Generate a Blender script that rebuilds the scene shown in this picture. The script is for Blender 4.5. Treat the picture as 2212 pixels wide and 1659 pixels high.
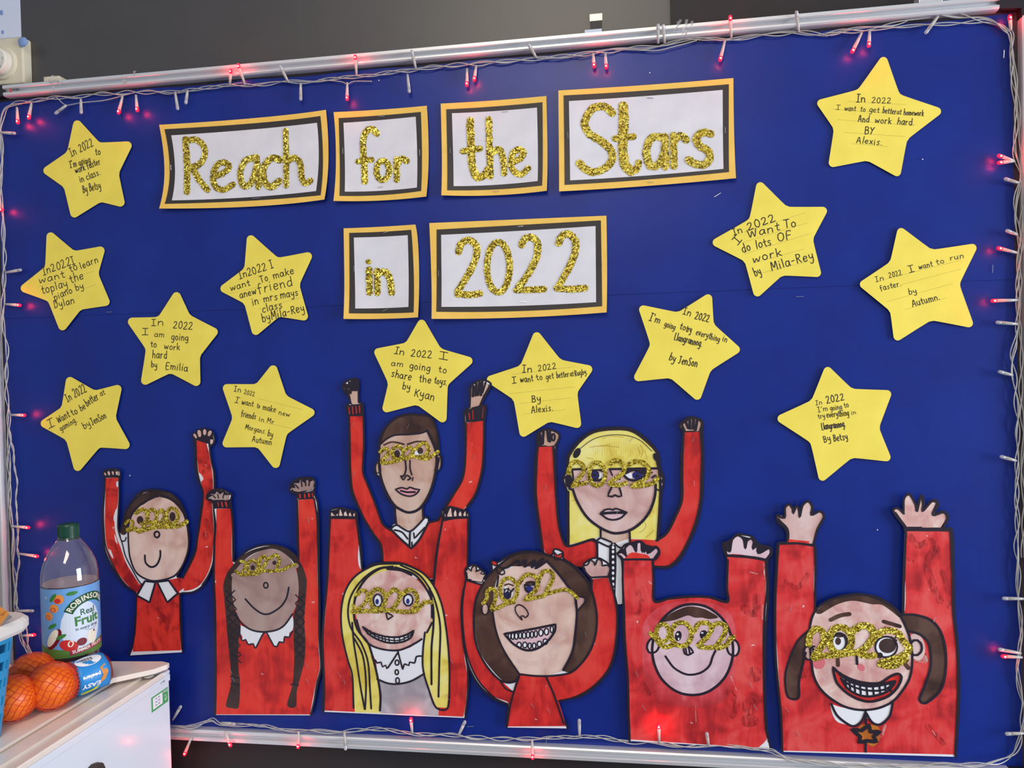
import bpy, bmesh, math, random
from mathutils import Vector, Matrix
from mathutils.geometry import tessellate_polygon
random.seed(7)
C=bpy.context.scene.collection
for o in list(bpy.data.objects): bpy.data.objects.remove(o)
scn=bpy.context.scene
# ------------------------------------------------------------------ camera
CAMROT=[[0.988182, 0.02181, 0.151722], [0.151289, 0.020332, -0.98828], [-0.024639, 0.999555, 0.016793]]
cd=bpy.data.cameras.new('camera'); cam=bpy.data.objects.new('camera',cd); C.objects.link(cam)
cd.sensor_width=36; cd.lens=36*1680/2212; cd.clip_start=.02
cam.matrix_world=Matrix.Translation((0.289,-1.31145,1.52))@Matrix(CAMROT).to_4x4()
scn.camera=cam
# ------------------------------------------------------------------ world, lamps, exposure
wd=bpy.data.worlds.new('room_light'); scn.world=wd; wd.use_nodes=True
wd.node_tree.nodes['Background'].inputs[0].default_value=(.80,.86,1,1)
wd.node_tree.nodes['Background'].inputs[1].default_value=.44
def area(name,loc,target,sx,sy,e,col):
    l=bpy.data.lights.new(name,'AREA'); l.shape='RECTANGLE'; l.size=sx; l.size_y=sy; l.energy=e; l.color=col
    o=bpy.data.objects.new(name,l); C.objects.link(o); o.location=loc
    o.rotation_euler=(Vector(target)-Vector(loc)).to_track_quat('-Z','Y').to_euler(); return o
area('ceiling_light_panel',(.05,-2.2,2.95),(.05,-2.15,0),.6,1.7,40,(1,.87,.68))
area('window_daylight',(3.4,-1.15,1.45),(-.3,-.1,1.2),1.4,1.7,110,(.86,.92,1))
scn.view_settings.view_transform='Standard'; scn.view_settings.look='None'
scn.view_settings.exposure=0; scn.view_settings.gamma=1; scn.view_settings.use_curve_mapping=False
# ------------------------------------------------------------------ materials
def s2l(c):
    return tuple((v/255/12.92 if v/255<=.04045 else ((v/255+.055)/1.055)**2.4) for v in c)+(1,)
MT={}
def mat(name,col,rough=.7,metal=0,spec=.5,col2=None,scale=40,stretch=(1,1,1),bump=0,trans=0,emit=0,detail=4,lo=.35,hi=.7,coat=0,alpha=1):
    m=bpy.data.materials.new(name); m.use_nodes=True; nt=m.node_tree; b=nt.nodes['Principled BSDF']
    b.inputs['Base Color'].default_value=s2l(col); b.inputs['Roughness'].default_value=rough
    b.inputs['Metallic'].default_value=metal; b.inputs['Specular IOR Level'].default_value=spec
    b.inputs['Transmission Weight'].default_value=trans; b.inputs['Coat Weight'].default_value=coat
    b.inputs['Alpha'].default_value=alpha
    if emit: b.inputs['Emission Color'].default_value=s2l(col); b.inputs['Emission Strength'].default_value=emit
    if col2 or bump:
        tc=nt.nodes.new('ShaderNodeTexCoord'); mp=nt.nodes.new('ShaderNodeMapping'); mp.inputs['Scale'].default_value=stretch
        nt.links.new(tc.outputs['Object'],mp.inputs[0])
        n=nt.nodes.new('ShaderNodeTexNoise'); n.inputs['Scale'].default_value=scale; n.inputs['Detail'].default_value=detail
        nt.links.new(mp.outputs[0],n.inputs['Vector'])
        if col2:
            r=nt.nodes.new('ShaderNodeValToRGB'); r.color_ramp.elements[0].position=lo; r.color_ramp.elements[1].position=hi
            r.color_ramp.elements[0].color=s2l(col2); r.color_ramp.elements[1].color=s2l(col)
            nt.links.new(n.outputs[0],r.inputs[0]); nt.links.new(r.outputs[0],b.inputs['Base Color'])
        if bump:
            bp=nt.nodes.new('ShaderNodeBump'); bp.inputs['Strength'].default_value=bump; bp.inputs['Distance'].default_value=.001
            nt.links.new(n.outputs[0],bp.inputs['Height']); nt.links.new(bp.outputs[0],b.inputs['Normal'])
    MT[name]=m; return m
def paint(name,c1,c2,c3=None,white=True,rot=.5,sc=1.0,streak=None):
    if streak is None: streak=.32 if white else .14
    blot=1.02-streak
    """poster paint: brush streaks, darker pools, a few bare flecks of paper"""
    m=bpy.data.materials.new(name); m.use_nodes=True; nt=m.node_tree; b=nt.nodes['Principled BSDF']; L=nt.links.new
    b.inputs['Roughness'].default_value=.5; b.inputs['Specular IOR Level'].default_value=.35
    tc=nt.nodes.new('ShaderNodeTexCoord')
    mp=nt.nodes.new('ShaderNodeMapping'); mp.inputs['Rotation'].default_value=(0,rot,0); mp.inputs['Scale'].default_value=(42*sc,1,10*sc); L(tc.outputs['Object'],mp.inputs[0])
    n1=nt.nodes.new('ShaderNodeTexNoise'); n1.inputs['Scale'].default_value=1.4; n1.inputs['Detail'].default_value=5; n1.inputs['Distortion'].default_value=1.2; L(mp.outputs[0],n1.inputs[0])
    n2=nt.nodes.new('ShaderNodeTexNoise'); n2.inputs['Scale'].default_value=17*sc; n2.inputs['Detail'].default_value=3; n2.inputs['Distortion'].default_value=.9; L(tc.outputs['Object'],n2.inputs[0])
    a=nt.nodes.new('ShaderNodeMath'); a.operation='MULTIPLY_ADD'; a.inputs[1].default_value=streak; L(n1.outputs[0],a.inputs[0])
    h=nt.nodes.new('ShaderNodeMath'); h.operation='MULTIPLY'; h.inputs[1].default_value=blot; L(n2.outputs[0],h.inputs[0]); L(h.outputs[0],a.inputs[2])
    r=nt.nodes.new('ShaderNodeValToRGB'); e=r.color_ramp.elements
    e[0].position=.37; e[0].color=s2l(c2); e[1].position=.50; e[1].color=s2l(c1)
    if c3: q=e.new(.64); q.color=s2l(c3)
    L(a.outputs[0],r.inputs[0]); out=r.outputs[0]
    if white:
        n3=nt.nodes.new('ShaderNodeTexNoise'); n3.inputs['Scale'].default_value=60; n3.inputs['Detail'].default_value=5; L(tc.outputs['Object'],n3.inputs[0])
        r3=nt.nodes.new('ShaderNodeValToRGB'); r3.color_ramp.elements[0].position=.70; r3.color_ramp.elements[1].position=.74; L(n3.outputs[0],r3.inputs[0])
        mx=nt.nodes.new('ShaderNodeMixRGB'); L(r3.outputs[0],mx.inputs[0]); L(out,mx.inputs[1]); mx.inputs[2].default_value=s2l((225,200,200)); out=mx.outputs[0]
    L(out,b.inputs['Base Color'])
    bp=nt.nodes.new('ShaderNodeBump'); bp.inputs['Strength'].default_value=.15; bp.inputs['Distance'].default_value=.0005; L(n1.outputs[0],bp.inputs['Height']); L(bp.outputs[0],b.inputs['Normal'])
    MT[name]=m
def glitter(name,sc,bright):
    m=bpy.data.materials.new(name); m.use_nodes=True; nt=m.node_tree; b=nt.nodes['Principled BSDF']; L=nt.links.new
    tc=nt.nodes.new('ShaderNodeTexCoord'); v=nt.nodes.new('ShaderNodeTexVoronoi'); v.inputs['Scale'].default_value=sc; L(tc.outputs['Object'],v.inputs['Vector'])
    sp=nt.nodes.new('ShaderNodeSeparateColor'); L(v.outputs['Color'],sp.inputs[0])
    r=nt.nodes.new('ShaderNodeValToRGB'); e=r.color_ramp.elements
    e[0].position=0; e[0].color=s2l((88,72,8)); e[1].position=.42; e[1].color=s2l((164,138,26)); q=e.new(.74); q.color=s2l((212,186,54)); q=e.new(.93); q.color=s2l(bright)
    L(sp.outputs[0],r.inputs[0]); L(r.outputs[0],b.inputs['Base Color'])
    b.inputs['Metallic'].default_value=.35; b.inputs['Roughness'].default_value=.35
    ge=nt.nodes.new('ShaderNodeNewGeometry')
    mx=nt.nodes.new('ShaderNodeVectorMath'); mx.operation='SUBTRACT'; L(v.outputs['Color'],mx.inputs[0]); mx.inputs[1].default_value=(.5,.5,.5)
    ms=nt.nodes.new('ShaderNodeVectorMath'); ms.operation='SCALE'; ms.inputs['Scale'].default_value=.62; L(mx.outputs[0],ms.inputs[0])
    ad=nt.nodes.new('ShaderNodeVectorMath'); ad.operation='ADD'; L(ge.outputs['Normal'],ad.inputs[0]); L(ms.outputs[0],ad.inputs[1])
    no=nt.nodes.new('ShaderNodeVectorMath'); no.operation='NORMALIZE'; L(ad.outputs[0],no.inputs[0]); L(no.outputs[0],b.inputs['Normal'])
    MT[name]=m
mat('paper',(228,228,236),.75,spec=.3)
mat('card_white',(232,230,236),.6,spec=.3,col2=(222,220,228),scale=25)
mat('card_yellow',(252,208,104),.6,spec=.35,col2=(246,198,92),scale=30)
mat('card_black',(52,48,48),.5,spec=.4)
mat('star_yellow',(252,232,98),.6,spec=.3,col2=(243,222,90),scale=22)
mat('ink',(40,34,30),.6); mat('pencil',(175,160,70),.8)
mat('marker',(30,20,38),.42,spec=.5)
paint('red_a',(222,50,40),(178,30,30),(230,66,50)); paint('red_b',(216,46,42),(172,30,32),(226,66,58),rot=-.4)
paint('red_c',(216,48,38),(150,22,26),(226,62,48),rot=-.8,sc=1.3); paint('red_d',(218,50,52),(165,32,38),(228,84,82),rot=.35)
paint('red_pale',(214,72,80),(198,50,58),(226,110,120))
paint('skin_tan',(205,168,150),(190,150,134),(216,188,174),False); paint('skin_light',(222,188,176),(204,160,148),(234,206,194),False)
paint('skin_pink',(222,180,172),(206,150,146),(236,212,204),False,sc=1.5); paint('skin_rose',(212,174,168),(196,152,148),(224,196,192),False)
paint('skin_grey',(172,142,136),(156,126,120),(182,156,148),False); paint('skin_lilac',(216,182,192),(200,162,176),(228,204,212),False)
paint('brown',(76,50,42),(56,36,32),(94,68,58),False); paint('brown_dark',(62,44,42),(46,32,32),(76,56,52),False)
paint('hair_yellow',(236,222,112),(220,196,80),(240,232,150),False,rot=.05)
paint('grey_paint',(172,168,176),(156,152,160),(196,192,200),False)
paint('orange_paint',(205,125,40),(180,100,30),(215,150,80),False)
mat('red_wash',(140,26,34),.5,alpha=.3); mat('pale_wash',(240,214,208),.5,alpha=.35); mat('ochre',(196,160,60),.6,alpha=.6); mat('white',(236,238,244),.6); mat('pink',(228,160,170),.5); mat('pink_pale',(226,190,200),.5); mat('blush',(215,110,120),.6)
mat('ink_blue',(34,40,120),.5); mat('metal',(215,215,220),.25,metal=1)
glitter('glitter',560,(240,228,100)); glitter('glitter_letter',520,(252,244,120))
mat('board_blue',(9,42,138),.37,spec=.38,col2=(8,36,126),scale=9,bump=.12)
mat('board_core',(60,50,60),.8)
mat('aluminium',(226,227,230),.42,metal=.55); mat('black_plastic',(30,28,32),.4)
mat('black_paper',(56,52,52),.46,spec=1.0,col2=(52,49,49),scale=12,bump=.15); mat('black_paper_dark',(46,41,42),.62,spec=.4,col2=(42,38,38),scale=12)
mat('wall_grey',(150,154,166),.8,col2=(140,144,156),scale=30,bump=.2)
mat('floor_vinyl',(120,122,128),.5,col2=(105,107,112),scale=60)
mat('notice',(214,222,240),.7); mat('blue_tack',(128,155,205),.8); mat('cream_plastic',(222,214,190),.35,col2=(214,204,180),scale=30); mat('cream_dial',(228,224,212),.3)
mat('grey_mark',(110,108,104),.6)
mat('enamel',(226,234,244),.22,spec=.5,coat=.3); mat('enamel_top_reflect',(240,230,222),.32,col2=(234,222,212),scale=30,coat=.3); mat('gasket',(196,184,160),.6); mat('dark_gap',(60,50,45),.7)  # freezer top enamel: warm reflected light put into its cream colour
mat('clear_pvc',(232,230,224),.18,trans=.5,spec=.6); mat('clear_cap',(235,235,240),.12,trans=.6,spec=.7)
mat('led_red',(255,10,34),.3,emit=4.5); mat('led_core',(255,150,110),.3,emit=9); mat('led_dim',(230,90,100),.3,emit=.35)
mat('pet',(250,250,252),.03,trans=.97,spec=.5); mat('squash',(120,12,28),.12,trans=.35,spec=.5); mat('foam',(206,184,186),.4)
mat('cap_green',(3,66,48),.35,bump=0)
for n,c in dict(label_sky=(110,165,225),label_pale=(215,228,245),label_grass=(88,130,60),label_green=(20,84,52),label_magenta=(165,38,80),label_apricot=(235,150,70),label_red=(205,50,48),label_cream=(240,232,214),label_grey=(90,100,115),label_leaf=(60,130,60),label_darkred=(120,22,34),tag_blue=(40,140,215),tag_white=(240,242,248),tag_lime=(200,215,60),tag_dark=(70,70,95),sticker_green=(80,165,95),bread=(178,128,92),tape_orange=(214,140,62)).items(): mat(n,c,.4,spec=.4)
MT['label_sky'].node_tree.nodes['Principled BSDF'].inputs['Coat Weight'].default_value=.3
mat('net_red',(214,66,34),.5); mat('orange_peel',(245,120,18),.38,col2=(232,98,10),scale=60,bump=.35,spec=.5); mat('stalk',(110,105,45),.7)
mat('net_shade',(150,30,40),.5,spec=.4,alpha=.55)
mat('basket_blue',(30,150,205),.4); mat('basket_rim',(222,220,216),.4); mat('cellophane',(240,236,232),.1,trans=.8,spec=.7,bump=.6,scale=50)
mat('tape_glitter',(200,195,180),.3,metal=.6,col2=(150,145,120),scale=900); 
def fade(name,r0,r1):
    """thin wash that breaks up towards its rim"""
    nt=MT[name].node_tree; L=nt.links.new; b=nt.nodes['Principled BSDF']
    tc=nt.nodes.new('ShaderNodeTexCoord'); sp=nt.nodes.new('ShaderNodeVectorMath'); sp.operation='LENGTH'
    mv=nt.nodes.new('ShaderNodeVectorMath'); mv.operation='SUBTRACT'; mv.inputs[1].default_value=(-.006,0,.0); L(tc.outputs['Object'],mv.inputs[0]); L(mv.outputs[0],sp.inputs[0])
    n=nt.nodes.new('ShaderNodeTexNoise'); n.inputs['Scale'].default_value=22; n.inputs['Detail'].default_value=6; L(tc.outputs['Object'],n.inputs[0])
    m=nt.nodes.new('ShaderNodeMath'); m.operation='MULTIPLY_ADD'; m.inputs[1].default_value=.07; L(n.outputs[0],m.inputs[0]); L(sp.outputs['Value'],m.inputs[2])
    mr=nt.nodes.new('ShaderNodeMapRange'); mr.inputs['From Min'].default_value=r1; mr.inputs['From Max'].default_value=r0; L(m.outputs[0],mr.inputs[0]); L(mr.outputs[0],b.inputs['Alpha'])
fade('red_pale',.125,.165)
def patchy(name,top):
    nt=MT[name].node_tree; L=nt.links.new; b=nt.nodes['Principled BSDF']
    tc=nt.nodes.new('ShaderNodeTexCoord'); mp=nt.nodes.new('ShaderNodeMapping'); mp.inputs['Rotation'].default_value=(0,.7,0); mp.inputs['Scale'].default_value=(120,1,38); L(tc.outputs['Object'],mp.inputs[0])
    n=nt.nodes.new('ShaderNodeTexNoise'); n.inputs['Scale'].default_value=1.6; n.inputs['Detail'].default_value=5; n.inputs['Distortion'].default_value=1; L(mp.outputs[0],n.inputs[0])
    mr=nt.nodes.new('ShaderNodeMapRange'); mr.inputs['From Min'].default_value=.38; mr.inputs['From Max'].default_value=.68; mr.inputs['To Max'].default_value=top; L(n.outputs[0],mr.inputs[0]); L(mr.outputs[0],b.inputs['Alpha'])
patchy('red_wash',.5); patchy('pale_wash',.6)
# ------------------------------------------------------------------ mesh helpers
def mkobj(name,verts,faces,m,parent=None,smooth=False,loc=None):
    me=bpy.data.meshes.new(name); me.from_pydata([tuple(v) for v in verts],[],faces); me.validate()
    if smooth: me.polygons.foreach_set('use_smooth',[True]*len(me.polygons))
    if isinstance(m,(list,tuple)):
        for q in m: me.materials.append(MT[q])
    else: me.materials.append(MT[m])
    o=bpy.data.objects.new(name,me); C.objects.link(o)
    if parent: o.parent=parent
    if loc is not None: o.location=loc
    me.update(); return o
def thing(name,label,cat,loc=(0,0,0),group=None):
    o=bpy.data.objects.new(name,None); C.objects.link(o); o.location=loc; o.empty_display_size=.02
    tag(o,label,cat,group); return o
def tag(o,label=None,cat=None,group=None,kind=None):
    for k,v in (('label',label),('category',cat),('group',group),('kind',kind)):
        if v: o[k]=v
    return o
class MB:
    def __init__(s): s.v=[]; s.f=[]
    def add(s,v,f):
        n=len(s.v); s.v+= [Vector(q) for q in v]; s.f+=[tuple(i+n for i in q) for q in f]; return s
    def box(s,a,b):
        (x0,y0,z0),(x1,y1,z1)=a,b
        return s.add([(x0,y0,z0),(x1,y0,z0),(x1,y1,z0),(x0,y1,z0),(x0,y0,z1),(x1,y0,z1),(x1,y1,z1),(x0,y1,z1)],[(0,3,2,1),(4,5,6,7),(0,1,5,4),(1,2,6,5),(2,3,7,6),(3,0,4,7)])
    def prism(s,poly,z0,z1,ax=2):
        n=len(poly); V=[]
        for z in (z0,z1):
            for p in poly:
                V.append((p[0],p[1],z) if ax==2 else ((z,p[0],p[1]) if ax==0 else (p[0],z,p[1])))
        F=[tuple(range(n))[::-1],tuple(range(n,2*n))]+[(i,(i+1)%n,(i+1)%n+n,i+n) for i in range(n)]
        return s.add(V,F)
    def lathe(s,prof,seg=32,c=(0,0,0),cap=True):
        V=[];F=[]
        for r,z in prof:
            for k in range(seg):
                a=k*math.tau/seg; V.append((c[0]+r*math.cos(a),c[1]+r*math.sin(a),c[2]+z))
        for i in range(len(prof)-1):
            for k in range(seg):
                k2=(k+1)%seg; F.append((i*seg+k,i*seg+k2,(i+1)*seg+k2,(i+1)*seg+k))
        if cap: F.append(tuple(range(seg))[::-1]); F.append(tuple((len(prof)-1)*seg+k for k in range(seg)))
        return s.add(V,F)
    def tube(s,pts,r,seg=6,closed=False,r1=None):
        pts=[Vector(p) for p in pts]; n=len(pts); V=[];F=[]
        up=Vector((0,-1,0)); 
        for i,p in enumerate(pts):
            t=(pts[(i+1)%n] if (closed or i<n-1) else p)-(pts[i-1] if (closed or i>0) else p)
            if t.length<1e-9: t=Vector((0,0,1))
            t.normalize(); a=t.cross(up)
            if a.length<1e-3: a=t.cross(Vector((1,0,0)))
            a.normalize(); b=t.cross(a); rr=r if r1 is None else r+(r1-r)*i/(n-1)
            for k in range(seg):
                q=k*math.tau/seg; V.append(p+a*rr*math.cos(q)+b*rr*math.sin(q))
        m=n if closed else n-1
        for i in range(m):
            j=(i+1)%n
            for k in range(seg): F.append((i*seg+k,i*seg+(k+1)%seg,j*seg+(k+1)%seg,j*seg+k))
        if not closed: F.append(tuple(range(seg))[::-1]); F.append(tuple((n-1)*seg+k for k in range(seg)))
        return s.add(V,F)
    def sph(s,c,r,seg=14,rings=9,sc=(1,1,1),lump=0):
        V=[];F=[]
        for i in range(rings+1):
            t=math.pi*i/rings
            for k in range(seg):
                a=k*math.tau/seg; q=1+lump*math.sin(3*a+t*4)*math.sin(t)
                V.append((c[0]+r*q*sc[0]*math.sin(t)*math.cos(a),c[1]+r*q*sc[1]*math.sin(t)*math.sin(a),c[2]+r*sc[2]*q*math.cos(t)))
        for i in range(rings):
            for k in range(seg): F.append((i*seg+k,(i+1)*seg+k,(i+1)*seg+(k+1)%seg,i*seg+(k+1)%seg))
        return s.add(V,F)
    def xf(s,M): s.v=[M@v for v in s.v]; return s
    def obj(s,name,m,parent=None,smooth=False,bevel=0,loc=None):
        o=mkobj(name,s.v,s.f,m,parent,smooth,loc)
        if bevel:
            b=o.modifiers.new('b','BEVEL'); b.width=bevel; b.segments=2; b.limit_method='ANGLE'; b.angle_limit=.6
        return o
def smoothpath(pts,corners,closed,res):
    """Catmull-Rom through 2-D points; indices in corners stay sharp"""
    n=len(pts); out=[]; cs=set(corners)
    segs=n if closed else n-1
    for i in range(segs):
        p1=pts[i]; p2=pts[(i+1)%n]
        p0=pts[i-1] if (closed or i>0) else p1
        p3=pts[(i+2)%n] if (closed or i+2<n) else p2
        if i in cs: p0=p1
        if (i+1)%n in cs: p3=p2
        L=math.dist(p1,p2); k=max(1,min(14,int(L/res)))
        # limit tangents (centripetal-like) to avoid loops
        def tan(a,b,c):
            t=((c[0]-a[0])*.5,(c[1]-a[1])*.5); l=math.hypot(*t)
            q=min(1,L/l) if l>1e-9 else 0
            return (t[0]*q,t[1]*q)
        m1=tan(p0,p1,p2); m2=tan(p1,p2,p3)
        for j in range(k):
            t=j/k; h1=2*t**3-3*t*t+1; h2=t**3-2*t*t+t; h3=-2*t**3+3*t*t; h4=t**3-t*t
            out.append((h1*p1[0]+h2*m1[0]+h3*p2[0]+h4*m2[0],h1*p1[1]+h2*m1[1]+h3*p2[1]+h4*m2[1]))
    if not closed: out.append(pts[-1])
    return out
def ribbon(path,w,closed,jag=0):
    """2-D ribbon with round ends"""
    n=len(path); V=[];F=[]
    if n<2: return V,F
    for i in range(n):
        a=path[i-1] if (closed or i>0) else path[i]; b=path[(i+1)%n] if (closed or i<n-1) else path[i]
        dx,dy=b[0]-a[0],b[1]-a[1]; l=math.hypot(dx,dy) or 1; nx,ny=-dy/l,dx/l
        w1=w/2*(1+jag*random.uniform(-1,1)); w2=w/2*(1+jag*random.uniform(-1,1))
        V+= [(path[i][0]+nx*w1,path[i][1]+ny*w1),(path[i][0]-nx*w2,path[i][1]-ny*w2)]
    m=n if closed else n-1
    for i in range(m):
        j=(i+1)%n; F.append((2*i,2*i+1,2*j+1,2*j))
    if not closed:
        for end in (0,1):
            p=path[-1] if end else path[0]; q=path[-2] if end else path[1]
            a0=math.atan2(p[1]-q[1],p[0]-q[0]); b=len(V); V.append(p)
            K=5
            for k in range(K+1):
                a=a0-math.pi/2+math.pi*k/K; V.append((p[0]+w/2*math.cos(a),p[1]+w/2*math.sin(a)))
            F+=[(b,b+1+k,b+2+k) for k in range(K)]
    return V,F
# single-stroke handwriting, cap height 8, baseline 0
GL={'a':(5,'4.2,4.6 2.2,5 .6,3.2 .8,.8 2.4,.2 3.8,1.6 4.4,4.8/4.4,4.8 4.4,1.2 5,.2'),'b':(5,'.8,8.5 .8,.4/.8,3.4 2.6,5 4.4,3.6 4.2,1 2.4,.1 .8,1'),'c':(4.4,'4,4.2 2.4,5 .8,3.6 .8,1.4 2.4,.1 4,.9'),'d':(5.2,'4.3,4.2 2.4,4.9 .8,3.4 .8,1.2 2.4,.1 4.2,1.6/4.4,8.5 4.4,.2'),'e':(4.8,'.8,2.6 4.2,3 3.8,4.6 2.2,5 .8,3.4 .8,1.2 2.4,.1 4.2,1'),'f':(4,'3.8,7.8 2.6,8.3 1.6,7 1.6,-.6/.2,4.6 3.4,4.8'),'g':(5,'4.2,4.4 2.2,5 .6,3.2 .9,1 2.4,.5 4.2,2/4.4,4.8 4.4,-1.6 2.8,-3 1,-2.2'),'h':(5,'.8,8.5 .8,.2/.8,3 2.6,4.9 4.2,3.8 4.3,.2'),'i':(2.2,'1,4.8 1.1,.2/1,6.6 1.1,6.9'),'j':(2.6,'1.6,4.8 1.5,-2 .2,-2.8'),'k':(4.8,'.8,8.5 .8,.2/4,5 .9,2.2/1.8,2.9 4.4,.1'),'l':(2,'1,8.4 1.1,.2'),'m':(7.2,'.7,4.9 .8,.2/.8,3.2 2.4,4.9 3.6,4 3.7,.2/3.7,3.2 5.2,4.9 6.5,3.9 6.6,.2'),'n':(5,'.8,4.9 .8,.2/.8,3 2.6,4.9 4.2,3.8 4.3,.2'),'o':(4.8,'2.6,5 .9,4 .7,1.4 2.2,.1 4,1 4.2,3.6 2.6,5'),'p':(5,'.8,4.9 .8,-3/.8,3.4 2.6,5 4.4,3.6 4.2,1 2.4,.1 .8,1'),'r':(3.8,'.8,4.9 .8,.2/.8,2.8 2,4.7 3.5,4.7'),'s':(4.2,'3.7,4.4 2.2,5 .9,4 2.2,2.7 3.6,1.4 2.2,.1 .6,.7'),'t':(3.6,'1.8,7.4 1.8,1 2.8,.2 3.6,.7/.2,5 3.4,5.1'),'u':(5,'.7,4.9 .8,1.2 2.2,.1 4,1.4 4.2,4.9/4.2,4.9 4.4,.2'),'v':(4.6,'.5,4.9 2.2,.2 4.2,4.9'),'w':(6.6,'.5,4.8 1.5,.3 3.2,4 4.6,.3 6.2,4.9'),'x':(4.4,'.6,4.9 4,.2/4,4.9 .5,.2'),'y':(4.8,'.6,4.9 .9,2.2 2.4,1.6 4.2,3/4.2,4.9 4,-1.4 2.4,-3 .8,-2.2'),'I':(3.6,'.3,8 3.5,8/1.9,8 1.9,.2/.2,.1 3.6,.2'),"'":(1.6,'1,8.6 .7,6.8'),'.':(1.8,'.8,.3 1,.4'),'-':(4,'.6,3.2 3.4,3.6'),
'W':(7.4,'.4,8 1.8,.3 3.8,6 5.4,.3 7,8'),'T':(5.6,'.2,8 5.4,8/2.8,8 2.8,.2'),'M':(7,'.6,.2 1.2,8 3.4,2.6 5.6,8 6.4,.2'),'A':(6,'.4,.2 3,8 5.4,.2/1.2,3 4.8,3'),'B':(5.2,'.8,8 .8,.2/.8,8 3.6,7.6 3.8,5 .9,4.4/.9,4.4 4.2,3.8 4.4,1 .8,.2'),'D':(5.6,'.8,8 .8,.2/.8,8 4,7 4.8,4 3.8,1 .8,.2'),'E':(5,'4.4,8 .8,8 .8,.2 4.4,.2/.8,4.2 3.8,4.2'),'F':(4.8,'4.4,8 .8,8 .8,.2/.8,4.4 3.8,4.4'),'J':(5,'1,8 4.6,8/3,8 2.9,1.4 1.6,.1 .4,1'),'K':(5.4,'.8,8 .8,.2/4.8,8 .9,3.6/1.8,4.6 5,.2'),'L':(4.4,'.8,8.4 .7,1 1.6,.2 4,.4'),'O':(6,'3.2,8 1,6.4 .8,2 3,.1 5.2,2 5.2,6.4 3.2,8'),'R':(5.4,'.8,8 .8,.2/.8,8 3.8,7.8 4.2,5.4 .9,4.2/1.8,4.3 4.8,.2'),'S':(5.2,'4.6,7.2 2.8,8.2 1,6.6 2.6,4.4 4.4,2.4 2.8,.1 .5,1'),'Y':(5,'.4,8 2.6,4.4/4.8,8 2.6,4.4 1.2,.2'),
'0':(5,'2.6,8 .9,6 .8,2 2.5,.1 4.3,2 4.3,6 2.6,8'),'2':(5,'.7,6.4 1.6,7.8 3.4,7.8 4,6 2.6,3 .5,.3 4.7,.5'),'1':(3,'.6,6.4 1.8,8 1.8,.2'),'3':(4.6,'.7,7.2 2.6,8 4,6.4 2,4.4 4.2,3 3.4,.6 .6,.6')}
def handwriting(lines,d):
    V=[];F=[];k=0
    for x0,z0,x1,z1,h,s in lines:
        x0,z0,x1,z1,h=[v*1e-4 for v in (x0,z0,x1,z1,h)]
        adv=sum((GL[c][0]+1.3) if c!=' ' else 4 for c in s)-1.3
        L=math.hypot(x1-x0,z1-z0); u=((x1-x0)/L,(z1-z0)/L); nrm=(-u[1],u[0]); sx=L/adv; sy=h/7.8; cx=0
        # letters stay upright-ish
        for c in s:
            if c==' ': cx+=4; continue
            w,st=GL[c]; jz=random.uniform(-.35,.35); js=random.uniform(.92,1.08); sl=random.uniform(-.06,.10)
            for stroke in st.split('/'):
                p=[]
                for q in stroke.split():
                    a,b=map(float,q.split(',')); b=b*js+jz; a=a+b*sl+random.uniform(-.12,.12)
                    p.append((x0+u[0]*(cx+a)*sx+nrm[0]*b*sy,z0+u[1]*(cx+a)*sx+nrm[1]*b*sy))
                pa=smoothpath(p,[],False,.0012); v,f=ribbon(pa,min(.0015,.125*h),False); n=len(V); k+=1
                dd=(d+.002*(k%12))*1e-3
                V+=[(a,-dd,b) for a,b in v]; F+=[tuple(i+n for i in q) for q in f]
            cx+=w+1.3
    return V,F
def liftf(c,x,z):
    if c is None: return 0
    u=(x-c[0])/c[2]; v=(z-c[1])/c[3]
    return c[4]*max(0,-v)**2*(.5+.5*min(1,u*u))+c[5]*min(1,u*u)
def poly_mesh(pts,y):
    tri=tessellate_polygon([[Vector((a,b,0)) for a,b in pts]])
    V=[(a,y,b) for a,b in pts]; F=[]
    for t in tri:
        a,b,c=[pts[i] for i in t]
        ar=(b[0]-a[0])*(c[1]-a[1])-(b[1]-a[1])*(c[0]-a[0])
        F.append(tuple(t) if ar>0 else (t[0],t[2],t[1]))
    return V,F
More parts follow.
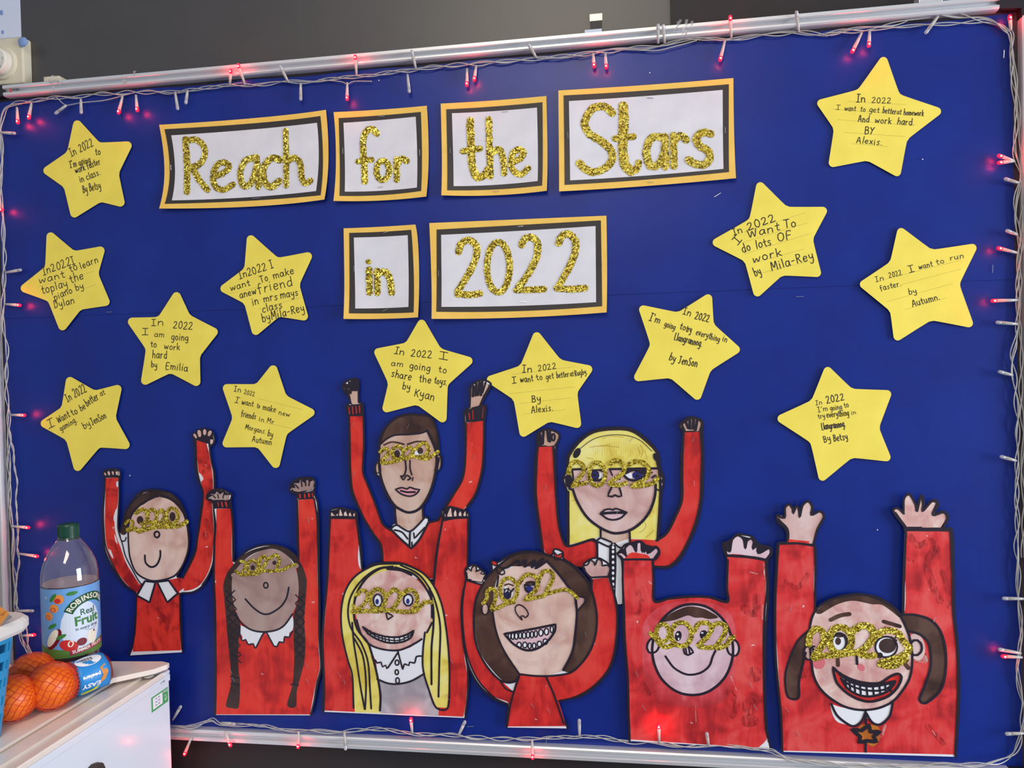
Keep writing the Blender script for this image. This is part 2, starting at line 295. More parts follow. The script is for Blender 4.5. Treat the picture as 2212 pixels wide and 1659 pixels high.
def make_part(name,m,prims,curl,parent,origin,label=None):
    V=[];F=[]
    sheet=name in('paper_sheet',)
    for kind,closed,w,d,data,cor in prims:
        if kind=='t': v,f=handwriting(data,d)
        elif kind=='q':
            P=[(data[i]*1e-4,data[i+1]*1e-4) for i in range(0,16,2)]
            TL,TM,TR,RM,BR,BM,BL,LM=P; N=20;M=14; v=[]
            def q3(a,b,c,t): # quadratic through mid point
                k=((4*b[0]-a[0]-c[0])/2,(4*b[1]-a[1]-c[1])/2)
                return ((1-t)**2*a[0]+2*t*(1-t)*k[0]+t*t*c[0],(1-t)**2*a[1]+2*t*(1-t)*k[1]+t*t*c[1])
            def pt(u,t):
                T_=q3(TL,TM,TR,u);B_=q3(BL,BM,BR,u);L_=q3(TL,LM,BL,t);R_=q3(TR,RM,BR,t)
                return tuple((1-t)*T_[k]+t*B_[k]+(1-u)*L_[k]+u*R_[k]-((1-u)*(1-t)*TL[k]+u*(1-t)*TR[k]+(1-u)*t*BL[k]+u*t*BR[k]) for k in(0,1))
            for j in range(M+1):
                for i in range(N+1): a=pt(i/N,j/M); v.append((a[0],-d*1e-3,a[1]))
            f=[(j*(N+1)+i,(j+1)*(N+1)+i,(j+1)*(N+1)+i+1,j*(N+1)+i+1) for j in range(M) for i in range(N)]
        else:
            P=[(data[i]*1e-4,data[i+1]*1e-4) for i in range(0,len(data),2)]
            if kind=='w':
                mb=MB(); a,b=P; mb.tube([(a[0],-d*1e-3-.0006,a[1]),(b[0],-d*1e-3-.0006,b[1])],.0004,5); v=mb.v; f=mb.f
            else:
                gl=m.startswith('glitter')
                pa=smoothpath(P,cor,bool(closed),.0015 if gl else .0035)
                if kind=='f': v,f=poly_mesh(pa,-d*1e-3)
                else:
                    r,f=ribbon(pa,w*1e-3,bool(closed),.14 if gl else .05); v=[(a,-d*1e-3-1e-5*i/len(r),b) for i,(a,b) in enumerate(r)]
                if sheet: # give the sheet its thickness
                    n=len(v); v=v+[(a,-(d-.35)*1e-3,b) for a,y,b in v[:n]]
                    area=sum(pa[i-1][0]*pa[i][1]-pa[i][0]*pa[i-1][1] for i in range(len(pa)))
                    f=list(f)+[tuple(i+n for i in q[::-1]) for q in f]
                    f+= [(i,i+n,(i+1)%n+n,(i+1)%n) if area>0 else (i,(i+1)%n,(i+1)%n+n,i+n) for i in range(n)]
        n=len(V)
        V+=[(a-origin[0],y-liftf(curl,a,b)-origin[1],b-origin[2]) for a,y,b in v]; F+=[tuple(i+n for i in q) for q in f]
    o=mkobj(name,V,F,m,parent)
    if name.endswith('mount') or name=='white_sheet':
        so=o.modifiers.new('thickness','SOLIDIFY'); so.thickness=.0003; so.offset=-1
    if label: o['label']=label
    if name in('dark_wash','pale_wash','hair_brush_stroke','bare_paper'): o['kind']='stuff'
    return o
def text_mesh(s,size,bold=0):
    cu=bpy.data.curves.new('t','FONT'); cu.body=s; cu.size=size; cu.offset=bold; cu.align_x='CENTER'; cu.align_y='CENTER'; cu.resolution_u=3
    o=bpy.data.objects.new('t',cu); C.objects.link(o); dg=bpy.context.evaluated_depsgraph_get(); dg.update()
    me=o.evaluated_get(dg).to_mesh(); V=[tuple(v.co) for v in me.vertices]; F=[tuple(p.vertices) for p in me.polygons]
    o.evaluated_get(dg).to_mesh_clear(); bpy.data.objects.remove(o); bpy.data.curves.remove(cu)
    return V,F
# ------------------------------------------------------------------ room
tag(MB().box((-3.4,.02,.15),(3.4,.14,2.98)).obj('wall_back','wall_grey'),kind='structure')
tag(MB().box((-3.4,-3.4,.05),(3.4,.14,.15)).obj('floor','floor_vinyl'),kind='structure')
# black backing paper around the board
tag(MB().box((-.840,.0185,2.086),(.3665,.0198,2.60)).obj('backing_paper','black_paper'),'large black paper sheet on the wall above the left part of the board','paper')
tag(MB().prism([(.366,2.080),(1.6,2.070),(1.6,2.60),(.366,2.60)],.0165,.018,1).obj('backing_paper','black_paper_dark'),'darker black paper sheet on the wall above the board, overlapping at the upper right','paper')
tag(MB().prism([(-.75,.853),(.1,.856),(.45,.847),(1.3,.842),(1.3,.2),(-.75,.2)],.0175,.019,1).obj('backing_paper','black_paper_dark'),'black paper sheet on the wall below the board','paper')
# ------------------------------------------------------------------ display board
bd=thing('display_board','wide blue-covered display board in a slim aluminium frame','display board',(0,0,1.468))
def bobj(mb,name,m,**k): return mb.xf(Matrix.Translation((0,0,-1.468))).obj(name,m,bd,**k)
bobj(MB().box((-.888,.004,.866),(.889,.0195,2.070)),'core_panel','board_core')
def sheet(x0,x1,z0,z1,y,amp,nx=60,nz=30,top=0):
    v=[];f=[]
    for j in range(nz+1):
        for i in range(nx+1):
            x=x0+(x1-x0)*i/nx; z=z0+(z1-z0)*j/nz
            e=amp*(math.sin(x*9+z*4)*math.sin(z*7-x*3)+.5*math.sin(x*23+1)*math.sin(z*17)); 
            e+= (.0012*math.sin(x*38)*math.exp(-(z1-z)/.02) if top else 0)
            v.append((x,y-abs(e),z+(top*.0015*math.sin(x*30) if j==nz else 0)))
    for j in range(nz):
        for i in range(nx): a=j*(nx+1)+i; f.append((a,a+1,a+nx+2,a+nx+1))
    mb=MB(); mb.add(v,f); return mb
bobj(sheet(-.884,.882,.880,1.650,.0022,.0006),'blue_backing','board_blue',smooth=True)
bobj(sheet(-.884,.880,1.643,2.050,.0012,.0006,top=1),'blue_backing','board_blue',smooth=True)
def rail_profile(h0,h1): # (y,z) going round; h0 outer, h1 inner (towards the board middle)
    q=lambda t:h0+(h1-h0)*t
    return [(.019,q(0)),(-.010,q(0)),(-.013,q(.05)),(-.0135,q(.30)),(-.0120,q(.35)),(-.0050,q(.38)),(-.0045,q(.47)),(-.0085,q(.56)),(-.0125,q(.72)),(-.0125,q(.86)),(-.0105,q(.97)),(-.006,q(1)),(.003,q(1)),(.003,q(.8)),(.019,q(.8))]
def rail(x0,x1,h0,h1,vert=False):
    p=rail_profile(h0,h1); mb=MB(); n=len(p); V=[]
    for x in (x0,x1):
        for y,z in p: V.append((z,y,x) if vert else (x,y,z))
    F=[tuple(range(n)),tuple(range(n,2*n))[::-1]]+[(i,i+n,(i+1)%n+n,(i+1)%n) for i in range(n)]
    mb.add(V,F); return mb
def normals(o):
    bm=bmesh.new(); bm.from_mesh(o.data); bmesh.ops.recalc_face_normals(bm,faces=bm.faces); bm.to_mesh(o.data); bm.free()
for nm,mb in (('top',rail(-.856,.8575,2.0755,2.0548)),('bottom',rail(-.856,.8575,.8605,.8815)),('l',rail(.894,2.042,-.909,-.889,True)),('r',rail(.894,2.042,.909,.889,True))):
    o=bobj(mb,'frame_rail','aluminium'); normals(o)
for sx in(-1,1):
    for z0,z1 in((2.040,2.076),(.860,.896)):
        x0,x1=sorted((sx*.910,sx*.856)); 
        o=bobj(MB().prism([(x0 if sx<0 else x1,z0),(sx*.889,z0),(sx*.889,(z0+.014) if z0>1 else z0),(sx*.856,(z1-.020) if z0>1 else z0),(sx*.856,z1 if z0>1 else z0+.020),(sx*.889,z1),(x0 if sx<0 else x1,z1)] if z0>1 else [(sx*.910,z1),(sx*.889,z1),(sx*.889,z0+.021),(sx*.856,z0+.021),(sx*.856,z0),(sx*.910,z0)],-.011,.019,1),'corner_cap','black_plastic'); normals(o)
# printed maker's mark on the rail
def flat_text(s,size,cx,cz,y,m,parent,name='lettering',off=(0,0,0),bold=0,rot=0):
    V,F=text_mesh(s,size,bold); c,sn=math.cos(rot),math.sin(rot)
    return mkobj(name,[(cx+a*c-b*sn-off[0],y-off[1],cz+a*sn+b*c-off[2]) for a,b,_ in V],F,m,parent)
flat_text('NOBO',.0052,-.8285,2.0645,-.0128,'black_plastic',bd,off=(0,0,1.468),bold=.0002)
mkobj('rail_logo',[(-.8415,-.0128,2.061-1.468),(-.8365,-.0128,2.061-1.468),(-.8365,-.0128,2.063-1.468),(-.8385,-.0128,2.063-1.468),(-.8385,-.0128,2.068-1.468),(-.8415,-.0128,2.068-1.468)],[(0,1,2,3,4,5)],'red_a',bd)
# loose staples left in the blue paper
for x,z,a in ((.4345,1.7985,.5),(.180,1.621,.05),(.560,1.628,.0),(-.662,1.647,0),(-.3,1.648,0),(.868,1.99,1.5),(.8475,1.66,1.5),(-.445,.93,1.7),(.132,.888,1.5),(.0,.905,.1)):
    mb=MB(); L=.006; mb.tube([(x-L*math.cos(a),-.0008,z-L*math.sin(a)),(x+L*math.cos(a),-.0008,z+L*math.sin(a))],.0004,5); bobj(mb,'staple','metal')
for x,z in ((-.631,1.344),(.672,1.252),(.748,1.836),(-.133,2.030),(.33,2.005)): bobj(MB().sph((x,-.0009,z),.0011,6,4),'paper_fleck','white')
# ------------------------------------------------------------------ papers on the board (board coordinates, tenths of a millimetre)
FIGURES=[
('paper_figure','painted cut-out with short dark hair, pink lips and V-neck jumper, its hands highest of all','paper figure','painted paper figures with raised arms',None,[
('paper_sheet','paper',None,[('f',1,0,3.014,[-2129,14959,-2115,15050,-1966,15124,-1842,15104,-1850,14846,-1838,14712,-1776,14693,-1768,14413,-1769,13981,-1806,13506,-1749,13289,-1624,12943,-1478,12576,-1346,12490,-1255,12577,-1236,12836,-1375,13051,-1489,13375,-1576,13461,-1571,13612,-1509,13677,-1499,14021,-1397,14235,-1203,14415,-980,14491,-760,14483,-553,14431,-456,14223,-423,13967,-419,13797,-390,13754,-408,13563,-491,13482,-547,13286,-641,13030,-744,12880,-731,12709,-651,12688,-640,12613,-481,12646,-367,12838,-208,13073,-27,13370,33,13751,44,14174,43,14534,135,14596,147,14806,166,14954,340,15055,518,14988,423,14801,322,14624,421,14622,390,14338,372,13959,340,13537,215,13115,58,12882,-153,12690,-376,12475,-448,12261,-476,11619,-1506,11602,-1498,11862,-1523,12165,-1640,12380,-1791,12618,-1951,12942,-2035,13160,-2053,13550,-2051,13984,-2042,14460,-2085,14666,-1994,14708,-2068,14872],[62,63])]),
('outline_edge','marker',None,[('s',0,3.43,3.017,[-1506,11602,-1498,11862,-1523,12165,-1640,12380,-1791,12618,-1951,12942,-2035,13160,-2053,13550,-2051,13984,-2042,14460,-2085,14666,-1994,14708,-2068,14872,-2129,14959,-2115,15050,-1966,15124,-1842,15104,-1850,14846,-1838,14712,-1776,14693,-1768,14413,-1769,13981,-1806,13506,-1749,13289,-1624,12943,-1478,12576,-1346,12490,-1255,12577,-1236,12836,-1375,13051,-1489,13375,-1576,13461,-1571,13612,-1509,13677,-1499,14021,-1397,14235,-1203,14415,-980,14491,-760,14483,-553,14431,-456,14223,-423,13967,-419,13797,-390,13754,-408,13563,-491,13482,-547,13286,-641,13030,-744,12880,-731,12709,-651,12688,-640,12613,-481,12646,-367,12838,-208,13073,-27,13370,33,13751,44,14174,43,14534,135,14596,147,14806,166,14954,340,15055,518,14988,423,14801,322,14624,421,14622,390,14338,372,13959,340,13537,215,13115,58,12882,-153,12690,-376,12475,-448,12261,-476,11619],[0,75])]),
('jumper','red_a',None,[('f',1,0,3.028,[-2030,14471,-1771,14478,-1772,14197,-1791,13765,-1811,13484,-1728,13246,-1602,12921,-1467,12576,-1325,12469,-1129,12298,-967,12149,-820,12301,-679,12602,-481,12635,-356,12838,-186,13094,-16,13370,44,13751,63,14322,376,14370,359,13959,311,13495,193,13115,48,12903,-376,12475,-450,12154,-482,11629,-1501,11613,-1493,11905,-1516,12187,-1662,12423,-1811,12683,-1938,12986,-2011,13203,-2030,13550,-2033,13984],[0,1,10,18,19,26,27])]),
('hand_outline','marker',None,[('f',1,0,3.034,[-2105,14991,-2093,15028,-1844,15040,-1848,14677,-1979,14675],[0,1,2,3,4]),
 ('s',1,2.5,3.035,[-2105,14991,-2093,15028,-1844,15040,-1848,14677,-1979,14675],[0,1,2,3,4])]),
('hand','skin_tan',None,[('f',1,0,3.042,[-1979,14675,-2007,14849,-2058,14915,-2105,14991,-2093,15028,-1994,14924,-1948,14956,-1844,15040,-1854,14846,-1848,14677],[0,9])]),
('hand_outline','marker',None,[('f',1,0,3.048,[141,14570,157,14764,187,14932,318,15014,471,14972,307,14609],[0,1,2,3,4,5]),
 ('s',1,2.5,3.049,[141,14570,157,14764,187,14932,318,15014,471,14972,307,14609],[0,1,2,3,4,5])]),
('hand','skin_tan',None,[('f',1,0,3.056,[141,14570,157,14764,187,14932,318,15014,471,14972,398,14823,307,14609],[0,6])]),
('neck','skin_tan',None,[('f',1,0,3.070,[-1239,12879,-1115,12804,-939,12772,-805,12837,-744,12891,-743,12687,-834,12558,-969,12471,-1123,12513,-1222,12556],[0,4])]),
('ear','skin_tan',None,[('f',1,0,3.084,[-1494,13569,-1503,13512,-1525,13477,-1549,13477,-1569,13512,-1575,13569,-1565,13626,-1544,13661,-1519,13661,-1500,13626],[])]),
('ear','skin_tan',None,[('f',1,0,3.098,[-399,13648,-410,13567,-433,13517,-460,13517,-480,13567,-486,13649,-476,13730,-453,13780,-426,13780,-405,13729],[])]),
('face','skin_tan',None,[('f',1,0,3.112,[-1471,13978,-1391,14063,-1211,14126,-945,14144,-724,14163,-624,14204,-552,14054,-491,13883,-486,13670,-515,13414,-598,13158,-713,12966,-849,12837,-983,12783,-1136,12825,-1266,12944,-1394,13159,-1466,13375,-1492,13634],[])]),
('hair','brown',None,[('f',1,0,3.126,[-1491,13978,-1397,14225,-1203,14404,-980,14482,-760,14472,-564,14427,-464,14223,-432,13968,-439,13797,-475,13819,-500,13968,-552,14054,-624,14204,-724,14163,-945,14140,-1211,14126,-1368,14063,-1464,13978],[12])]),
('collar','white',None,[('f',1,0,3.140,[-1301,12513,-1254,12577,-1124,12492,-992,12428,-999,12203,-1128,12320],[3,4])]),
('collar','white',None,[('f',1,0,3.154,[-948,12429,-812,12558,-709,12698,-655,12666,-726,12473,-819,12322,-942,12235],[0,6])]),
('lips','pink',None,[('f',1,0,3.168,[-1226,13180,-1103,13213,-1015,13189,-959,13219,-883,13191,-784,13176,-863,13094,-964,13062,-1107,13094],[0,5])]),
('eye','white',None,[('f',1,0,3.182,[-899,13801,-820,13875,-732,13885,-734,13789,-823,13779],[0])]),
('eye','white',None,[('f',1,0,3.196,[-1082,13803,-1093,13770,-1117,13750,-1148,13750,-1171,13771,-1180,13803,-1170,13836,-1145,13856,-1114,13856,-1091,13836],[])]),
('pupil','brown_dark',None,[('f',1,0,3.210,[-1120,13803,-1132,13763,-1160,13738,-1194,13738,-1221,13763,-1231,13804,-1219,13844,-1191,13869,-1156,13869,-1129,13843],[])]),
('pupil','brown_dark',None,[('f',1,0,3.224,[-704,13853,-715,13818,-743,13796,-777,13797,-804,13819,-814,13854,-802,13889,-774,13911,-740,13910,-713,13888],[])]),
('eyebrow','brown',None,[('s',0,3.1,3.238,[-1411,13960,-1258,14013,-1049,13970],[])]),
('eyebrow','brown',None,[('s',0,3.1,3.252,[-982,13969,-816,14014,-651,14008],[])]),
('sleeve_cuff','marker',None,[('f',1,0,3.266,[-2080,14666,-1775,14693,-1774,14473,-2040,14471],[0,1,2,3])]),
('sleeve_cuff','marker',None,[('f',1,0,3.280,[52,14544,308,14614,417,14624,385,14360,64,14329],[0,1,2,3,4])]),
('cuff_stripe','red_a',None,[('s',0,1.45,3.294,[-2035,14633,-2023,14514],[])]),
('cuff_stripe','red_a',None,[('s',0,1.86,3.308,[-1967,14643,-1960,14513],[])]),
('cuff_stripe','red_a',None,[('s',0,1.86,3.322,[-1900,14642,-1896,14523],[])]),
('cuff_stripe','red_a',None,[('s',0,1.66,3.336,[-1839,14651,-1835,14533],[])]),
('cuff_stripe','red_a',None,[('s',0,1.66,3.350,[122,14490,134,14385],[])]),
('cuff_stripe','red_a',None,[('s',0,1.66,3.364,[188,14542,191,14394],[])]),
('cuff_stripe','red_a',None,[('s',0,0.83,3.378,[376,14592,356,14413],[])]),
('marker_outline','marker',None,[('s',0,2.46,3.392,[-2116,15035,-2066,14883,-1988,14708],[]),
 ('s',0,4.22,3.406,[-2086,15041,-2038,14914,-1994,14881],[]),
 ('s',0,4.92,3.420,[-2011,15065,-1994,14892],[]),
 ('s',0,4.92,3.434,[-1965,15096,-1965,14935],[]),
 ('s',0,5.63,3.448,[-1924,15102,-1924,14938],[]),
 ('s',0,5.63,3.462,[-1879,15097,-1888,14937],[]),
 ('s',0,2.81,3.476,[-1845,15094,-1852,14717],[]),
 ('s',0,2.81,3.490,[166,14943,140,14596],[]),
 ('s',0,4.57,3.504,[214,14953,197,14785],[]),
 ('s',0,4.22,3.518,[265,15004,244,14794],[]),
 ('s',0,4.57,3.532,[319,15018,287,14804],[]),
 ('s',0,4.92,3.546,[366,15029,339,14803],[]),
 ('s',0,3.52,3.560,[426,15011,368,14844],[]),
 ('s',0,3.17,3.574,[510,14984,420,14801,319,14614],[]),
 ('s',0,3.87,3.588,[-2033,14460,-2033,13984,-2037,13551,-2016,13193,-1933,12943,-1799,12651,-1649,12403,-1505,12177,-1499,11615],[]),
 ('s',0,3.87,3.602,[-1766,14474,-1770,13982,-1802,13496,-1725,13268,-1600,12944,-1469,12577,-1334,12470],[]),
 ('s',0,3.87,3.616,[-479,12642,-354,12839,-195,13084,-21,13371,39,13752,58,14323],[]),
 ('s',0,3.17,3.630,[385,14360,367,13960,328,13538,205,13116,49,12893],[]),
 ('s',0,3.52,3.644,[-645,12603,-479,12643],[]),
 ('s',0,4.57,3.658,[-1489,13979,-1507,13677,-1475,13376,-1372,13095,-1244,12902,-1113,12816,-981,12778,-825,12827,-712,12945,-597,13148,-514,13394,-469,13670,-490,13883,-551,14044,-623,14204],[]),
 ('s',0,3.17,3.672,[-1489,13979,-1384,14236,-1201,14409,-978,14485,-758,14477,-558,14427,-459,14224,-426,13968,-435,13819],[]),
 ('s',0,2.81,3.686,[-1463,13979,-1367,14059,-1209,14130,-943,14140,-723,14163,-623,14204],[]),
 ('s',0,3.52,3.700,[-1238,12869,-1237,12729,-1220,12557],[]),
 ('s',0,3.52,3.714,[-742,12892,-737,12689],[]),
 ('s',0,3.87,3.728,[-1322,12481,-1149,12310,-965,12151,-818,12302,-656,12582],[2]),
 ('s',0,3.17,3.742,[-1299,12514,-1220,12562,-1100,12493,-979,12447,-833,12560,-697,12699,-649,12678],[]),
 ('s',0,3.17,3.756,[-1256,12471,-1123,12433,-1027,12318],[]),
 ('s',0,3.52,3.770,[-979,12447,-997,12204],[]),
 ('s',0,2.81,3.784,[-951,12258,-953,12194],[]),
 ('s',0,2.81,3.798,[-913,12420,-905,12323,-712,12518],[1]),
 ('s',1,2.81,3.812,[-1224,13181,-1101,13214,-1013,13190,-957,13220,-881,13192,-782,13177,-862,13095,-962,13063,-1105,13095],[0,5]),
 ('s',0,3.17,3.826,[-1125,13160,-1015,13134,-871,13138],[]),
 ('s',0,3.17,3.840,[-1032,13707,-1021,13546,-1051,13439,-1107,13396],[]),
 ('s',0,2.81,3.854,[-944,13685,-948,13545,-918,13438],[]),
 ('s',0,2.81,3.868,[-1118,13418,-1075,13349,-1007,13432,-938,13374],[]),
 ('s',0,2.81,3.882,[-991,13349,-960,13363],[]),
 ('s',0,2.11,3.896,[-897,13391,-914,13335],[]),
 ('s',0,4.92,3.910,[-1500,13645,-1493,13505],[]),
 ('s',0,6.33,3.924,[-443,13713,-488,13500],[]),
 ('s',1,1.76,3.938,[-1492,13559,-1501,13502,-1522,13467,-1547,13467,-1566,13503,-1572,13560,-1563,13617,-1542,13652,-1517,13652,-1498,13616],[]),
 ('s',1,1.76,3.952,[-393,13649,-403,13568,-426,13518,-453,13518,-474,13568,-480,13650,-469,13731,-446,13781,-419,13781,-399,13730],[])]),
('glitter_glasses','glitter',None,[('s',0,6.35,3.966,[-1483,13839,-1370,13903,-1340,13806,-1443,13688,-1455,13645,-1288,13659,-1132,13697,-909,13759,-778,13733,-646,13715,-558,13761,-436,13837],[]),
 ('s',1,6.84,3.980,[-1068,13821,-1089,13755,-1139,13715,-1199,13716,-1247,13756,-1263,13822,-1243,13888,-1193,13928,-1133,13927,-1085,13886],[]),
 ('s',0,6.35,3.994,[-1027,13867,-949,13920,-885,13834,-998,13717],[]),
 ('s',0,6.35,4.008,[-839,13887,-694,13992,-602,13885,-678,13758,-777,13758],[])]),
('staple','metal',None,[('w',0,0.7,4.190,[-1937,14373,-1957,14291],[])]),
('staple','metal',None,[('w',0,0.7,4.204,[-943,14318,-977,14237],[])]),
('staple','metal',None,[('w',0,0.7,4.218,[-1967,13506,-1961,13424],[])]),
('staple','metal',None,[('w',0,0.7,4.232,[205,13778,211,13687],[])])]),
('paper_figure','painted cut-out with straight fringe, blonde bob and white buttoned shirt under open red jacket','paper figure','painted paper figures with raised arms',None,[
('paper_sheet','paper',None,[('f',1,0,3.014,[1301,14115,1453,14205,1669,14111,1611,13913,1594,13596,1600,13099,1628,12601,1696,12293,1764,12220,1784,13099,1711,13357,1780,13495,1806,13753,2003,14008,2242,14157,2556,14210,2865,14183,3111,14020,3302,13780,3335,13527,3388,13347,3345,13137,3302,12610,3263,12317,3403,12445,3558,12748,3653,13001,3661,13389,3682,13777,3715,14106,3658,14242,3765,14337,3860,14371,4025,14299,4021,14121,4031,13774,4018,13291,3993,13001,3910,12614,3767,12283,3623,12018,3430,11873,3162,11881,2853,11861,2678,11682,2657,11247,2538,11245,2460,11658,2268,11853,1914,11868,1637,11914,1362,12090,1292,12500,1241,12899,1219,13139,1253,13698,1286,13916],[8,23,45,46])]),
('outline_edge','marker',None,[('s',0,3.43,3.017,[2538,11245,2460,11658,2268,11853,1914,11868,1637,11914,1362,12090,1292,12500,1241,12899,1219,13139,1253,13698,1286,13916,1301,14115,1453,14205,1669,14111,1611,13913,1594,13596,1600,13099,1628,12601,1696,12293,1764,12220,1784,13099,1711,13357,1780,13496,1806,13753,2003,14008,2242,14157,2556,14210,2865,14183,3111,14020,3302,13780,3335,13527,3388,13347,3345,13137,3302,12610,3263,12317,3403,12445,3558,12748,3653,13001,3661,13389,3682,13777,3715,14106,3658,14242,3765,14337,3860,14371,4025,14299,4021,14121,4031,13774,4018,13291,3993,13001,3910,12614,3767,12283,3623,12018,3430,11873,3162,11881,2853,11861,2678,11682,2657,11247],[0,19,34,56])]),
('jumper','red_b',None,[('f',1,0,3.028,[1302,13916,1556,13918,1563,13656,1576,13099,1605,12661,1657,12343,1763,12204,2201,12337,2258,12288,2249,11892,1914,11876,1638,11924,1382,12101,1312,12500,1263,12979,1259,13199,1290,13657],[0,1,7,8,9])]),
('jumper','red_b',None,[('f',1,0,3.042,[3738,14125,3988,14141,3999,13774,3980,13291,3965,13001,3882,12652,3743,12302,3585,12028,3430,11905,3162,11895,2698,11879,2725,12214,2834,12343,3229,12336,3422,12436,3581,12729,3681,13001,3691,13486,3707,13777],[0,1,10,11,12,13])]),
('hand_outline','marker',None,[('f',1,0,3.048,[1310,14095,1453,14193,1653,14101,1575,13918,1316,13912],[0,1,2,3,4]),
 ('s',1,2.5,3.049,[1310,14095,1453,14193,1653,14101,1575,13918,1316,13912],[0,1,2,3,4])]),
('hand','skin_tan',None,[('f',1,0,3.056,[1316,13912,1310,14095,1453,14193,1653,14101,1575,13918],[0,4])]),
('hand_outline','marker',None,[('f',1,0,3.062,[3678,14242,3860,14359,4009,14291,3987,14137,3742,14129],[0,1,2,3,4]),
 ('s',1,2.5,3.063,[3678,14242,3860,14359,4009,14291,3987,14137,3742,14129],[0,1,2,3,4])]),
('hand','skin_tan',None,[('f',1,0,3.070,[3742,14129,3678,14242,3860,14359,4009,14291,3987,14137],[0,4])]),
('hair','hair_yellow',None,[('f',1,0,3.084,[1784,12244,1804,13495,1849,13733,2022,13969,2261,14139,2555,14189,2864,14155,3092,13997,3260,13781,3302,13527,3313,13137,3258,12327,2825,12353,2320,12388,2201,12338],[0,11])]),
('neck','skin_tan',None,[('f',1,0,3.098,[2319,12536,2809,12500,2809,12353,2551,12262,2512,12271,2323,12368],[0,1,2,5])]),
('face','skin_rose',None,[('f',1,0,3.112,[1883,13515,3292,13523,3265,13293,3246,13118,3183,12903,3064,12707,2906,12550,2711,12440,2516,12429,2323,12526,2130,12683,1997,12881,1904,13119,1806,13188,1866,13357],[0,1])]),
('shirt','white',None,[('f',1,0,3.126,[2239,12308,2323,12364,2453,12221,2541,12262,2809,12353,2734,12195,2716,11998,2666,11918,2657,11255,2548,11253,2541,11620,2461,11718,2270,11913,2256,12012],[0,1,2,4,6,7,8,9])]),
('eye','white',None,[('f',1,0,3.140,[2415,13404,2402,13369,2370,13348,2332,13348,2301,13370,2290,13404,2302,13439,2334,13460,2373,13460,2404,13439],[])]),
('eye','white',None,[('f',1,0,3.154,[2755,13412,2849,13461,2886,13402,2847,13349],[0])]),
('iris','ink_blue',None,[('f',1,0,3.168,[2312,13418,2298,13374,2264,13347,2223,13347,2190,13375,2178,13419,2192,13463,2226,13490,2267,13490,2300,13462],[])]),
('iris','ink_blue',None,[('f',1,0,3.182,[3043,13411,3025,13370,2980,13345,2925,13345,2881,13371,2865,13412,2883,13453,2928,13479,2983,13479,3027,13453],[])]),
('hair_brush_stroke','ochre',None,[('s',0,0.99,3.196,[2177,13888,2393,13906,2665,13884],[]),
 ('s',0,0.99,3.210,[2396,14034,2514,14072,2746,14049],[]),
 ('s',0,0.99,3.224,[2114,13711,2232,13691],[]),
 ('s',0,0.99,3.238,[3013,13919,3059,13821,3018,13705],[]),
 ('s',0,0.99,3.252,[3088,13821,3123,13684],[]),
 ('s',0,0.99,3.266,[2974,13881,3010,13763],[]),
 ('s',0,0.99,3.280,[2334,13907,2510,13924],[]),
 ('s',0,0.99,3.294,[3141,12708,3182,12845,3210,12786],[]),
 ('s',0,0.99,3.308,[2984,12590,3044,12649,3080,12571,3031,12492,2962,12452],[]),
 ('s',0,0.99,3.322,[1851,12980,1941,13020],[]),
 ('s',0,0.99,3.336,[3076,12375,3213,12493],[]),
 ('s',0,0.39,3.350,[2237,13921,2227,13829],[]),
 ('s',0,0.39,3.364,[2276,13927,2265,13756],[]),
 ('s',0,0.39,3.378,[2315,13932,2304,13781],[]),
 ('s',0,0.39,3.392,[2355,13938,2344,13806],[]),
 ('s',0,0.39,3.406,[2394,13943,2381,13733],[]),
 ('s',0,0.39,3.420,[2433,13949,2421,13758],[]),
 ('s',0,0.39,3.434,[2472,13954,2460,13784],[]),
 ('s',0,0.39,3.448,[2511,13960,2500,13809],[]),
 ('s',0,0.39,3.462,[2550,13965,2537,13736],[]),
 ('s',0,0.39,3.476,[2589,13971,2577,13761],[]),
 ('s',0,0.39,3.490,[2628,13976,2616,13786],[]),
 ('s',0,0.39,3.504,[2667,13982,2655,13812],[]),
 ('s',0,0.39,3.518,[2706,13976,2693,13739],[]),
 ('s',0,0.39,3.532,[2744,13969,2732,13764],[]),
 ('s',0,0.39,3.546,[2783,13963,2771,13789],[]),
 ('s',0,0.39,3.560,[2821,13957,2810,13814],[]),
 ('s',0,0.39,3.574,[2860,13951,2847,13741],[]),
 ('s',0,0.39,3.588,[2898,13944,2887,13767],[]),
 ('s',0,0.39,3.602,[2937,13938,2926,13792],[]),
 ('s',0,0.39,3.616,[2975,13932,2965,13817],[]),
 ('s',0,0.39,3.630,[3013,13926,3002,13744],[]),
 ('s',0,0.39,3.644,[3052,13919,3041,13769],[])]),
('lips','pink_pale',None,[('f',1,0,3.658,[2328,12774,2408,12834,2486,12848,2535,12832,2584,12856,2661,12834,2761,12793,2678,12707,2560,12667,2444,12686],[0,6])]),
('marker_outline','marker',None,[('s',0,4.36,3.672,[1347,14106,1351,13926],[]),
 ('s',0,4.36,3.686,[1403,14164,1384,13956],[]),
 ('s',0,4.36,3.700,[1463,14184,1485,14005],[]),
 ('s',0,4.36,3.714,[1512,14163,1508,13994],[]),
 ('s',1,3.36,3.728,[1594,14063,1587,14028,1573,14007,1556,14007,1542,14029,1538,14064,1544,14099,1558,14120,1576,14120,1589,14098],[]),
 ('s',0,3.02,3.742,[1302,14116,1453,14198,1666,14108,1602,13914],[]),
 ('s',0,3.36,3.756,[1315,14096,1311,13917],[]),
 ('s',0,4.03,3.770,[3668,14242,3860,14359,4018,14292,3991,14142],[]),
 ('s',0,3.36,3.784,[3702,14242,3742,14145],[]),
 ('s',0,4.36,3.798,[3755,14309,3796,14192],[]),
 ('s',0,4.7,3.812,[3825,14337,3828,14182],[]),
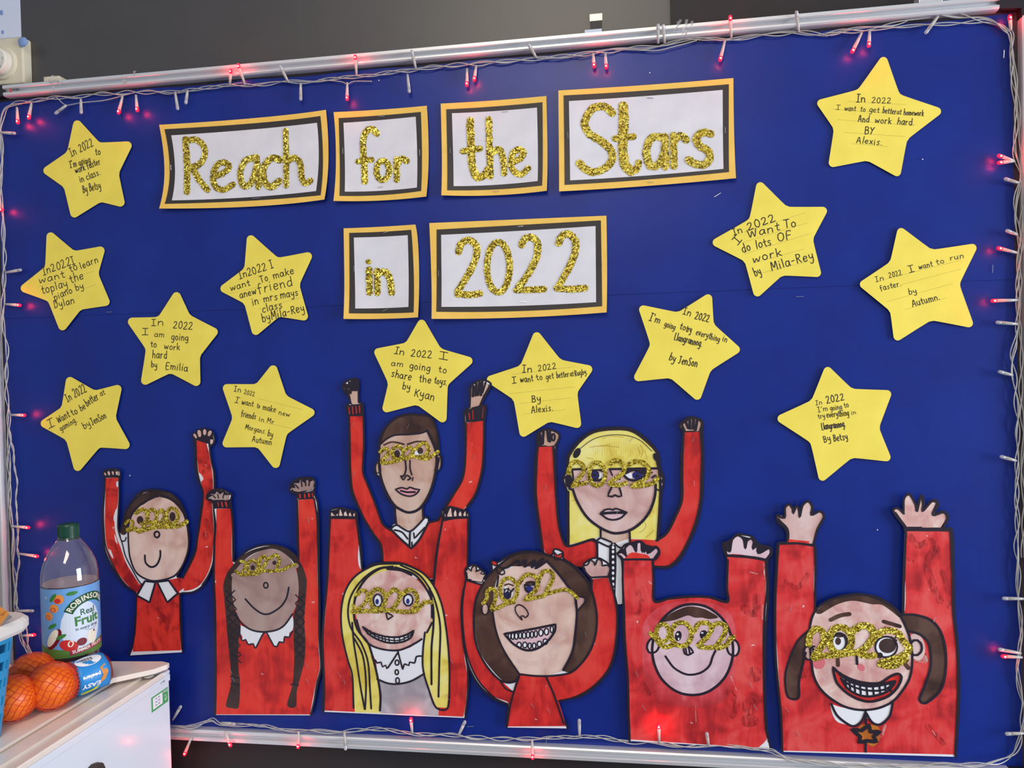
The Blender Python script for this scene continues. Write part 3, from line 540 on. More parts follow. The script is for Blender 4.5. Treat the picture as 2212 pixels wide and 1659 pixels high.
 ('s',0,4.7,3.826,[3887,14336,3875,14182],[]),
 ('s',0,4.7,3.840,[3943,14306,3916,14162],[]),
 ('s',0,4.03,3.854,[1297,13917,1271,13659,1245,13180,1258,12901,1303,12501,1344,12122],[]),
 ('s',0,4.03,3.868,[1566,13905,1575,13597,1591,13100,1619,12623,1678,12345,1774,12216,2201,12339,2259,12300,2254,11914],[]),
 ('s',0,4.03,3.882,[3723,14126,3697,13778,3685,13371,3671,13002,3565,12730,3413,12447,3248,12329],[]),
 ('s',0,4.03,3.896,[3996,14132,4013,13775,3992,13293,3973,13003,3891,12635,3751,12294,3594,12030,3430,11895,3181,11892],[]),
 ('s',0,4.36,3.910,[1779,12246,1796,13140],[]),
 ('s',0,4.36,3.924,[1804,13497,1820,13734,2003,13980,2242,14140,2555,14187,2864,14160,3101,13997,3288,13781,3311,13528,3326,13139,3263,12329],[]),
 ('s',0,1.01,3.938,[2020,13871,2240,14022,2514,14090,2805,14075,3015,13994,3203,13811],[]),
 ('s',0,3.69,3.952,[1884,13516,2111,13527],[]),
 ('s',0,3.69,3.966,[2501,13519,3296,13528],[]),
 ('s',0,3.36,3.980,[1874,13496,1879,13318,1807,13189,1876,13176],[2]),
 ('s',0,4.36,3.994,[1876,13176,1941,12981,2092,12725,2285,12557,2478,12460,2594,12441,2789,12482,2985,12611,3143,12807,3234,13061,3252,13256],[]),
 ('f',1,0,4.008,[1866,13328,1853,13256,1822,13211,1785,13211,1757,13256,1747,13328,1760,13401,1791,13445,1827,13445,1856,13400],[]),
 ('f',1,0,4.022,[2006,13764,1969,13722,1927,13706,1898,13723,1892,13767,1912,13820,1950,13863,1992,13879,2021,13861,2026,13818],[]),
 ('f',1,0,4.036,[3302,13728,3307,13686,3295,13655,3270,13646,3242,13663,3222,13699,3216,13741,3228,13772,3253,13781,3281,13764],[]),
 ('s',0,4.7,4.050,[3285,13645,3320,13489,3384,13353,3335,13295],[]),
 ('s',0,3.36,4.064,[1712,13358,1803,13418],[]),
 ('s',0,2.69,4.078,[3239,13275,3266,13178,3313,13158],[]),
 ('s',0,2.69,4.092,[3097,13373,3195,13461],[]),
 ('s',0,2.69,4.106,[3193,13373,3251,13412],[]),
 ('f',1,0,4.120,[2165,13511,2404,13517,2432,13454,2345,13484,2247,13499,2177,13446],[0]),
 ('s',0,4.03,4.134,[2167,13416,2224,13337,2341,13337,2421,13395],[]),
 ('f',1,0,4.148,[2273,13420,2267,13401,2253,13390,2236,13390,2223,13401,2218,13420,2224,13438,2238,13450,2255,13450,2268,13438],[]),
 ('s',1,2.35,4.162,[2316,13420,2302,13376,2268,13349,2227,13349,2195,13376,2183,13420,2197,13464,2230,13491,2272,13491,2304,13464],[]),
 ('f',1,0,4.176,[2694,13444,2851,13535,3091,13530,3089,13413,3003,13452,2888,13482,2771,13433],[0]),
 ('s',0,4.03,4.190,[2713,13438,2789,13359,2866,13331,3001,13345,3079,13413],[]),
 ('f',1,0,4.204,[2985,13403,2978,13385,2963,13374,2944,13374,2929,13385,2923,13403,2929,13422,2945,13433,2964,13433,2979,13422],[]),
 ('s',0,3.36,4.218,[2538,13238,2477,13120,2462,13069,2530,13057,2579,13085,2637,13057,2686,13069,2677,13130,2650,13218],[]),
 ('s',0,2.69,4.232,[2501,13513,2542,13415],[]),
 ('s',0,2.69,4.246,[2658,13405,2663,13346],[]),
 ('s',1,3.02,4.260,[2329,12775,2408,12835,2487,12849,2535,12833,2584,12857,2661,12835,2761,12794,2678,12708,2560,12668,2444,12687],[0,6]),
 ('s',0,4.7,4.274,[2338,12769,2485,12786,2757,12791],[]),
 ('s',0,3.69,4.288,[2327,12539,2324,12371],[]),
 ('s',0,3.69,4.302,[2805,12502,2809,12316],[]),
 ('s',1,3.02,4.316,[2323,12367,2250,12311,2453,12214,2517,12280],[0,1,2]),
 ('s',0,3.02,4.330,[2552,12274,2657,12197,2800,12277],[]),
 ('f',1,0,4.344,[2463,12234,2574,12245,2577,11920,2554,11525,2541,11257,2506,11524,2483,11642,2456,11918],[0,1,4]),
 ('s',0,3.02,4.358,[2162,12330,2240,12291,2256,12153],[])]),
('shirt_button','white',None,[('f',1,0,4.372,[2548,12205,2544,12189,2533,12179,2519,12179,2509,12189,2505,12205,2510,12221,2521,12231,2534,12231,2544,12222],[])]),
('shirt_button','white',None,[('f',1,0,4.386,[2546,12133,2542,12116,2531,12106,2518,12106,2507,12116,2504,12132,2508,12148,2519,12158,2532,12159,2543,12149],[])]),
('shirt_button','white',None,[('f',1,0,4.400,[2545,12048,2540,12032,2529,12021,2516,12021,2505,12031,2502,12047,2506,12064,2517,12074,2530,12074,2541,12064],[])]),
('shirt_button','white',None,[('f',1,0,4.414,[2543,11953,2538,11937,2527,11927,2514,11927,2503,11936,2500,11953,2504,11969,2515,11979,2528,11979,2539,11969],[])]),
('shirt_button','white',None,[('f',1,0,4.428,[2540,11861,2536,11844,2525,11834,2512,11834,2501,11844,2498,11860,2502,11876,2513,11886,2526,11887,2537,11877],[])]),
('shirt_button','white',None,[('f',1,0,4.442,[2538,11772,2534,11756,2523,11745,2510,11745,2499,11755,2496,11771,2500,11787,2511,11798,2524,11798,2535,11788],[])]),
('shirt_button','white',None,[('f',1,0,4.456,[2537,11683,2532,11667,2521,11657,2508,11656,2497,11666,2494,11682,2498,11699,2509,11709,2522,11709,2533,11699],[])]),
('shirt_button','white',None,[('f',1,0,4.470,[2534,11584,2530,11568,2519,11558,2506,11558,2495,11568,2491,11584,2496,11600,2507,11610,2520,11610,2531,11601],[])]),
('shirt_button','white',None,[('f',1,0,4.484,[2533,11506,2528,11489,2517,11479,2504,11479,2493,11489,2490,11505,2494,11521,2505,11531,2518,11532,2529,11522],[])]),
('glitter_glasses','glitter',None,[('s',0,6.99,4.498,[1804,13458,1857,13606,1976,13645,2063,13565,2050,13447,1949,13329,1878,13244,1987,13269,2105,13289],[]),
 ('s',1,7.46,4.512,[2422,13435,2394,13322,2326,13252,2244,13252,2179,13323,2156,13436,2184,13550,2252,13620,2334,13619,2399,13549],[]),
 ('s',0,7.46,4.526,[2504,13612,2621,13666,2732,13591,2714,13454,2575,13346,2496,13274,2632,13248,2768,13287],[]),
 ('s',0,7.46,4.540,[2813,13590,2969,13648,3102,13588,3147,13462,3058,13335,2863,13238,3037,13241,3210,13286,3289,13373],[])]),
('staple','metal',None,[('w',0,0.7,4.722,[2894,14040,2825,13973],[])]),
('staple','metal',None,[('w',0,0.7,4.736,[3894,14038,3855,13962],[])]),
('staple','metal',None,[('w',0,0.7,4.750,[3876,13324,3877,13227],[])]),
('staple','metal',None,[('w',0,0.7,4.764,[1440,13272,1424,13182],[])]),
('staple','metal',None,[('w',0,0.7,4.778,[2603,12837,2609,12739],[])])]),
('paper_figure','small painted cut-out with pointed white collar, leftmost, beside the squash bottle','paper figure','painted paper figures with raised arms',None,[
('paper_sheet','paper',None,[('f',1,0,3.014,[-6828,13500,-6792,13544,-6503,13542,-6518,13278,-6520,13071,-6546,12812,-6567,12553,-6545,12384,-6474,12553,-6395,12781,-6261,12968,-6129,13110,-5959,13174,-5735,13174,-5487,13117,-5320,12974,-5235,12816,-5176,12586,-5150,12305,-5178,12048,-5259,11868,-5356,11687,-5415,11584,-5314,11565,-5196,11767,-5049,12050,-4991,12306,-4941,12561,-4905,12817,-4847,13071,-4883,13224,-4948,13402,-4979,13606,-4984,13886,-4991,14064,-5015,14166,-4939,14236,-4869,14276,-4787,14285,-4639,14243,-4587,14085,-4628,13997,-4689,13954,-4665,13706,-4614,13503,-4616,13198,-4637,12919,-4627,12563,-4630,12309,-4660,12054,-4700,11824,-4789,11619,-4905,11433,-5102,11307,-5329,11282,-5357,11263,-5358,10762,-5350,10191,-6429,10098,-6336,10322,-6284,10739,-6252,11246,-6445,11380,-6636,11611,-6783,11875,-6862,12108,-6875,12551,-6865,12811,-6824,13149,-6809,13409],[57,58])]),
('outline_edge','marker',None,[('s',0,3.43,3.017,[-6429,10098,-6336,10322,-6284,10739,-6252,11246,-6445,11380,-6635,11611,-6782,11875,-6862,12108,-6875,12551,-6865,12811,-6824,13149,-6809,13409,-6828,13500,-6792,13544,-6503,13542,-6518,13278,-6520,13071,-6546,12812,-6567,12553,-6545,12384,-6474,12553,-6395,12781,-6261,12968,-6129,13110,-5959,13174,-5735,13174,-5487,13117,-5320,12974,-5235,12816,-5176,12586,-5150,12305,-5178,12048,-5259,11868,-5356,11687,-5415,11584,-5313,11565,-5196,11767,-5049,12050,-4991,12306,-4941,12561,-4905,12817,-4847,13071,-4883,13224,-4948,13402,-4979,13606,-4984,13886,-4991,14064,-5015,14166,-4939,14236,-4869,14276,-4787,14285,-4638,14243,-4587,14085,-4628,13997,-4689,13954,-4665,13706,-4614,13503,-4616,13198,-4637,12919,-4627,12563,-4630,12309,-4660,12054,-4700,11824,-4789,11619,-4905,11433,-5102,11307,-5329,11282,-5357,11264,-5358,10762,-5350,10191],[0,69])]),
('jumper','red_c',None,[('f',1,0,3.028,[-6784,13396,-6533,13408,-6537,13227,-6560,12916,-6631,12656,-6622,12371,-6532,12112,-6429,11827,-6269,11570,-6148,11391,-6228,11286,-6416,11412,-6606,11643,-6739,11901,-6815,12161,-6835,12551,-6815,12915],[0,1,9])]),
('jumper','red_c',None,[('f',1,0,3.042,[-6227,11312,-6146,11443,-5542,11530,-5319,11547,-5378,11302,-5388,10761,-5382,10226,-6361,10170,-6294,10479,-6245,11130],[0,6,7])]),
('jumper','red_c',None,[('f',1,0,3.056,[-4952,14076,-4752,14100,-4713,13884,-4682,13681,-4656,13477,-4649,13198,-4680,12919,-4665,12563,-4683,12181,-4732,11850,-4845,11593,-5021,11398,-5272,11324,-5437,11352,-5543,11505,-5320,11539,-5175,11741,-5027,12050,-4968,12306,-4900,12715,-4841,13071,-4865,13249,-4918,13479,-4946,13784],[0,1])]),
('bare_paper','paper',None,[('f',1,0,3.070,[-6572,13330,-6527,13343,-6537,13227,-6570,13240],[]),
 ('f',1,0,3.084,[-6654,12656,-6605,12812,-6573,12838,-6597,12656,-6634,12578],[]),
 ('f',1,0,3.098,[-4950,13492,-4882,13466,-4831,13377,-4873,13326,-4913,13377],[]),
 ('f',1,0,3.112,[-6783,12083,-6732,12058,-6681,11902,-6736,11954],[]),
 ('f',1,0,3.126,[-4765,14107,-4728,14061,-4713,13884,-4737,13960],[]),
 ('f',1,0,3.140,[-6650,12358,-6615,12293,-6586,12163,-6627,12215],[]),
 ('f',1,0,3.154,[-5354,11328,-5283,11368,-5300,11304],[])]),
('dark_wash','red_wash',None,[('s',0,10.82,3.168,[-4861,13682,-4728,13579,-4812,13504],[]),
 ('s',0,11.76,3.182,[-6726,12214,-6589,12085,-6647,12033],[]),
 ('s',0,14.11,3.196,[-4816,12588,-4738,12461,-4853,12307],[]),
 ('s',0,7.05,3.210,[-5810,11010,-5765,10701],[])]),
('face','skin_light',None,[('f',1,0,3.224,[-6356,12399,-6339,12554,-6253,12762,-6078,12917,-5879,13007,-5710,13059,-5517,13020,-5327,12893,-5238,12688,-5184,12407,-5189,12100,-5310,11791,-5482,11609,-5764,11522,-5987,11529,-6208,11649,-6326,11907,-6353,12166],[])]),
('hair','brown_dark',None,[('f',1,0,3.238,[-6521,12372,-6472,12554,-6379,12787,-6246,12955,-6072,13097,-5846,13154,-5596,13136,-5405,13046,-5272,12893,-5237,12714,-5329,12841,-5490,12982,-5710,13046,-5879,13007,-6022,12917,-6223,12813,-6329,12606,-6384,12399,-6443,12341],[])]),
('collar','white',None,[('f',1,0,3.252,[-6059,11491,-5849,11474,-5980,11097,-6229,11221],[0,1,2,3])]),
('collar','white',None,[('f',1,0,3.266,[-5815,11480,-5583,11510,-5410,11276,-5625,11104],[0,1,2,3])]),
('hand_outline','marker',None,[('f',1,0,3.272,[-6816,13481,-6811,13497,-6731,13534,-6714,13537,-6636,13539,-6544,13526,-6530,13512,-6526,13491,-6532,13470,-6546,13457,-6788,13432,-6801,13441,-6812,13460],[0,1,2,3,4,5,6,7,8,9,10,11,12]),
 ('s',1,2.5,3.273,[-6816,13481,-6811,13497,-6731,13534,-6714,13537,-6636,13539,-6544,13526,-6530,13512,-6525,13491,-6532,13470,-6546,13457,-6787,13432,-6801,13441,-6812,13460],[0,1,2,3,4,5,6,7,8,9,10,11,12])]),
('hand','skin_light',None,[('f',1,0,3.280,[-6774,13472,-6771,13451,-6776,13436,-6787,13432,-6801,13441,-6812,13460,-6816,13481,-6811,13497,-6799,13501,-6785,13491],[]),
 ('f',1,0,3.294,[-6687,13496,-6688,13468,-6700,13450,-6717,13447,-6734,13461,-6744,13488,-6742,13515,-6731,13534,-6714,13537,-6697,13523],[]),
 ('f',1,0,3.308,[-6616,13500,-6616,13474,-6623,13457,-6635,13455,-6648,13469,-6655,13494,-6656,13520,-6648,13537,-6636,13539,-6624,13525],[]),
 ('f',1,0,3.322,[-6525,13491,-6531,13470,-6546,13457,-6563,13457,-6577,13470,-6582,13491,-6576,13513,-6561,13526,-6543,13526,-6530,13512],[])]),
('hand_outline','marker',None,[('f',1,0,3.328,[-5002,14175,-4998,14198,-4906,14263,-4881,14267,-4787,14280,-4767,14280,-4664,14255,-4645,14245,-4618,14060,-4627,14031,-4646,14013,-4670,14013,-4952,14101,-4974,14115,-4992,14143],[0,1,2,3,4,5,6,7,8,9,10,11,12,13,14]),
 ('s',1,2.5,3.329,[-5002,14175,-4998,14198,-4906,14263,-4881,14267,-4787,14280,-4767,14280,-4664,14255,-4645,14245,-4618,14060,-4627,14031,-4646,14013,-4670,14013,-4952,14101,-4974,14115,-4992,14143],[0,1,2,3,4,5,6,7,8,9,10,11,12,13,14])]),
('hand','skin_light',None,[('f',1,0,3.336,[-4942,14164,-4933,14132,-4937,14108,-4952,14101,-4974,14115,-4992,14143,-5001,14175,-4998,14198,-4982,14205,-4961,14191],[]),
 ('f',1,0,3.350,[-4843,14209,-4845,14170,-4861,14143,-4886,14139,-4910,14160,-4924,14197,-4922,14236,-4905,14263,-4880,14267,-4856,14246],[]),
 ('f',1,0,3.364,[-4746,14227,-4753,14194,-4770,14174,-4791,14174,-4806,14195,-4811,14227,-4804,14260,-4787,14280,-4767,14280,-4751,14259],[]),
 ('f',1,0,3.378,[-4657,14184,-4683,14156,-4710,14146,-4729,14156,-4731,14183,-4717,14217,-4691,14245,-4663,14255,-4645,14245,-4642,14218],[]),
 ('f',1,0,3.392,[-4618,14060,-4626,14031,-4646,14013,-4669,14013,-4688,14031,-4694,14061,-4686,14091,-4666,14109,-4643,14109,-4624,14090],[])]),
('marker_outline','marker',None,[('s',0,4,3.406,[-6794,13422,-6515,13429],[]),
 ('s',0,3.2,3.420,[-6762,13526,-6742,13435],[]),
 ('s',0,3.2,3.434,[-6682,13533,-6671,13435],[]),
 ('s',0,3.2,3.448,[-6596,13533,-6588,13440],[]),
 ('s',0,2,3.462,[-6818,13534,-6506,13533],[]),
 ('s',0,3.6,3.476,[-4968,14090,-4844,14126,-4707,14138],[]),
 ('s',0,2.8,3.490,[-4937,14216,-4912,14127],[]),
 ('s',0,3.2,3.504,[-4834,14253,-4827,14134],[]),
 ('s',0,3.2,3.518,[-4726,14239,-4740,14138],[]),
 ('s',0,2.8,3.532,[-4708,14112,-4621,14106],[]),
 ('s',0,3.6,3.546,[-4693,14137,-4691,13960],[]),
 ('s',0,2.8,3.560,[-6793,13410,-6814,13150,-6850,12812,-6856,12552,-6834,12162,-6749,11902,-6603,11618,-6440,11413,-6242,11274],[]),
 ('s',0,2.4,3.574,[-6515,13422,-6522,13072,-6552,12709,-6567,12450,-6484,12165,-6435,11958,-6316,11726,-6183,11495,-6129,11431],[]),
 ('s',0,3.2,3.588,[-4960,14064,-4959,13785,-4946,13530,-4911,13352,-4849,13148,-4855,12970,-4906,12690,-4949,12461,-4988,12282,-5029,12051,-5171,11768,-5302,11561],[]),
 ('s',0,2.8,3.602,[-4685,13960,-4662,13681,-4625,13503,-4624,13199,-4644,12920,-4629,12564,-4647,12183,-4697,11839,-4791,11621,-4920,11440],[]),
 ('s',1,3.2,3.616,[-6362,12400,-6342,12555,-6250,12762,-6076,12918,-5876,13016,-5707,13067,-5514,13026,-5319,12893,-5222,12689,-5165,12408,-5170,12101,-5294,11792,-5466,11597,-5762,11508,-5985,11514,-6220,11645,-6337,11908,-6362,12167],[]),
 ('s',0,2.4,3.630,[-6518,12386,-6469,12554,-6382,12783,-6249,12956,-6126,13072,-5983,13150,-5593,13149,-5375,13042,-5231,12817],[]),
 ('s',0,2.4,3.644,[-6533,12360,-6509,12243,-6438,12231,-6408,12296],[]),
 ('s',1,3.6,3.658,[-6056,11492,-5846,11475,-5977,11098,-6226,11223],[0,1,2,3]),
 ('s',1,3.6,3.672,[-5813,11481,-5580,11511,-5408,11277,-5622,11106],[0,1,2,3]),
 ('s',0,2.8,3.686,[-5366,11278,-5376,10764,-5360,10250],[]),
 ('s',0,2,3.700,[-6231,11223,-6255,10872,-6292,10482],[]),
 ('s',1,3.6,3.714,[-5731,12358,-5743,12325,-5770,12304,-5803,12304,-5828,12324,-5837,12357,-5826,12391,-5799,12411,-5766,12412,-5740,12391],[]),
 ('s',0,3.6,3.728,[-6039,11968,-6029,11834,-5920,11753,-5801,11806,-5731,11954,-5728,12057],[])]),
('eye','brown_dark',None,[('f',1,0,3.742,[-6046,12621,-6061,12576,-6095,12548,-6137,12547,-6170,12575,-6181,12621,-6166,12666,-6132,12695,-6090,12695,-6057,12667],[])]),
('eye','brown_dark',None,[('f',1,0,3.756,[-5403,12688,-5416,12637,-5448,12605,-5486,12605,-5515,12637,-5525,12688,-5511,12739,-5480,12771,-5442,12771,-5413,12740],[])]),
('glitter_glasses','glitter',None,[('s',0,8.32,3.770,[-6373,12439,-6204,12453,-6149,12414,-5951,12467,-5754,12502,-5559,12503,-5392,12514,-5267,12548,-5182,12600],[]),
 ('s',0,5.55,3.784,[-6411,12555,-6339,12607,-6255,12582,-6301,12478],[]),
 ('s',0,7.77,3.798,[-6193,12750,-6078,12815,-5968,12764,-5973,12609,-6062,12480],[]),
 ('s',1,7.21,3.812,[-5778,12687,-5798,12611,-5848,12564,-5906,12564,-5952,12611,-5968,12686,-5947,12762,-5898,12809,-5839,12809,-5793,12763],[]),
 ('s',0,7.21,3.826,[-5744,12764,-5659,12803,-5622,12688,-5725,12520],[]),
 ('s',1,6.66,3.840,[-5347,12702,-5372,12619,-5432,12567,-5503,12567,-5560,12618,-5579,12701,-5554,12784,-5494,12835,-5422,12835,-5366,12784],[]),
 ('s',0,6.66,3.854,[-6087,12557,-5834,12584,-5501,12560],[])]),
('staple','metal',None,[('w',0,0.7,4.036,[-5696,13072,-5695,12975],[])]),
('staple','metal',None,[('w',0,0.7,4.050,[-4808,12431,-4807,12324],[])])]),
('paper_figure','painted cut-out with two long dark plaits and scalloped white collar','paper figure','painted paper figures with raised arms',None,[
('paper_sheet','paper',None,[('f',1,0,4.514,[-4779,13030,-4718,13130,-4595,13191,-4451,13186,-4333,13129,-4277,13097,-4308,12995,-4296,12856,-4272,12615,-4273,12159,-4277,11877,-4177,11951,-4001,12087,-3772,12169,-3517,12188,-3266,12124,-3097,11999,-3050,11912,-3053,12171,-3051,12568,-3046,13018,-3051,13110,-3159,13145,-3171,13216,-3123,13303,-2976,13387,-2721,13381,-2692,13255,-2713,13123,-2657,12939,-2653,12439,-2665,11779,-2671,11119,-2687,10589,-2677,10007,-2762,9685,-2835,9364,-2901,9137,-4747,9066,-4721,9585,-4698,10264,-4689,11076,-4688,11616,-4658,12155,-4633,12559,-4642,12802,-4660,12963],[37,38])]),
('outline_edge','marker',None,[('s',0,3.43,4.517,[-4747,9066,-4721,9585,-4698,10264,-4688,11076,-4688,11616,-4658,12155,-4633,12559,-4642,12802,-4660,12963,-4779,13030,-4718,13130,-4595,13191,-4451,13186,-4333,13129,-4277,13097,-4308,12995,-4296,12856,-4272,12615,-4273,12159,-4277,11877,-4177,11951,-4001,12087,-3772,12169,-3517,12188,-3266,12124,-3097,11999,-3049,11912,-3053,12171,-3051,12568,-3046,13018,-3051,13110,-3159,13145,-3171,13216,-3123,13303,-2976,13387,-2721,13381,-2692,13255,-2713,13123,-2657,12939,-2653,12439,-2665,11779,-2671,11119,-2687,10589,-2677,10007,-2762,9686,-2835,9364,-2901,9137],[0,46])]),
('jumper','red_a',None,[('f',1,0,4.528,[-4592,12834,-4319,12843,-4299,12588,-4313,11890,-4182,11785,-3053,11800,-3038,12013,-3024,12568,-3016,12997,-2724,13018,-2689,12807,-2686,12438,-2699,11647,-2696,11118,-2719,10456,-2708,10006,-2789,9711,-2869,9362,-2911,9153,-4732,9075,-4703,9586,-4672,10535,-4671,11076,-4667,11616,-4633,12210,-4601,12560],[0,1,5,8,9,18,19])]),
('hand_outline','marker',None,[('f',1,0,4.534,[-4744,13030,-4698,13111,-4552,13173,-4438,13151,-4334,13092,-4357,12990,-4659,12984],[0,1,2,3,4,5,6]),
 ('s',1,2.5,4.535,[-4744,13030,-4698,13111,-4552,13173,-4438,13151,-4334,13092,-4357,12990,-4659,12984],[0,1,2,3,4,5,6])]),
('hand','skin_grey',None,[('f',1,0,4.542,[-4744,13030,-4656,13076,-4698,13111,-4612,13097,-4552,13173,-4506,13097,-4438,13151,-4440,13084,-4334,13092,-4357,12990,-4659,12984],[])]),
('hand_outline','marker',None,[('f',1,0,4.548,[-3143,13216,-3085,13295,-2963,13361,-2838,13360,-2728,13347,-2725,13255,-2761,13176,-3012,13129,-3109,13150],[0,1,2,3,4,5,6,7,8]),
 ('s',1,2.5,4.549,[-3143,13216,-3085,13295,-2963,13361,-2838,13360,-2728,13347,-2725,13255,-2761,13176,-3012,13129,-3109,13150],[0,1,2,3,4,5,6,7,8])]),
('hand','skin_grey',None,[('f',1,0,4.556,[-3143,13216,-3065,13208,-3085,13295,-2993,13295,-2963,13361,-2895,13295,-2838,13360,-2798,13308,-2728,13347,-2725,13255,-2761,13176,-3012,13129,-3109,13150],[])]),
('sleeve_cuff','marker',None,[('f',1,0,4.570,[-4654,12976,-4320,12985,-4302,12843,-4629,12837],[0,1,2,3])]),
('sleeve_cuff','marker',None,[('f',1,0,4.584,[-3040,13123,-2728,13144,-2715,13018,-3021,12999],[0,1,2,3])]),
('cuff_stripe','red_a',None,[('s',0,2.24,4.598,[-4487,12963,-4467,12877],[])]),
('cuff_stripe','red_a',None,[('s',0,2.99,4.612,[-4406,12963,-4389,12883],[])]),
('cuff_stripe','red_a',None,[('s',0,1.25,4.626,[-4559,12958,-4547,12883],[])]),
('cuff_stripe','red_a',None,[('s',0,2.24,4.640,[-2984,13097,-2981,13031],[])]),
('cuff_stripe','red_a',None,[('s',0,2.24,4.654,[-2895,13102,-2892,13039],[])]),
('cuff_stripe','red_a',None,[('s',0,2.99,4.668,[-2817,13118,-2811,13058],[])]),
('cuff_stripe','red_a',None,[('s',0,1.5,4.682,[-2753,13118,-2744,13058],[])]),
('collar','white',None,[('f',1,0,4.696,[-4187,10724,-3990,10648,-3730,10615,-3849,10424,-3915,10320,-3956,10394,-4056,10378,-4096,10466,-4162,10442,-4160,10523,-4198,10576],[0,2])]),
('collar','white',None,[('f',1,0,4.710,[-3722,10610,-3480,10662,-3196,10949,-3173,10790,-3199,10656,-3257,10614,-3273,10534,-3349,10545,-3374,10438,-3453,10449,-3503,10359,-3559,10379,-3627,10484],[0,2])]),
('plait','brown_dark',None,[('f',1,0,4.724,[-4493,11458,-4333,11514,-4314,11219,-4280,10950,-4199,10791,-4240,10413,-4262,10008,-4235,9685,-4279,9219,-4409,9206,-4523,9242,-4409,9652,-4412,10003,-4441,10407,-4469,10865,-4487,11188],[])]),
('plait','brown_dark',None,[('f',1,0,4.738,[-3057,11642,-2911,11591,-2930,11247,-2970,10848,-2960,10450,-2993,10103,-3071,9835,-3149,9565,-3180,9284,-3339,9304,-3230,9669,-3183,10097,-3179,10577,-3162,10950,-3070,11217],[])]),
('hair','brown_dark',None,[('f',1,0,4.752,[-4494,11417,-4429,11647,-4279,11838,-4030,12042,-3743,12144,-3488,12175,-3238,12112,-3048,11933,-2930,11697,-2914,11485,-3062,11483,-3094,11800,-3269,12010,-3490,12114,-3716,12091,-3946,12003,-4151,11839,-4286,11649,-4321,11434],[])]),
('face','skin_grey',None,[('f',1,0,4.766,[-4335,11461,-4300,11649,-4151,11839,-3946,11989,-3716,12091,-3490,12109,-3269,12010,-3129,11826,-3071,11642,-3059,11377,-3115,11110,-3219,10922,-3365,10732,-3536,10647,-3763,10620,-3989,10662,-4184,10818,-4278,11004,-4328,11219],[])]),
('ear','skin_grey',None,[('f',1,0,4.780,[-4229,11632,-4241,11606,-4270,11590,-4305,11590,-4333,11605,-4343,11630,-4332,11655,-4302,11671,-4267,11672,-4239,11657],[])]),
('ear','skin_grey',None,[('f',1,0,4.794,[-3043,11822,-3053,11796,-3079,11779,-3110,11779,-3134,11795,-3143,11821,-3133,11848,-3107,11864,-3076,11865,-3051,11849],[])]),
('eye','brown_dark',None,[('f',1,0,4.808,[-3876,11776,-3885,11748,-3907,11730,-3934,11730,-3954,11747,-3962,11775,-3953,11803,-3931,11821,-3904,11822,-3884,11804],[])]),
('eye','brown_dark',None,[('f',1,0,4.822,[-3464,11870,-3472,11846,-3492,11832,-3517,11831,-3536,11845,-3543,11869,-3534,11892,-3514,11907,-3490,11908,-3471,11893],[])]),
('marker_outline','marker',None,[('s',1,2.97,4.836,[-3637,11460,-3646,11430,-3668,11411,-3694,11410,-3715,11428,-3722,11458,-3713,11488,-3691,11507,-3665,11507,-3644,11489],[]),
 ('s',0,3.39,4.850,[-4080,11202,-3920,11040,-3753,10942,-3611,10953,-3410,11077,-3292,11240,-3245,11427],[]),
 ('s',0,3.39,4.864,[-4279,10951,-4185,10778,-3989,10649,-3763,10615,-3508,10654,-3350,10746,-3189,10949],[]),
 ('s',0,2.97,4.878,[-4201,10711,-4206,10549,-4161,10443,-4095,10466,-4055,10379,-3955,10395,-3915,10316,-3729,10610,-3626,10485,-3559,10366,-3503,10355,-3452,10444,-3374,10433,-3348,10541,-3272,10529,-3199,10643],[]),
 ('s',0,2.54,4.892,[-4765,13031,-4696,13117,-4579,13179,-4509,13111,-4435,13173,-4423,13098,-4294,13098,-4327,12991,-4652,12977,-4757,13023],[]),
 ('s',0,2.12,4.906,[-4654,13085,-4598,13031],[]),
 ('s',0,2.12,4.920,[-4552,13098,-4540,13031],[]),
 ('s',0,2.12,4.934,[-4437,13098,-4454,13031],[]),
 ('s',0,2.54,4.948,[-3152,13203,-3102,13296,-2975,13375,-2712,13366,-2701,13255,-2746,13150,-3024,13119,-3148,13164],[]),
 ('s',0,2.54,4.962,[-3061,13269,-3007,13208],[]),
 ('s',0,2.54,4.976,[-2948,13335,-2937,13243],[]),
 ('s',0,2.54,4.990,[-2870,13348,-2867,13256],[]),
 ('s',0,2.54,5.004,[-2795,13348,-2806,13256],[]),
 ('s',0,2.97,5.018,[-4639,12803,-4613,12561,-4642,12211,-4673,11617,-4668,11078,-4684,10266,-4703,9588,-4735,9077],[]),
 ('s',0,2.97,5.032,[-4305,12844,-4282,12589,-4296,11892],[]),
 ('s',0,2.97,5.046,[-3033,12992,-3035,12569,-3038,11934],[]),
 ('s',0,2.97,5.060,[-2713,13019,-2676,12703,-2672,12387,-2678,11649,-2683,11120,-2700,10538,-2683,10009,-2767,9714,-2833,9366,-2898,9151],[]),
 ('s',0,2.12,5.074,[-4451,11352,-4284,11207],[]),
 ('s',0,2.12,5.088,[-4279,11355,-4456,11204],[]),
 ('s',0,2.12,5.102,[-4440,11185,-4272,11041],[]),
 ('s',0,2.12,5.116,[-4267,11189,-4444,11037],[]),
 ('s',0,2.12,5.130,[-4428,11018,-4260,10874],[]),
 ('s',0,2.12,5.144,[-4255,11022,-4432,10870],[]),
 ('s',0,2.12,5.158,[-4416,10852,-4248,10708],[]),
 ('s',0,2.12,5.172,[-4243,10856,-4421,10703],[]),
 ('s',0,2.12,5.186,[-4404,10685,-4237,10541],[]),
 ('s',0,2.12,5.200,[-4232,10689,-4409,10537],[]),
 ('s',0,2.12,5.214,[-4392,10518,-4225,10375],[]),
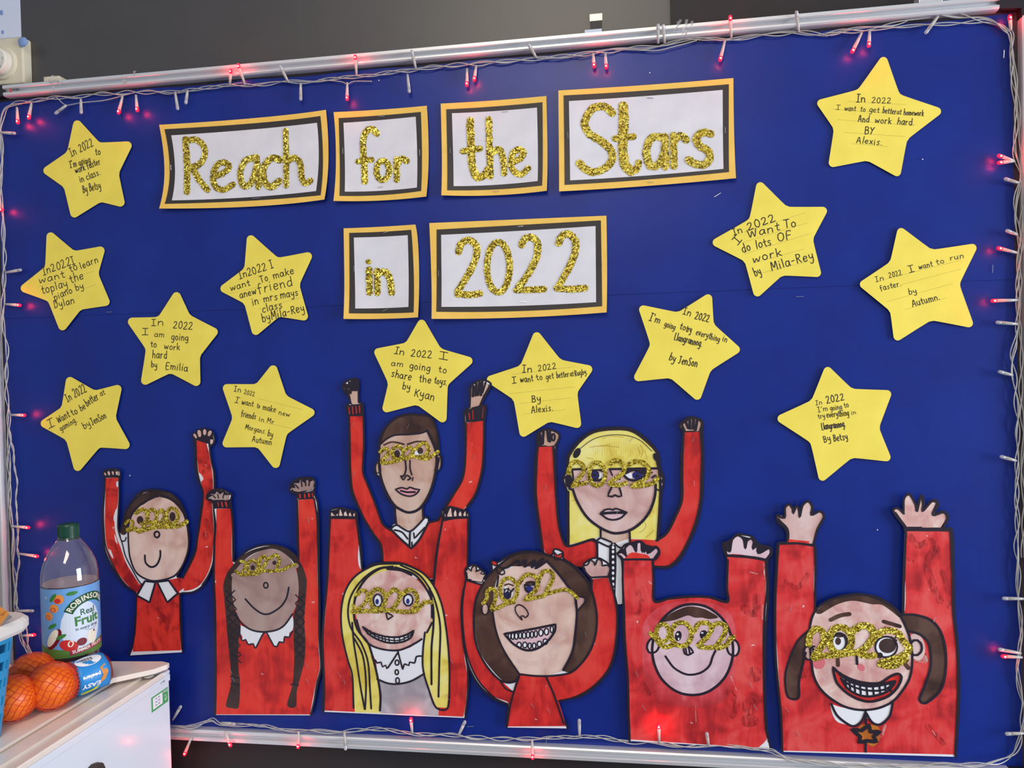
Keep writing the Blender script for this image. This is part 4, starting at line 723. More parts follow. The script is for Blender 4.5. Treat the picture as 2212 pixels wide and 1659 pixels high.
 ('s',0,2.12,5.228,[-4220,10523,-4397,10370],[]),
 ('s',0,2.12,5.242,[-4380,10352,-4213,10208],[]),
 ('s',0,2.12,5.256,[-4208,10357,-4385,10203],[]),
 ('s',0,2.12,5.270,[-4368,10185,-4201,10042],[]),
 ('s',0,2.12,5.284,[-4196,10190,-4373,10036],[]),
 ('s',0,2.12,5.298,[-3115,11298,-2958,11155],[]),
 ('s',0,2.12,5.312,[-2953,11301,-3120,11151],[]),
 ('s',0,2.12,5.326,[-3120,11133,-2963,10990],[]),
 ('s',0,2.12,5.340,[-2958,11136,-3125,10987],[]),
 ('s',0,2.12,5.354,[-3125,10968,-2968,10826],[]),
 ('s',0,2.12,5.368,[-2963,10972,-3130,10822],[]),
 ('s',0,2.12,5.382,[-3130,10804,-2973,10662],[]),
 ('s',0,2.12,5.396,[-2968,10808,-3135,10657],[]),
 ('s',0,2.12,5.410,[-3141,10639,-2983,10497],[]),
 ('s',0,2.12,5.424,[-2979,10643,-3145,10492],[]),
 ('s',0,2.12,5.438,[-3146,10474,-2988,10332],[]),
 ('s',0,2.12,5.452,[-2984,10478,-3150,10327],[]),
 ('s',0,2.12,5.466,[-3151,10309,-2993,10167],[]),
 ('s',0,2.12,5.480,[-2989,10314,-3155,10162],[]),
 ('s',0,2.12,5.494,[-4414,9790,-4243,9756],[]),
 ('s',0,2.54,5.508,[-4404,9655,-4247,9634],[]),
 ('s',0,2.54,5.522,[-3254,9685,-3114,9676],[])]),
('glitter_glasses','glitter',None,[('s',0,5.88,5.536,[-4242,11706,-4139,11640,-4010,11656,-3868,11658,-3724,11719,-3555,11721,-3358,11740,-3215,11814,-3103,11842],[]),
 ('s',0,5.29,5.550,[-4145,11890,-4060,11864,-4078,11749,-4138,11654],[]),
 ('s',1,6.47,5.564,[-3813,11792,-3835,11726,-3890,11685,-3957,11684,-4010,11724,-4028,11789,-4006,11856,-3950,11897,-3884,11898,-3831,11858],[]),
 ('s',0,6.47,5.578,[-3788,11926,-3687,11986,-3648,11888,-3751,11753],[]),
 ('s',0,6.47,5.592,[-3604,11942,-3461,12010,-3402,11918,-3454,11784],[]),
 ('s',0,6.47,5.606,[-3775,11900,-3807,11766],[])]),
('staple','metal',None,[('w',0,0.7,5.788,[-2833,12688,-2823,12584],[])]),
('staple','metal',None,[('w',0,0.7,5.802,[-4420,9933,-4377,9849],[])]),
('staple','metal',None,[('w',0,0.7,5.816,[-4379,9785,-4325,9701],[])]),
('staple','metal',None,[('w',0,0.7,5.830,[-2952,10088,-2922,9995],[])]),
('staple','metal',None,[('w',0,0.7,5.844,[-2961,9804,-2915,9711],[])])]),
('paper_figure','painted cut-out with long yellow hair, grey dress and toothy grin','paper figure','painted paper figures with raised arms',None,[
('paper_sheet','paper',None,[('f',1,0,6.014,[-2417,12779,-2405,12830,-2230,12858,-1937,12785,-1926,12688,-1904,12456,-1866,12109,-1851,11767,-1681,11862,-1393,11905,-1109,11886,-818,11759,-612,11570,-582,11552,-540,11895,-484,12238,-418,12512,-384,12671,-403,12819,-333,12813,-262,12885,59,12791,77,12696,54,12243,31,11790,-6,11608,-48,11334,-67,10993,-58,10424,-9,10197,-7,9741,-76,9220,-2661,9218,-2638,9642,-2636,10112,-2634,10581,-2583,11050,-2520,11519,-2484,11986,-2444,12453],[31,32])]),
('outline_edge','marker',None,[('s',0,3.43,6.017,[-2661,9218,-2638,9642,-2636,10112,-2634,10581,-2583,11050,-2520,11519,-2484,11986,-2443,12453,-2417,12779,-2405,12830,-2230,12858,-1937,12785,-1926,12688,-1904,12456,-1866,12109,-1851,11767,-1681,11862,-1393,11905,-1109,11886,-818,11759,-612,11570,-582,11552,-540,11895,-484,12238,-418,12512,-384,12671,-403,12819,-333,12813,-262,12885,59,12791,77,12696,54,12243,31,11790,-6,11608,-48,11334,-67,10993,-58,10424,-9,10197,-7,9741,-76,9220],[0,39])]),
('jumper','red_b',None,[('f',1,0,6.028,[-2419,12686,-1950,12692,-1912,12317,-1871,11762,-1208,11726,-583,11518,-520,11941,-380,12649,52,12696,34,12017,-10,11562,-59,11107,-66,10309,-24,9969,-54,9511,-108,9240,-2645,9242,-2611,9878,-2618,10464,-2532,11285,-2474,11986],[0,1,5,7,8,15,16])]),
('hand_outline','marker',None,[('f',1,0,6.034,[-2409,12709,-2396,12802,-2230,12837,-1966,12775,-1954,12706],[0,1,2,3,4]),
 ('s',1,2.5,6.035,[-2409,12709,-2396,12802,-2230,12837,-1966,12775,-1954,12706],[0,1,2,3,4])]),
('hand','skin_light',None,[('f',1,0,6.042,[-2409,12709,-2396,12802,-2355,12732,-2281,12756,-2230,12837,-2197,12738,-2135,12803,-2108,12733,-2051,12780,-2028,12722,-1966,12775,-1954,12706],[0,11])]),
('hand_outline','marker',None,[('f',1,0,6.048,[-361,12808,-239,12865,18,12809,39,12707,-360,12699],[0,1,2,3,4]),
 ('s',1,2.5,6.049,[-361,12808,-239,12865,18,12809,39,12707,-360,12699],[0,1,2,3,4])]),
('hand','skin_light',None,[('f',1,0,6.056,[-360,12699,-361,12808,-317,12717,-239,12865,-201,12740,-159,12831,-115,12741,-67,12809,-35,12730,18,12809,39,12707],[0,10])]),
('dress','grey_paint',None,[('f',1,0,6.070,[-1619,9820,-1453,9775,-1215,9777,-928,9868,-784,9965,-697,9716,-589,9387,-543,9354,-551,9234,-1600,9245,-1603,9565],[0,4,7,8,9])]),
('collar','white',None,[('f',1,0,6.084,[-1781,10465,-1532,10368,-1246,10365,-1007,10430,-778,10632,-799,10287,-784,9965,-928,9868,-1215,9777,-1453,9780,-1619,9843,-1658,10144],[0,4])]),
('hair','hair_yellow',None,[('f',1,0,6.098,[-1852,11751,-1633,11847,-1346,11890,-1062,11854,-783,11721,-578,11507,-457,11235,-380,10871,-355,10415,-344,9958,-390,9384,-589,9387,-697,9716,-805,10057,-784,10402,-758,10678,-642,10865,-610,11209,-741,11550,-972,11706,-1254,11771,-1565,11720,-1809,11555,-1985,11296,-2032,10947,-1956,10646,-1793,10465,-1705,10189,-1641,9912,-1615,9565,-1600,9240,-2070,9236,-2082,9663,-2144,10011,-2231,10359,-2281,10707,-2271,11057,-2175,11409,-2024,11621],[10,11,30,31])]),
('face','skin_pink',None,[('f',1,0,6.112,[-1996,10947,-2012,11203,-1909,11437,-1735,11625,-1493,11740,-1207,11760,-972,11684,-766,11504,-631,11277,-623,10980,-717,10702,-910,10513,-1198,10378,-1484,10370,-1745,10443,-1908,10624],[])]),
('eye','white',None,[('f',1,0,6.126,[-1512,11232,-1529,11163,-1570,11121,-1618,11119,-1657,11161,-1670,11228,-1653,11297,-1612,11340,-1563,11341,-1525,11299],[])]),
('eye','white',None,[('f',1,0,6.140,[-954,11255,-971,11194,-1015,11155,-1068,11154,-1109,11191,-1124,11251,-1106,11312,-1062,11351,-1010,11352,-968,11315],[])]),
('pupil','ink_blue',None,[('f',1,0,6.154,[-1570,11212,-1577,11182,-1594,11163,-1615,11163,-1631,11181,-1637,11211,-1629,11241,-1612,11260,-1591,11260,-1575,11242],[])]),
('pupil','ink_blue',None,[('f',1,0,6.168,[-1013,11231,-1020,11201,-1037,11182,-1058,11182,-1074,11200,-1079,11229,-1072,11259,-1055,11278,-1035,11278,-1019,11260],[])]),
('teeth','white',None,[('f',1,0,6.182,[-1885,10764,-1715,10664,-1477,10601,-1239,10596,-1048,10659,-952,10724,-1002,10603,-1146,10518,-1385,10488,-1598,10540,-1764,10628],[0,5])]),
('marker_outline','marker',None,[('s',0,5.26,6.196,[-2419,12690,-1944,12688],[]),
 ('s',0,4.88,6.210,[-384,12654,-151,12696,69,12701],[]),
 ('s',0,2.25,6.224,[-2412,12814,-2389,12779,-2332,12814,-2318,12710],[]),
 ('s',0,2.25,6.238,[-2254,12826,-2270,12710],[]),
 ('s',0,2.63,6.252,[-2182,12815,-2180,12706],[]),
 ('s',0,2.63,6.266,[-2085,12799,-2093,12699],[]),
 ('s',0,2.63,6.280,[-2008,12792,-2016,12699],[]),
 ('s',0,2.63,6.294,[-1951,12776,-1951,12700],[]),
 ('s',0,3.01,6.308,[-368,12808,-354,12695],[]),
 ('s',0,3.01,6.322,[-315,12786,-313,12695],[]),
 ('s',0,3.38,6.336,[-211,12843,-196,12718],[]),
 ('s',0,3.76,6.350,[-119,12821,-115,12714],[]),
 ('s',0,3.38,6.364,[-32,12810,-30,12715],[]),
 ('s',0,2.63,6.378,[37,12799,44,12708],[]),
 ('s',0,3.38,6.392,[-2423,12675,-2450,12337,-2479,11941,-2518,11473,-2581,11005,-2623,10582,-2627,10113,-2622,9644,-2649,9232],[]),
 ('s',0,3.38,6.406,[-1944,12688,-1913,12411,-1878,12041,-1860,11763],[]),
 ('s',0,3.76,6.420,[-572,11531,-524,11920,-468,12262,-388,12649],[]),
 ('s',0,3.01,6.434,[64,12697,50,12244,25,11791,-24,11518,-56,10994,-57,10425,-11,10085,-23,9629,-73,9284],[]),
 ('s',0,4.13,6.448,[-1205,11796,-1490,11810,-1782,11625,-1983,11320,-2036,10994,-1977,10716,-1791,10478,-1703,10190,-1639,9914,-1589,9567,-1605,9288],[]),
 ('s',0,3.38,6.462,[-1298,11836,-1586,11786,-1879,11578,-2081,11295,-2143,10992,-2086,10714,-1912,10463,-1801,10141,-1778,9676,-1765,9316],[]),
 ('s',0,3.38,6.476,[-2070,10830,-2051,10482,-2006,10134,-1947,9670,-1885,9300],[]),
 ('s',0,3.38,6.490,[-2042,10552,-1894,10254,-1847,9790,-1878,9300],[]),
 ('s',0,3.38,6.504,[-1107,11885,-1559,11872,-1826,11764,-2047,11598,-2200,11340,-2271,10989,-2259,10593,-2174,10175,-2097,9898,-2090,9314],[]),
 ('s',0,3.76,6.518,[-1251,11823,-923,11708,-741,11505,-608,11233,-594,10867,-642,10408,-659,9788],[]),
 ('s',0,3.38,6.532,[-1155,11861,-830,11698,-626,11416,-518,11098,-476,10756,-508,10183,-540,9574],[]),
 ('s',0,3.38,6.546,[-1107,11885,-781,11745,-577,11520,-441,11191,-371,10759,-336,10303,-337,9846,-384,9381,-588,9384,-719,9717,-804,10058,-794,10403,-751,10692],[]),
 ('s',0,3.38,6.560,[-618,10867,-716,10693],[]),
 ('s',0,3.38,6.574,[-1984,10879,-1907,10626,-1744,10445,-1482,10367,-1197,10375,-909,10510,-813,10575],[]),
 ('s',0,4.51,6.588,[-648,11461,-614,11187,-615,10959],[]),
 ('s',0,4.51,6.602,[-971,11696,-1157,11774,-1394,11793],[]),
 ('s',0,3.01,6.616,[-1667,10180,-1633,10128,-1560,10144,-1539,10062,-1478,10094,-1456,10032,-1245,10332,-1171,10028,-1132,10128,-1062,10101,-1037,10166,-954,10150,-916,10262,-833,10276],[6,7]),
 ('s',0,3.38,6.630,[-1641,9845,-1451,9777,-1261,9771,-1022,9832,-783,9968],[]),
 ('s',0,3.38,6.644,[-1244,10367,-1245,10321],[]),
 ('s',1,2.63,6.658,[-1234,10148,-1241,10121,-1259,10103,-1282,10103,-1299,10119,-1305,10146,-1297,10173,-1279,10191,-1257,10191,-1240,10175],[]),
 ('s',1,2.63,6.672,[-1248,9979,-1254,9953,-1270,9937,-1289,9936,-1304,9951,-1310,9977,-1303,10003,-1287,10020,-1268,10020,-1253,10005],[]),
 ('s',1,2.63,6.686,[-1235,9832,-1242,9802,-1260,9783,-1280,9782,-1296,9800,-1302,9829,-1295,9860,-1277,9879,-1257,9879,-1241,9862],[]),
 ('s',1,3.38,6.700,[-1883,10766,-1713,10666,-1475,10603,-1237,10598,-1046,10661,-950,10726,-1001,10605,-1145,10520,-1383,10490,-1597,10542,-1762,10630],[0,5]),
 ('s',0,2.25,6.714,[-1843,10732,-1643,10606,-1405,10543,-1191,10547,-971,10663],[]),
 ('s',0,2.25,6.728,[-1795,10722,-1790,10634],[]),
 ('s',0,2.25,6.742,[-1740,10700,-1736,10612],[]),
 ('s',0,2.25,6.756,[-1665,10661,-1660,10573],[]),
 ('s',0,2.25,6.770,[-1594,10635,-1589,10547],[]),
 ('s',0,2.25,6.784,[-1527,10614,-1523,10526],[]),
 ('s',0,2.25,6.798,[-1475,10604,-1470,10516],[]),
 ('s',0,2.25,6.812,[-1404,10589,-1399,10502],[]),
 ('s',0,2.25,6.826,[-1309,10592,-1304,10505],[]),
 ('s',0,2.25,6.840,[-1213,10599,-1209,10512],[]),
 ('s',0,2.25,6.854,[-1130,10625,-1125,10537],[]),
 ('s',0,2.25,6.868,[-1058,10661,-1053,10574],[]),
 ('s',0,2.25,6.882,[-997,10698,-993,10610],[]),
 ('s',1,2.63,6.896,[-1450,11037,-1317,10966,-1419,10899],[0,1,2]),
 ('s',1,3.01,6.910,[-1509,11234,-1526,11166,-1567,11123,-1616,11122,-1654,11163,-1667,11231,-1650,11299,-1609,11342,-1561,11343,-1522,11302],[]),
 ('s',1,3.01,6.924,[-951,11257,-969,11196,-1013,11157,-1065,11156,-1107,11193,-1121,11254,-1103,11315,-1060,11353,-1007,11354,-966,11317],[])]),
('glitter_glasses','glitter',None,[('s',0,7.82,6.938,[-2051,11023,-1845,11042,-1581,11048,-1366,11069,-1129,11044,-916,11063,-808,11157,-724,11221,-626,11223],[]),
 ('s',0,6.26,6.952,[-2030,11135,-2002,11031],[]),
 ('s',0,6.78,6.966,[-1969,11322,-1858,11412,-1760,11326,-1842,11162,-1965,11067],[]),
 ('s',1,7.82,6.980,[-1449,11259,-1478,11155,-1549,11090,-1635,11088,-1703,11150,-1726,11253,-1697,11357,-1625,11422,-1540,11424,-1472,11361],[]),
 ('s',0,7.82,6.994,[-1406,11333,-1284,11432,-1187,11361,-1219,11222,-1330,11093],[]),
 ('s',0,7.82,7.008,[-1132,11362,-1000,11438,-885,11343,-894,11183,-987,11066],[])]),
('staple','metal',None,[('w',0,0.7,7.190,[-2364,9946,-2301,9854],[])]),
('staple','metal',None,[('w',0,0.7,7.204,[-2261,9824,-2224,9742],[])]),
('staple','metal',None,[('w',0,0.7,7.218,[-300,10238,-256,10158],[])]),
('staple','metal',None,[('w',0,0.7,7.232,[-389,9626,-360,9535],[])])]),
('paper_figure','painted cut-out with brown bob, red hair bows and two rows of teeth','paper figure','painted paper figures with raised arms',None,[
('paper_sheet','paper',None,[('f',1,0,7.514,[3,11821,41,11848,159,11890,274,11809,350,11729,334,11652,458,11785,453,11961,559,11934,755,12045,968,12120,1236,12123,1491,12069,1545,12174,1682,12124,1689,12019,1902,11870,2120,11606,2163,11418,2146,11682,2110,11728,2023,11868,2038,11934,2176,12021,2307,12022,2482,11893,2458,11743,2517,11481,2576,11183,2568,10826,2522,10449,2404,10125,2136,9822,1869,9661,1555,9576,1696,9126,648,9094,664,9334,677,9488,460,9566,203,9788,34,10072,-56,10408,-86,10756,-94,11123,-49,11434,5,11608,-11,11743],[35,36])]),
('outline_edge','marker',None,[('s',0,3.43,7.517,[648,9094,664,9334,677,9488,460,9566,203,9788,34,10072,-56,10408,-86,10756,-94,11123,-49,11434,5,11608,-11,11743,3,11821,41,11848,159,11890,274,11809,350,11729,334,11652,458,11785,453,11961,559,11934,755,12045,968,12120,1236,12123,1491,12069,1545,12174,1682,12124,1689,12019,1902,11870,2120,11606,2163,11418,2146,11682,2110,11728,2023,11868,2038,11934,2176,12021,2307,12022,2482,11893,2458,11743,2517,11481,2576,11183,2568,10826,2522,10449,2404,10125,2136,9822,1869,9661,1555,9576,1696,9126],[0,47])]),
('jumper','red_b',None,[('f',1,0,7.528,[15,11605,267,11545,174,11341,128,11051,127,10665,188,10377,338,10131,566,9908,774,9723,837,9917,897,10015,1338,10012,1661,10042,1910,10184,2103,10436,2203,10722,2238,11024,2197,11287,2159,11673,2430,11705,2507,11444,2561,11107,2548,10769,2494,10429,2376,10124,2127,9851,1841,9678,1546,9604,1617,9374,1659,9163,662,9112,672,9334,692,9518,461,9614,214,9837,64,10102,-17,10410,-57,10737,-67,11124,-29,11434],[0,1,8,10,18,19,27,29,30])]),
('hand_outline','marker',None,[('s',1,3.51,7.534,[14,11792,46,11825,98,11774,113,11832,169,11877,190,11804,175,11765,254,11801,293,11782,262,11732,340,11725,309,11652,269,11594,25,11632],[12,13])]),
('hand','skin_light',None,[('f',1,0,7.542,[14,11792,46,11825,98,11774,113,11832,169,11877,190,11804,176,11765,255,11801,293,11782,262,11732,340,11726,309,11652,269,11594,25,11632],[12,13])]),
('hand_outline','marker',None,[('s',1,3.51,7.548,[2034,11897,2099,11911,2148,11992,2203,11946,2220,11899,2269,12007,2334,11967,2341,11901,2425,11911,2460,11828,2430,11733,2132,11710,2059,11793],[10,11])]),
('hand','skin_rose',None,[('f',1,0,7.556,[2034,11897,2099,11911,2148,11992,2203,11946,2220,11899,2269,12007,2334,11967,2341,11901,2425,11911,2460,11828,2430,11733,2132,11710,2059,11793],[10,11])]),
('hair','brown',None,[('f',1,0,7.570,[317,11594,498,11809,735,12003,968,12098,1236,12108,1482,12050,1707,11977,1910,11829,2092,11606,2181,11381,2229,11062,2194,10722,2084,10435,1929,10222,1738,10083,1625,10117,1762,10331,1844,10618,1884,11092,1870,11318,1790,11506,1607,11749,1422,11955,1230,11876,962,11873,731,11850,572,11695,489,11444,459,11059,491,10771,582,10524,711,10297,878,10034,837,9918,682,9883,567,9927,377,10132,227,10359,147,10666,138,11052,174,11322],[15,22,32])]),
('face','skin_light',None,[('f',1,0,7.584,[572,11676,750,11831,962,11873,1230,11857,1422,11945,1606,11730,1771,11506,1879,11319,1888,11054,1844,10618,1762,10331,1625,10098,1376,10023,897,10025,711,10297,582,10524,510,10772,479,11059,526,11406],[4,11,13])]),
('pale_wash','pale_wash',None,[('s',0,9.4,7.598,[1214,11229,1383,11118,1514,11007],[]),
 ('s',0,9.4,7.612,[884,10245,1190,10217,1536,10362],[]),
 ('s',0,3.76,7.626,[668,10891,936,10802],[]),
 ('s',0,7.52,7.640,[1699,10860,1579,10591,1423,10396],[])]),
('ear','skin_rose',None,[('f',1,0,7.654,[389,11131,378,11074,349,11038,316,11038,289,11072,280,11128,292,11185,320,11221,354,11221,380,11187],[])]),
('ear','skin_rose',None,[('f',1,0,7.668,[1902,11319,1965,11368,2030,11356,2033,11284,1971,11198,1904,11149],[5])]),
('hair_bow','red_a',None,[('f',1,0,7.682,[557,11888,536,11877,505,11883,476,11903,460,11930,464,11953,485,11963,516,11957,545,11937,561,11911],[])]),
('hair_bow','red_a',None,[('f',1,0,7.696,[1560,11995,1526,12142,1592,12067,1668,12110,1671,12049,1603,11991],[0])]),
('mouth','pink_pale',None,[('f',1,0,7.710,[648,10709,935,10764,1205,10819,1530,10894,1518,10780,1390,10605,1196,10466,1004,10441,814,10531,720,10624],[0,3])]),
('eye','white',None,[('f',1,0,7.724,[746,11449,735,11406,707,11379,674,11378,647,11404,638,11447,649,11490,677,11517,711,11518,737,11492],[])]),
('eye','white',None,[('f',1,0,7.738,[817,11412,808,11373,788,11348,765,11347,746,11371,739,11411,748,11450,768,11475,792,11475,810,11451],[])]),
('eye','white',None,[('f',1,0,7.752,[1186,11553,1176,11539,1151,11530,1121,11530,1096,11538,1087,11551,1097,11564,1122,11573,1152,11574,1177,11566],[])]),
('iris','ink_blue',None,[('f',1,0,7.766,[773,11377,762,11338,735,11314,701,11314,675,11337,665,11375,677,11413,704,11438,738,11438,764,11415],[])]),
('iris','ink_blue',None,[('f',1,0,7.780,[1169,11480,1154,11442,1118,11417,1073,11417,1037,11439,1024,11477,1039,11516,1076,11540,1121,11541,1156,11518],[])]),
('eyebrow','brown_dark',None,[('s',0,2.63,7.794,[675,11544,744,11568,820,11542],[])]),
('eyebrow','brown_dark',None,[('f',1,0,7.808,[1016,11550,1042,11607,1129,11628,1224,11610,1232,11554,1128,11580],[])]),
('tooth','white',None,[('f',1,0,7.822,[764,10680,759,10646,746,10624,732,10624,721,10645,717,10678,723,10712,735,10734,749,10734,760,10713],[])]),
('tooth','white',None,[('f',1,0,7.836,[821,10674,815,10640,801,10618,785,10618,772,10638,767,10672,773,10706,788,10727,804,10728,817,10707],[])]),
('tooth','white',None,[('f',1,0,7.850,[887,10677,880,10643,864,10622,845,10622,830,10642,825,10676,832,10710,848,10731,867,10732,882,10711],[])]),
('tooth','white',None,[('f',1,0,7.864,[951,10689,945,10655,931,10634,914,10633,901,10654,897,10687,903,10721,917,10742,934,10743,946,10722],[])]),
('tooth','white',None,[('f',1,0,7.878,[1022,10691,1015,10657,999,10636,980,10635,965,10656,960,10689,967,10723,983,10744,1002,10745,1017,10724],[])]),
('tooth','white',None,[('f',1,0,7.892,[1087,10702,1081,10668,1066,10647,1048,10647,1034,10667,1030,10701,1036,10734,1051,10756,1069,10756,1083,10736],[])]),
('tooth','white',None,[('f',1,0,7.906,[1153,10710,1147,10676,1133,10655,1116,10654,1103,10675,1099,10708,1105,10742,1119,10763,1135,10764,1148,10743],[])]),
('tooth','white',None,[('f',1,0,7.920,[1220,10725,1214,10691,1200,10670,1183,10670,1171,10690,1166,10724,1172,10757,1186,10778,1203,10779,1216,10758],[])]),
('tooth','white',None,[('f',1,0,7.934,[1318,10747,1310,10713,1290,10692,1266,10691,1248,10711,1241,10745,1249,10778,1269,10800,1293,10800,1311,10780],[])]),
('tooth','white',None,[('f',1,0,7.948,[1413,10768,1405,10735,1386,10713,1362,10713,1344,10733,1337,10766,1345,10800,1365,10821,1388,10822,1407,10802],[])]),
('tooth','white',None,[('f',1,0,7.962,[1494,10809,1488,10775,1474,10754,1458,10753,1445,10774,1441,10807,1447,10841,1460,10862,1477,10862,1490,10842],[])]),
('tooth','white',None,[('f',1,0,7.976,[939,10526,931,10497,912,10478,888,10477,869,10495,862,10524,870,10553,890,10572,914,10573,933,10555],[])]),
('tooth','white',None,[('f',1,0,7.990,[1039,10529,1031,10500,1011,10481,988,10480,969,10498,962,10527,970,10556,990,10575,1014,10576,1033,10558],[])]),
('tooth','white',None,[('f',1,0,8.004,[1110,10518,1104,10489,1090,10470,1073,10470,1061,10487,1056,10516,1062,10546,1076,10564,1092,10565,1105,10547],[])]),
('tooth','white',None,[('f',1,0,8.018,[1190,10520,1184,10491,1168,10472,1149,10472,1134,10490,1129,10519,1135,10548,1151,10566,1170,10567,1185,10549],[])]),
('tooth','white',None,[('f',1,0,8.032,[1288,10554,1280,10524,1261,10506,1237,10505,1219,10523,1212,10552,1220,10581,1239,10600,1263,10600,1282,10583],[])]),
('tooth','white',None,[('f',1,0,8.046,[1390,10597,1382,10567,1363,10549,1339,10548,1321,10566,1314,10595,1322,10624,1342,10642,1365,10643,1384,10626],[])]),
('marker_outline','marker',None,[('s',1,2.24,8.060,[764,10681,759,10647,747,10625,732,10625,721,10646,718,10679,723,10713,735,10734,750,10735,761,10714],[]),
 ('s',1,2.24,8.074,[822,10674,816,10641,802,10619,785,10619,772,10639,768,10673,774,10707,788,10728,805,10729,818,10708],[]),
 ('s',1,2.24,8.088,[887,10678,881,10644,865,10623,846,10622,831,10643,826,10677,833,10711,848,10732,867,10732,882,10712],[]),
 ('s',1,2.24,8.102,[951,10690,945,10656,931,10634,915,10634,902,10655,897,10688,903,10722,917,10743,934,10744,947,10723],[]),
 ('s',1,2.24,8.116,[1022,10692,1016,10658,1000,10636,981,10636,966,10656,961,10690,967,10724,983,10745,1002,10746,1017,10725],[]),
 ('s',1,2.24,8.130,[1088,10703,1081,10669,1066,10648,1049,10647,1035,10668,1030,10701,1036,10735,1051,10757,1069,10757,1083,10737],[]),
 ('s',1,2.24,8.144,[1153,10711,1147,10677,1133,10656,1116,10655,1104,10676,1099,10709,1105,10743,1119,10764,1136,10765,1149,10744],[]),
 ('s',1,2.24,8.158,[1220,10726,1214,10692,1200,10671,1184,10670,1171,10691,1167,10724,1173,10758,1186,10779,1203,10780,1216,10759],[]),
 ('s',1,2.24,8.172,[1318,10748,1310,10714,1290,10692,1267,10692,1248,10712,1242,10745,1250,10779,1269,10801,1293,10801,1311,10781],[]),
 ('s',1,2.24,8.186,[1414,10769,1405,10735,1386,10714,1362,10713,1344,10734,1337,10767,1346,10801,1365,10822,1389,10823,1407,10803],[]),
 ('s',1,2.24,8.200,[1494,10809,1488,10776,1475,10755,1458,10754,1445,10775,1441,10808,1447,10842,1461,10863,1477,10863,1490,10843],[]),
 ('s',1,2.24,8.214,[940,10527,932,10498,912,10479,888,10478,869,10496,863,10525,871,10554,890,10573,914,10574,933,10556],[]),
 ('s',1,2.24,8.228,[1039,10530,1031,10501,1012,10482,988,10481,969,10499,963,10528,971,10557,990,10576,1014,10577,1033,10559],[]),
 ('s',1,2.24,8.242,[1110,10519,1104,10489,1090,10471,1074,10470,1061,10488,1056,10517,1062,10547,1076,10565,1093,10566,1106,10548],[]),
 ('s',1,2.24,8.256,[1190,10521,1184,10492,1168,10473,1149,10473,1134,10490,1129,10519,1136,10549,1152,10567,1170,10568,1185,10550],[]),
 ('s',1,2.24,8.270,[1289,10555,1281,10525,1261,10507,1237,10506,1219,10523,1212,10552,1220,10582,1240,10600,1263,10601,1282,10584],[]),
 ('s',1,2.24,8.284,[1391,10598,1383,10568,1363,10550,1340,10549,1321,10567,1314,10595,1322,10625,1342,10643,1365,10644,1384,10627],[]),
 ('s',1,3.84,8.298,[649,10711,936,10766,1205,10821,1531,10896,1518,10782,1391,10607,1197,10468,1005,10443,815,10533,721,10626],[0,3]),
 ('s',0,3.2,8.312,[17,11620,259,11553],[]),
 ('s',0,2.88,8.326,[7,11630,-37,11436,-73,11126,-65,10740,-25,10412,66,10105,215,9840,462,9599,689,9502],[]),
 ('s',0,3.2,8.340,[2132,11699,2430,11722],[]),
 ('s',0,2.24,8.354,[2169,11666,2154,11439,2186,11431],[]),
 ('s',0,2.88,8.368,[2449,11708,2517,11465,2566,11147,2558,10810,2504,10432,2385,10128,2127,9845,1842,9673,1556,9589],[]),
 ('s',0,3.52,8.382,[319,11597,186,11344,129,11054,129,10668,200,10381,340,10134,529,9929,683,9873,838,9911,898,10019],[]),
 ('s',0,3.2,8.396,[340,11636,499,11807,736,12001,969,12103,1237,12114,1482,12056,1707,11979,1911,11835,2102,11608,2185,11384,2233,11065,2203,10725,2094,10439,1920,10206,1757,10078,1472,10020,1186,10006,889,10028],[]),
 ('s',0,3.84,8.410,[1423,11957,1608,11751,1772,11527,1872,11378,1897,11095,1857,10715,1803,10430,1645,10121],[]),
 ('s',0,2.88,8.424,[574,11697,541,11524],[]),
 ('s',0,2.88,8.438,[461,11081,494,10832,565,10584,676,10357,889,10038],[]),
 ('s',0,2.56,8.452,[567,9882,661,9761,795,9718],[]),
 ('s',0,3.2,8.466,[899,10019,795,9728,711,9436,658,9122],[]),
 ('s',0,3.2,8.480,[1357,9988,1483,9678,1633,9208],[]),
 ('s',0,3.52,8.494,[645,11832,732,11853,850,11931,938,11979,916,11884,1062,11990,1021,11866,1215,11983,1145,11858,1358,12013,1211,11840,1424,11976],[]),
 ('s',1,1.92,8.508,[559,11890,538,11879,507,11885,478,11905,462,11932,465,11955,486,11965,517,11959,546,11939,562,11913],[]),
 ('s',0,2.56,8.522,[550,11888,557,11774,633,11727,682,11747,655,11832,559,11869],[]),
 ('s',1,2.24,8.536,[1561,11997,1526,12144,1593,12069,1669,12112,1672,12051,1604,11994],[0]),
 ('s',1,2.24,8.550,[385,11133,373,11074,343,11037,306,11036,278,11072,268,11131,281,11190,311,11227,347,11228,376,11192],[]),
 ('s',0,2.56,8.564,[1871,11340,1947,11376,2035,11353,2029,11277,1914,11143],[]),
 ('s',0,2.56,8.578,[1871,11340,1894,11114],[]),
 ('s',0,1.92,8.592,[20,11795,48,11828,100,11777,115,11835,171,11880,192,11807,178,11768,257,11804,295,11785,265,11735,346,11728,311,11655,340,11636],[]),
 ('s',0,2.56,8.606,[2034,11899,2100,11919,2149,12001,2204,11967,2221,11902,2270,12015,2334,11979,2342,11904,2426,11918,2471,11859,2431,11727],[]),
 ('s',0,2.24,8.620,[960,10959,867,11072,850,11167,919,11222,1023,11161,1074,11057,1019,10999,981,11032,943,11020,964,10959],[]),
 ('s',0,1.92,8.634,[673,11393,666,11488],[]),
 ('s',0,2.24,8.648,[722,11413,743,11499],[]),
 ('s',0,2.88,8.662,[760,11404,830,11491],[]),
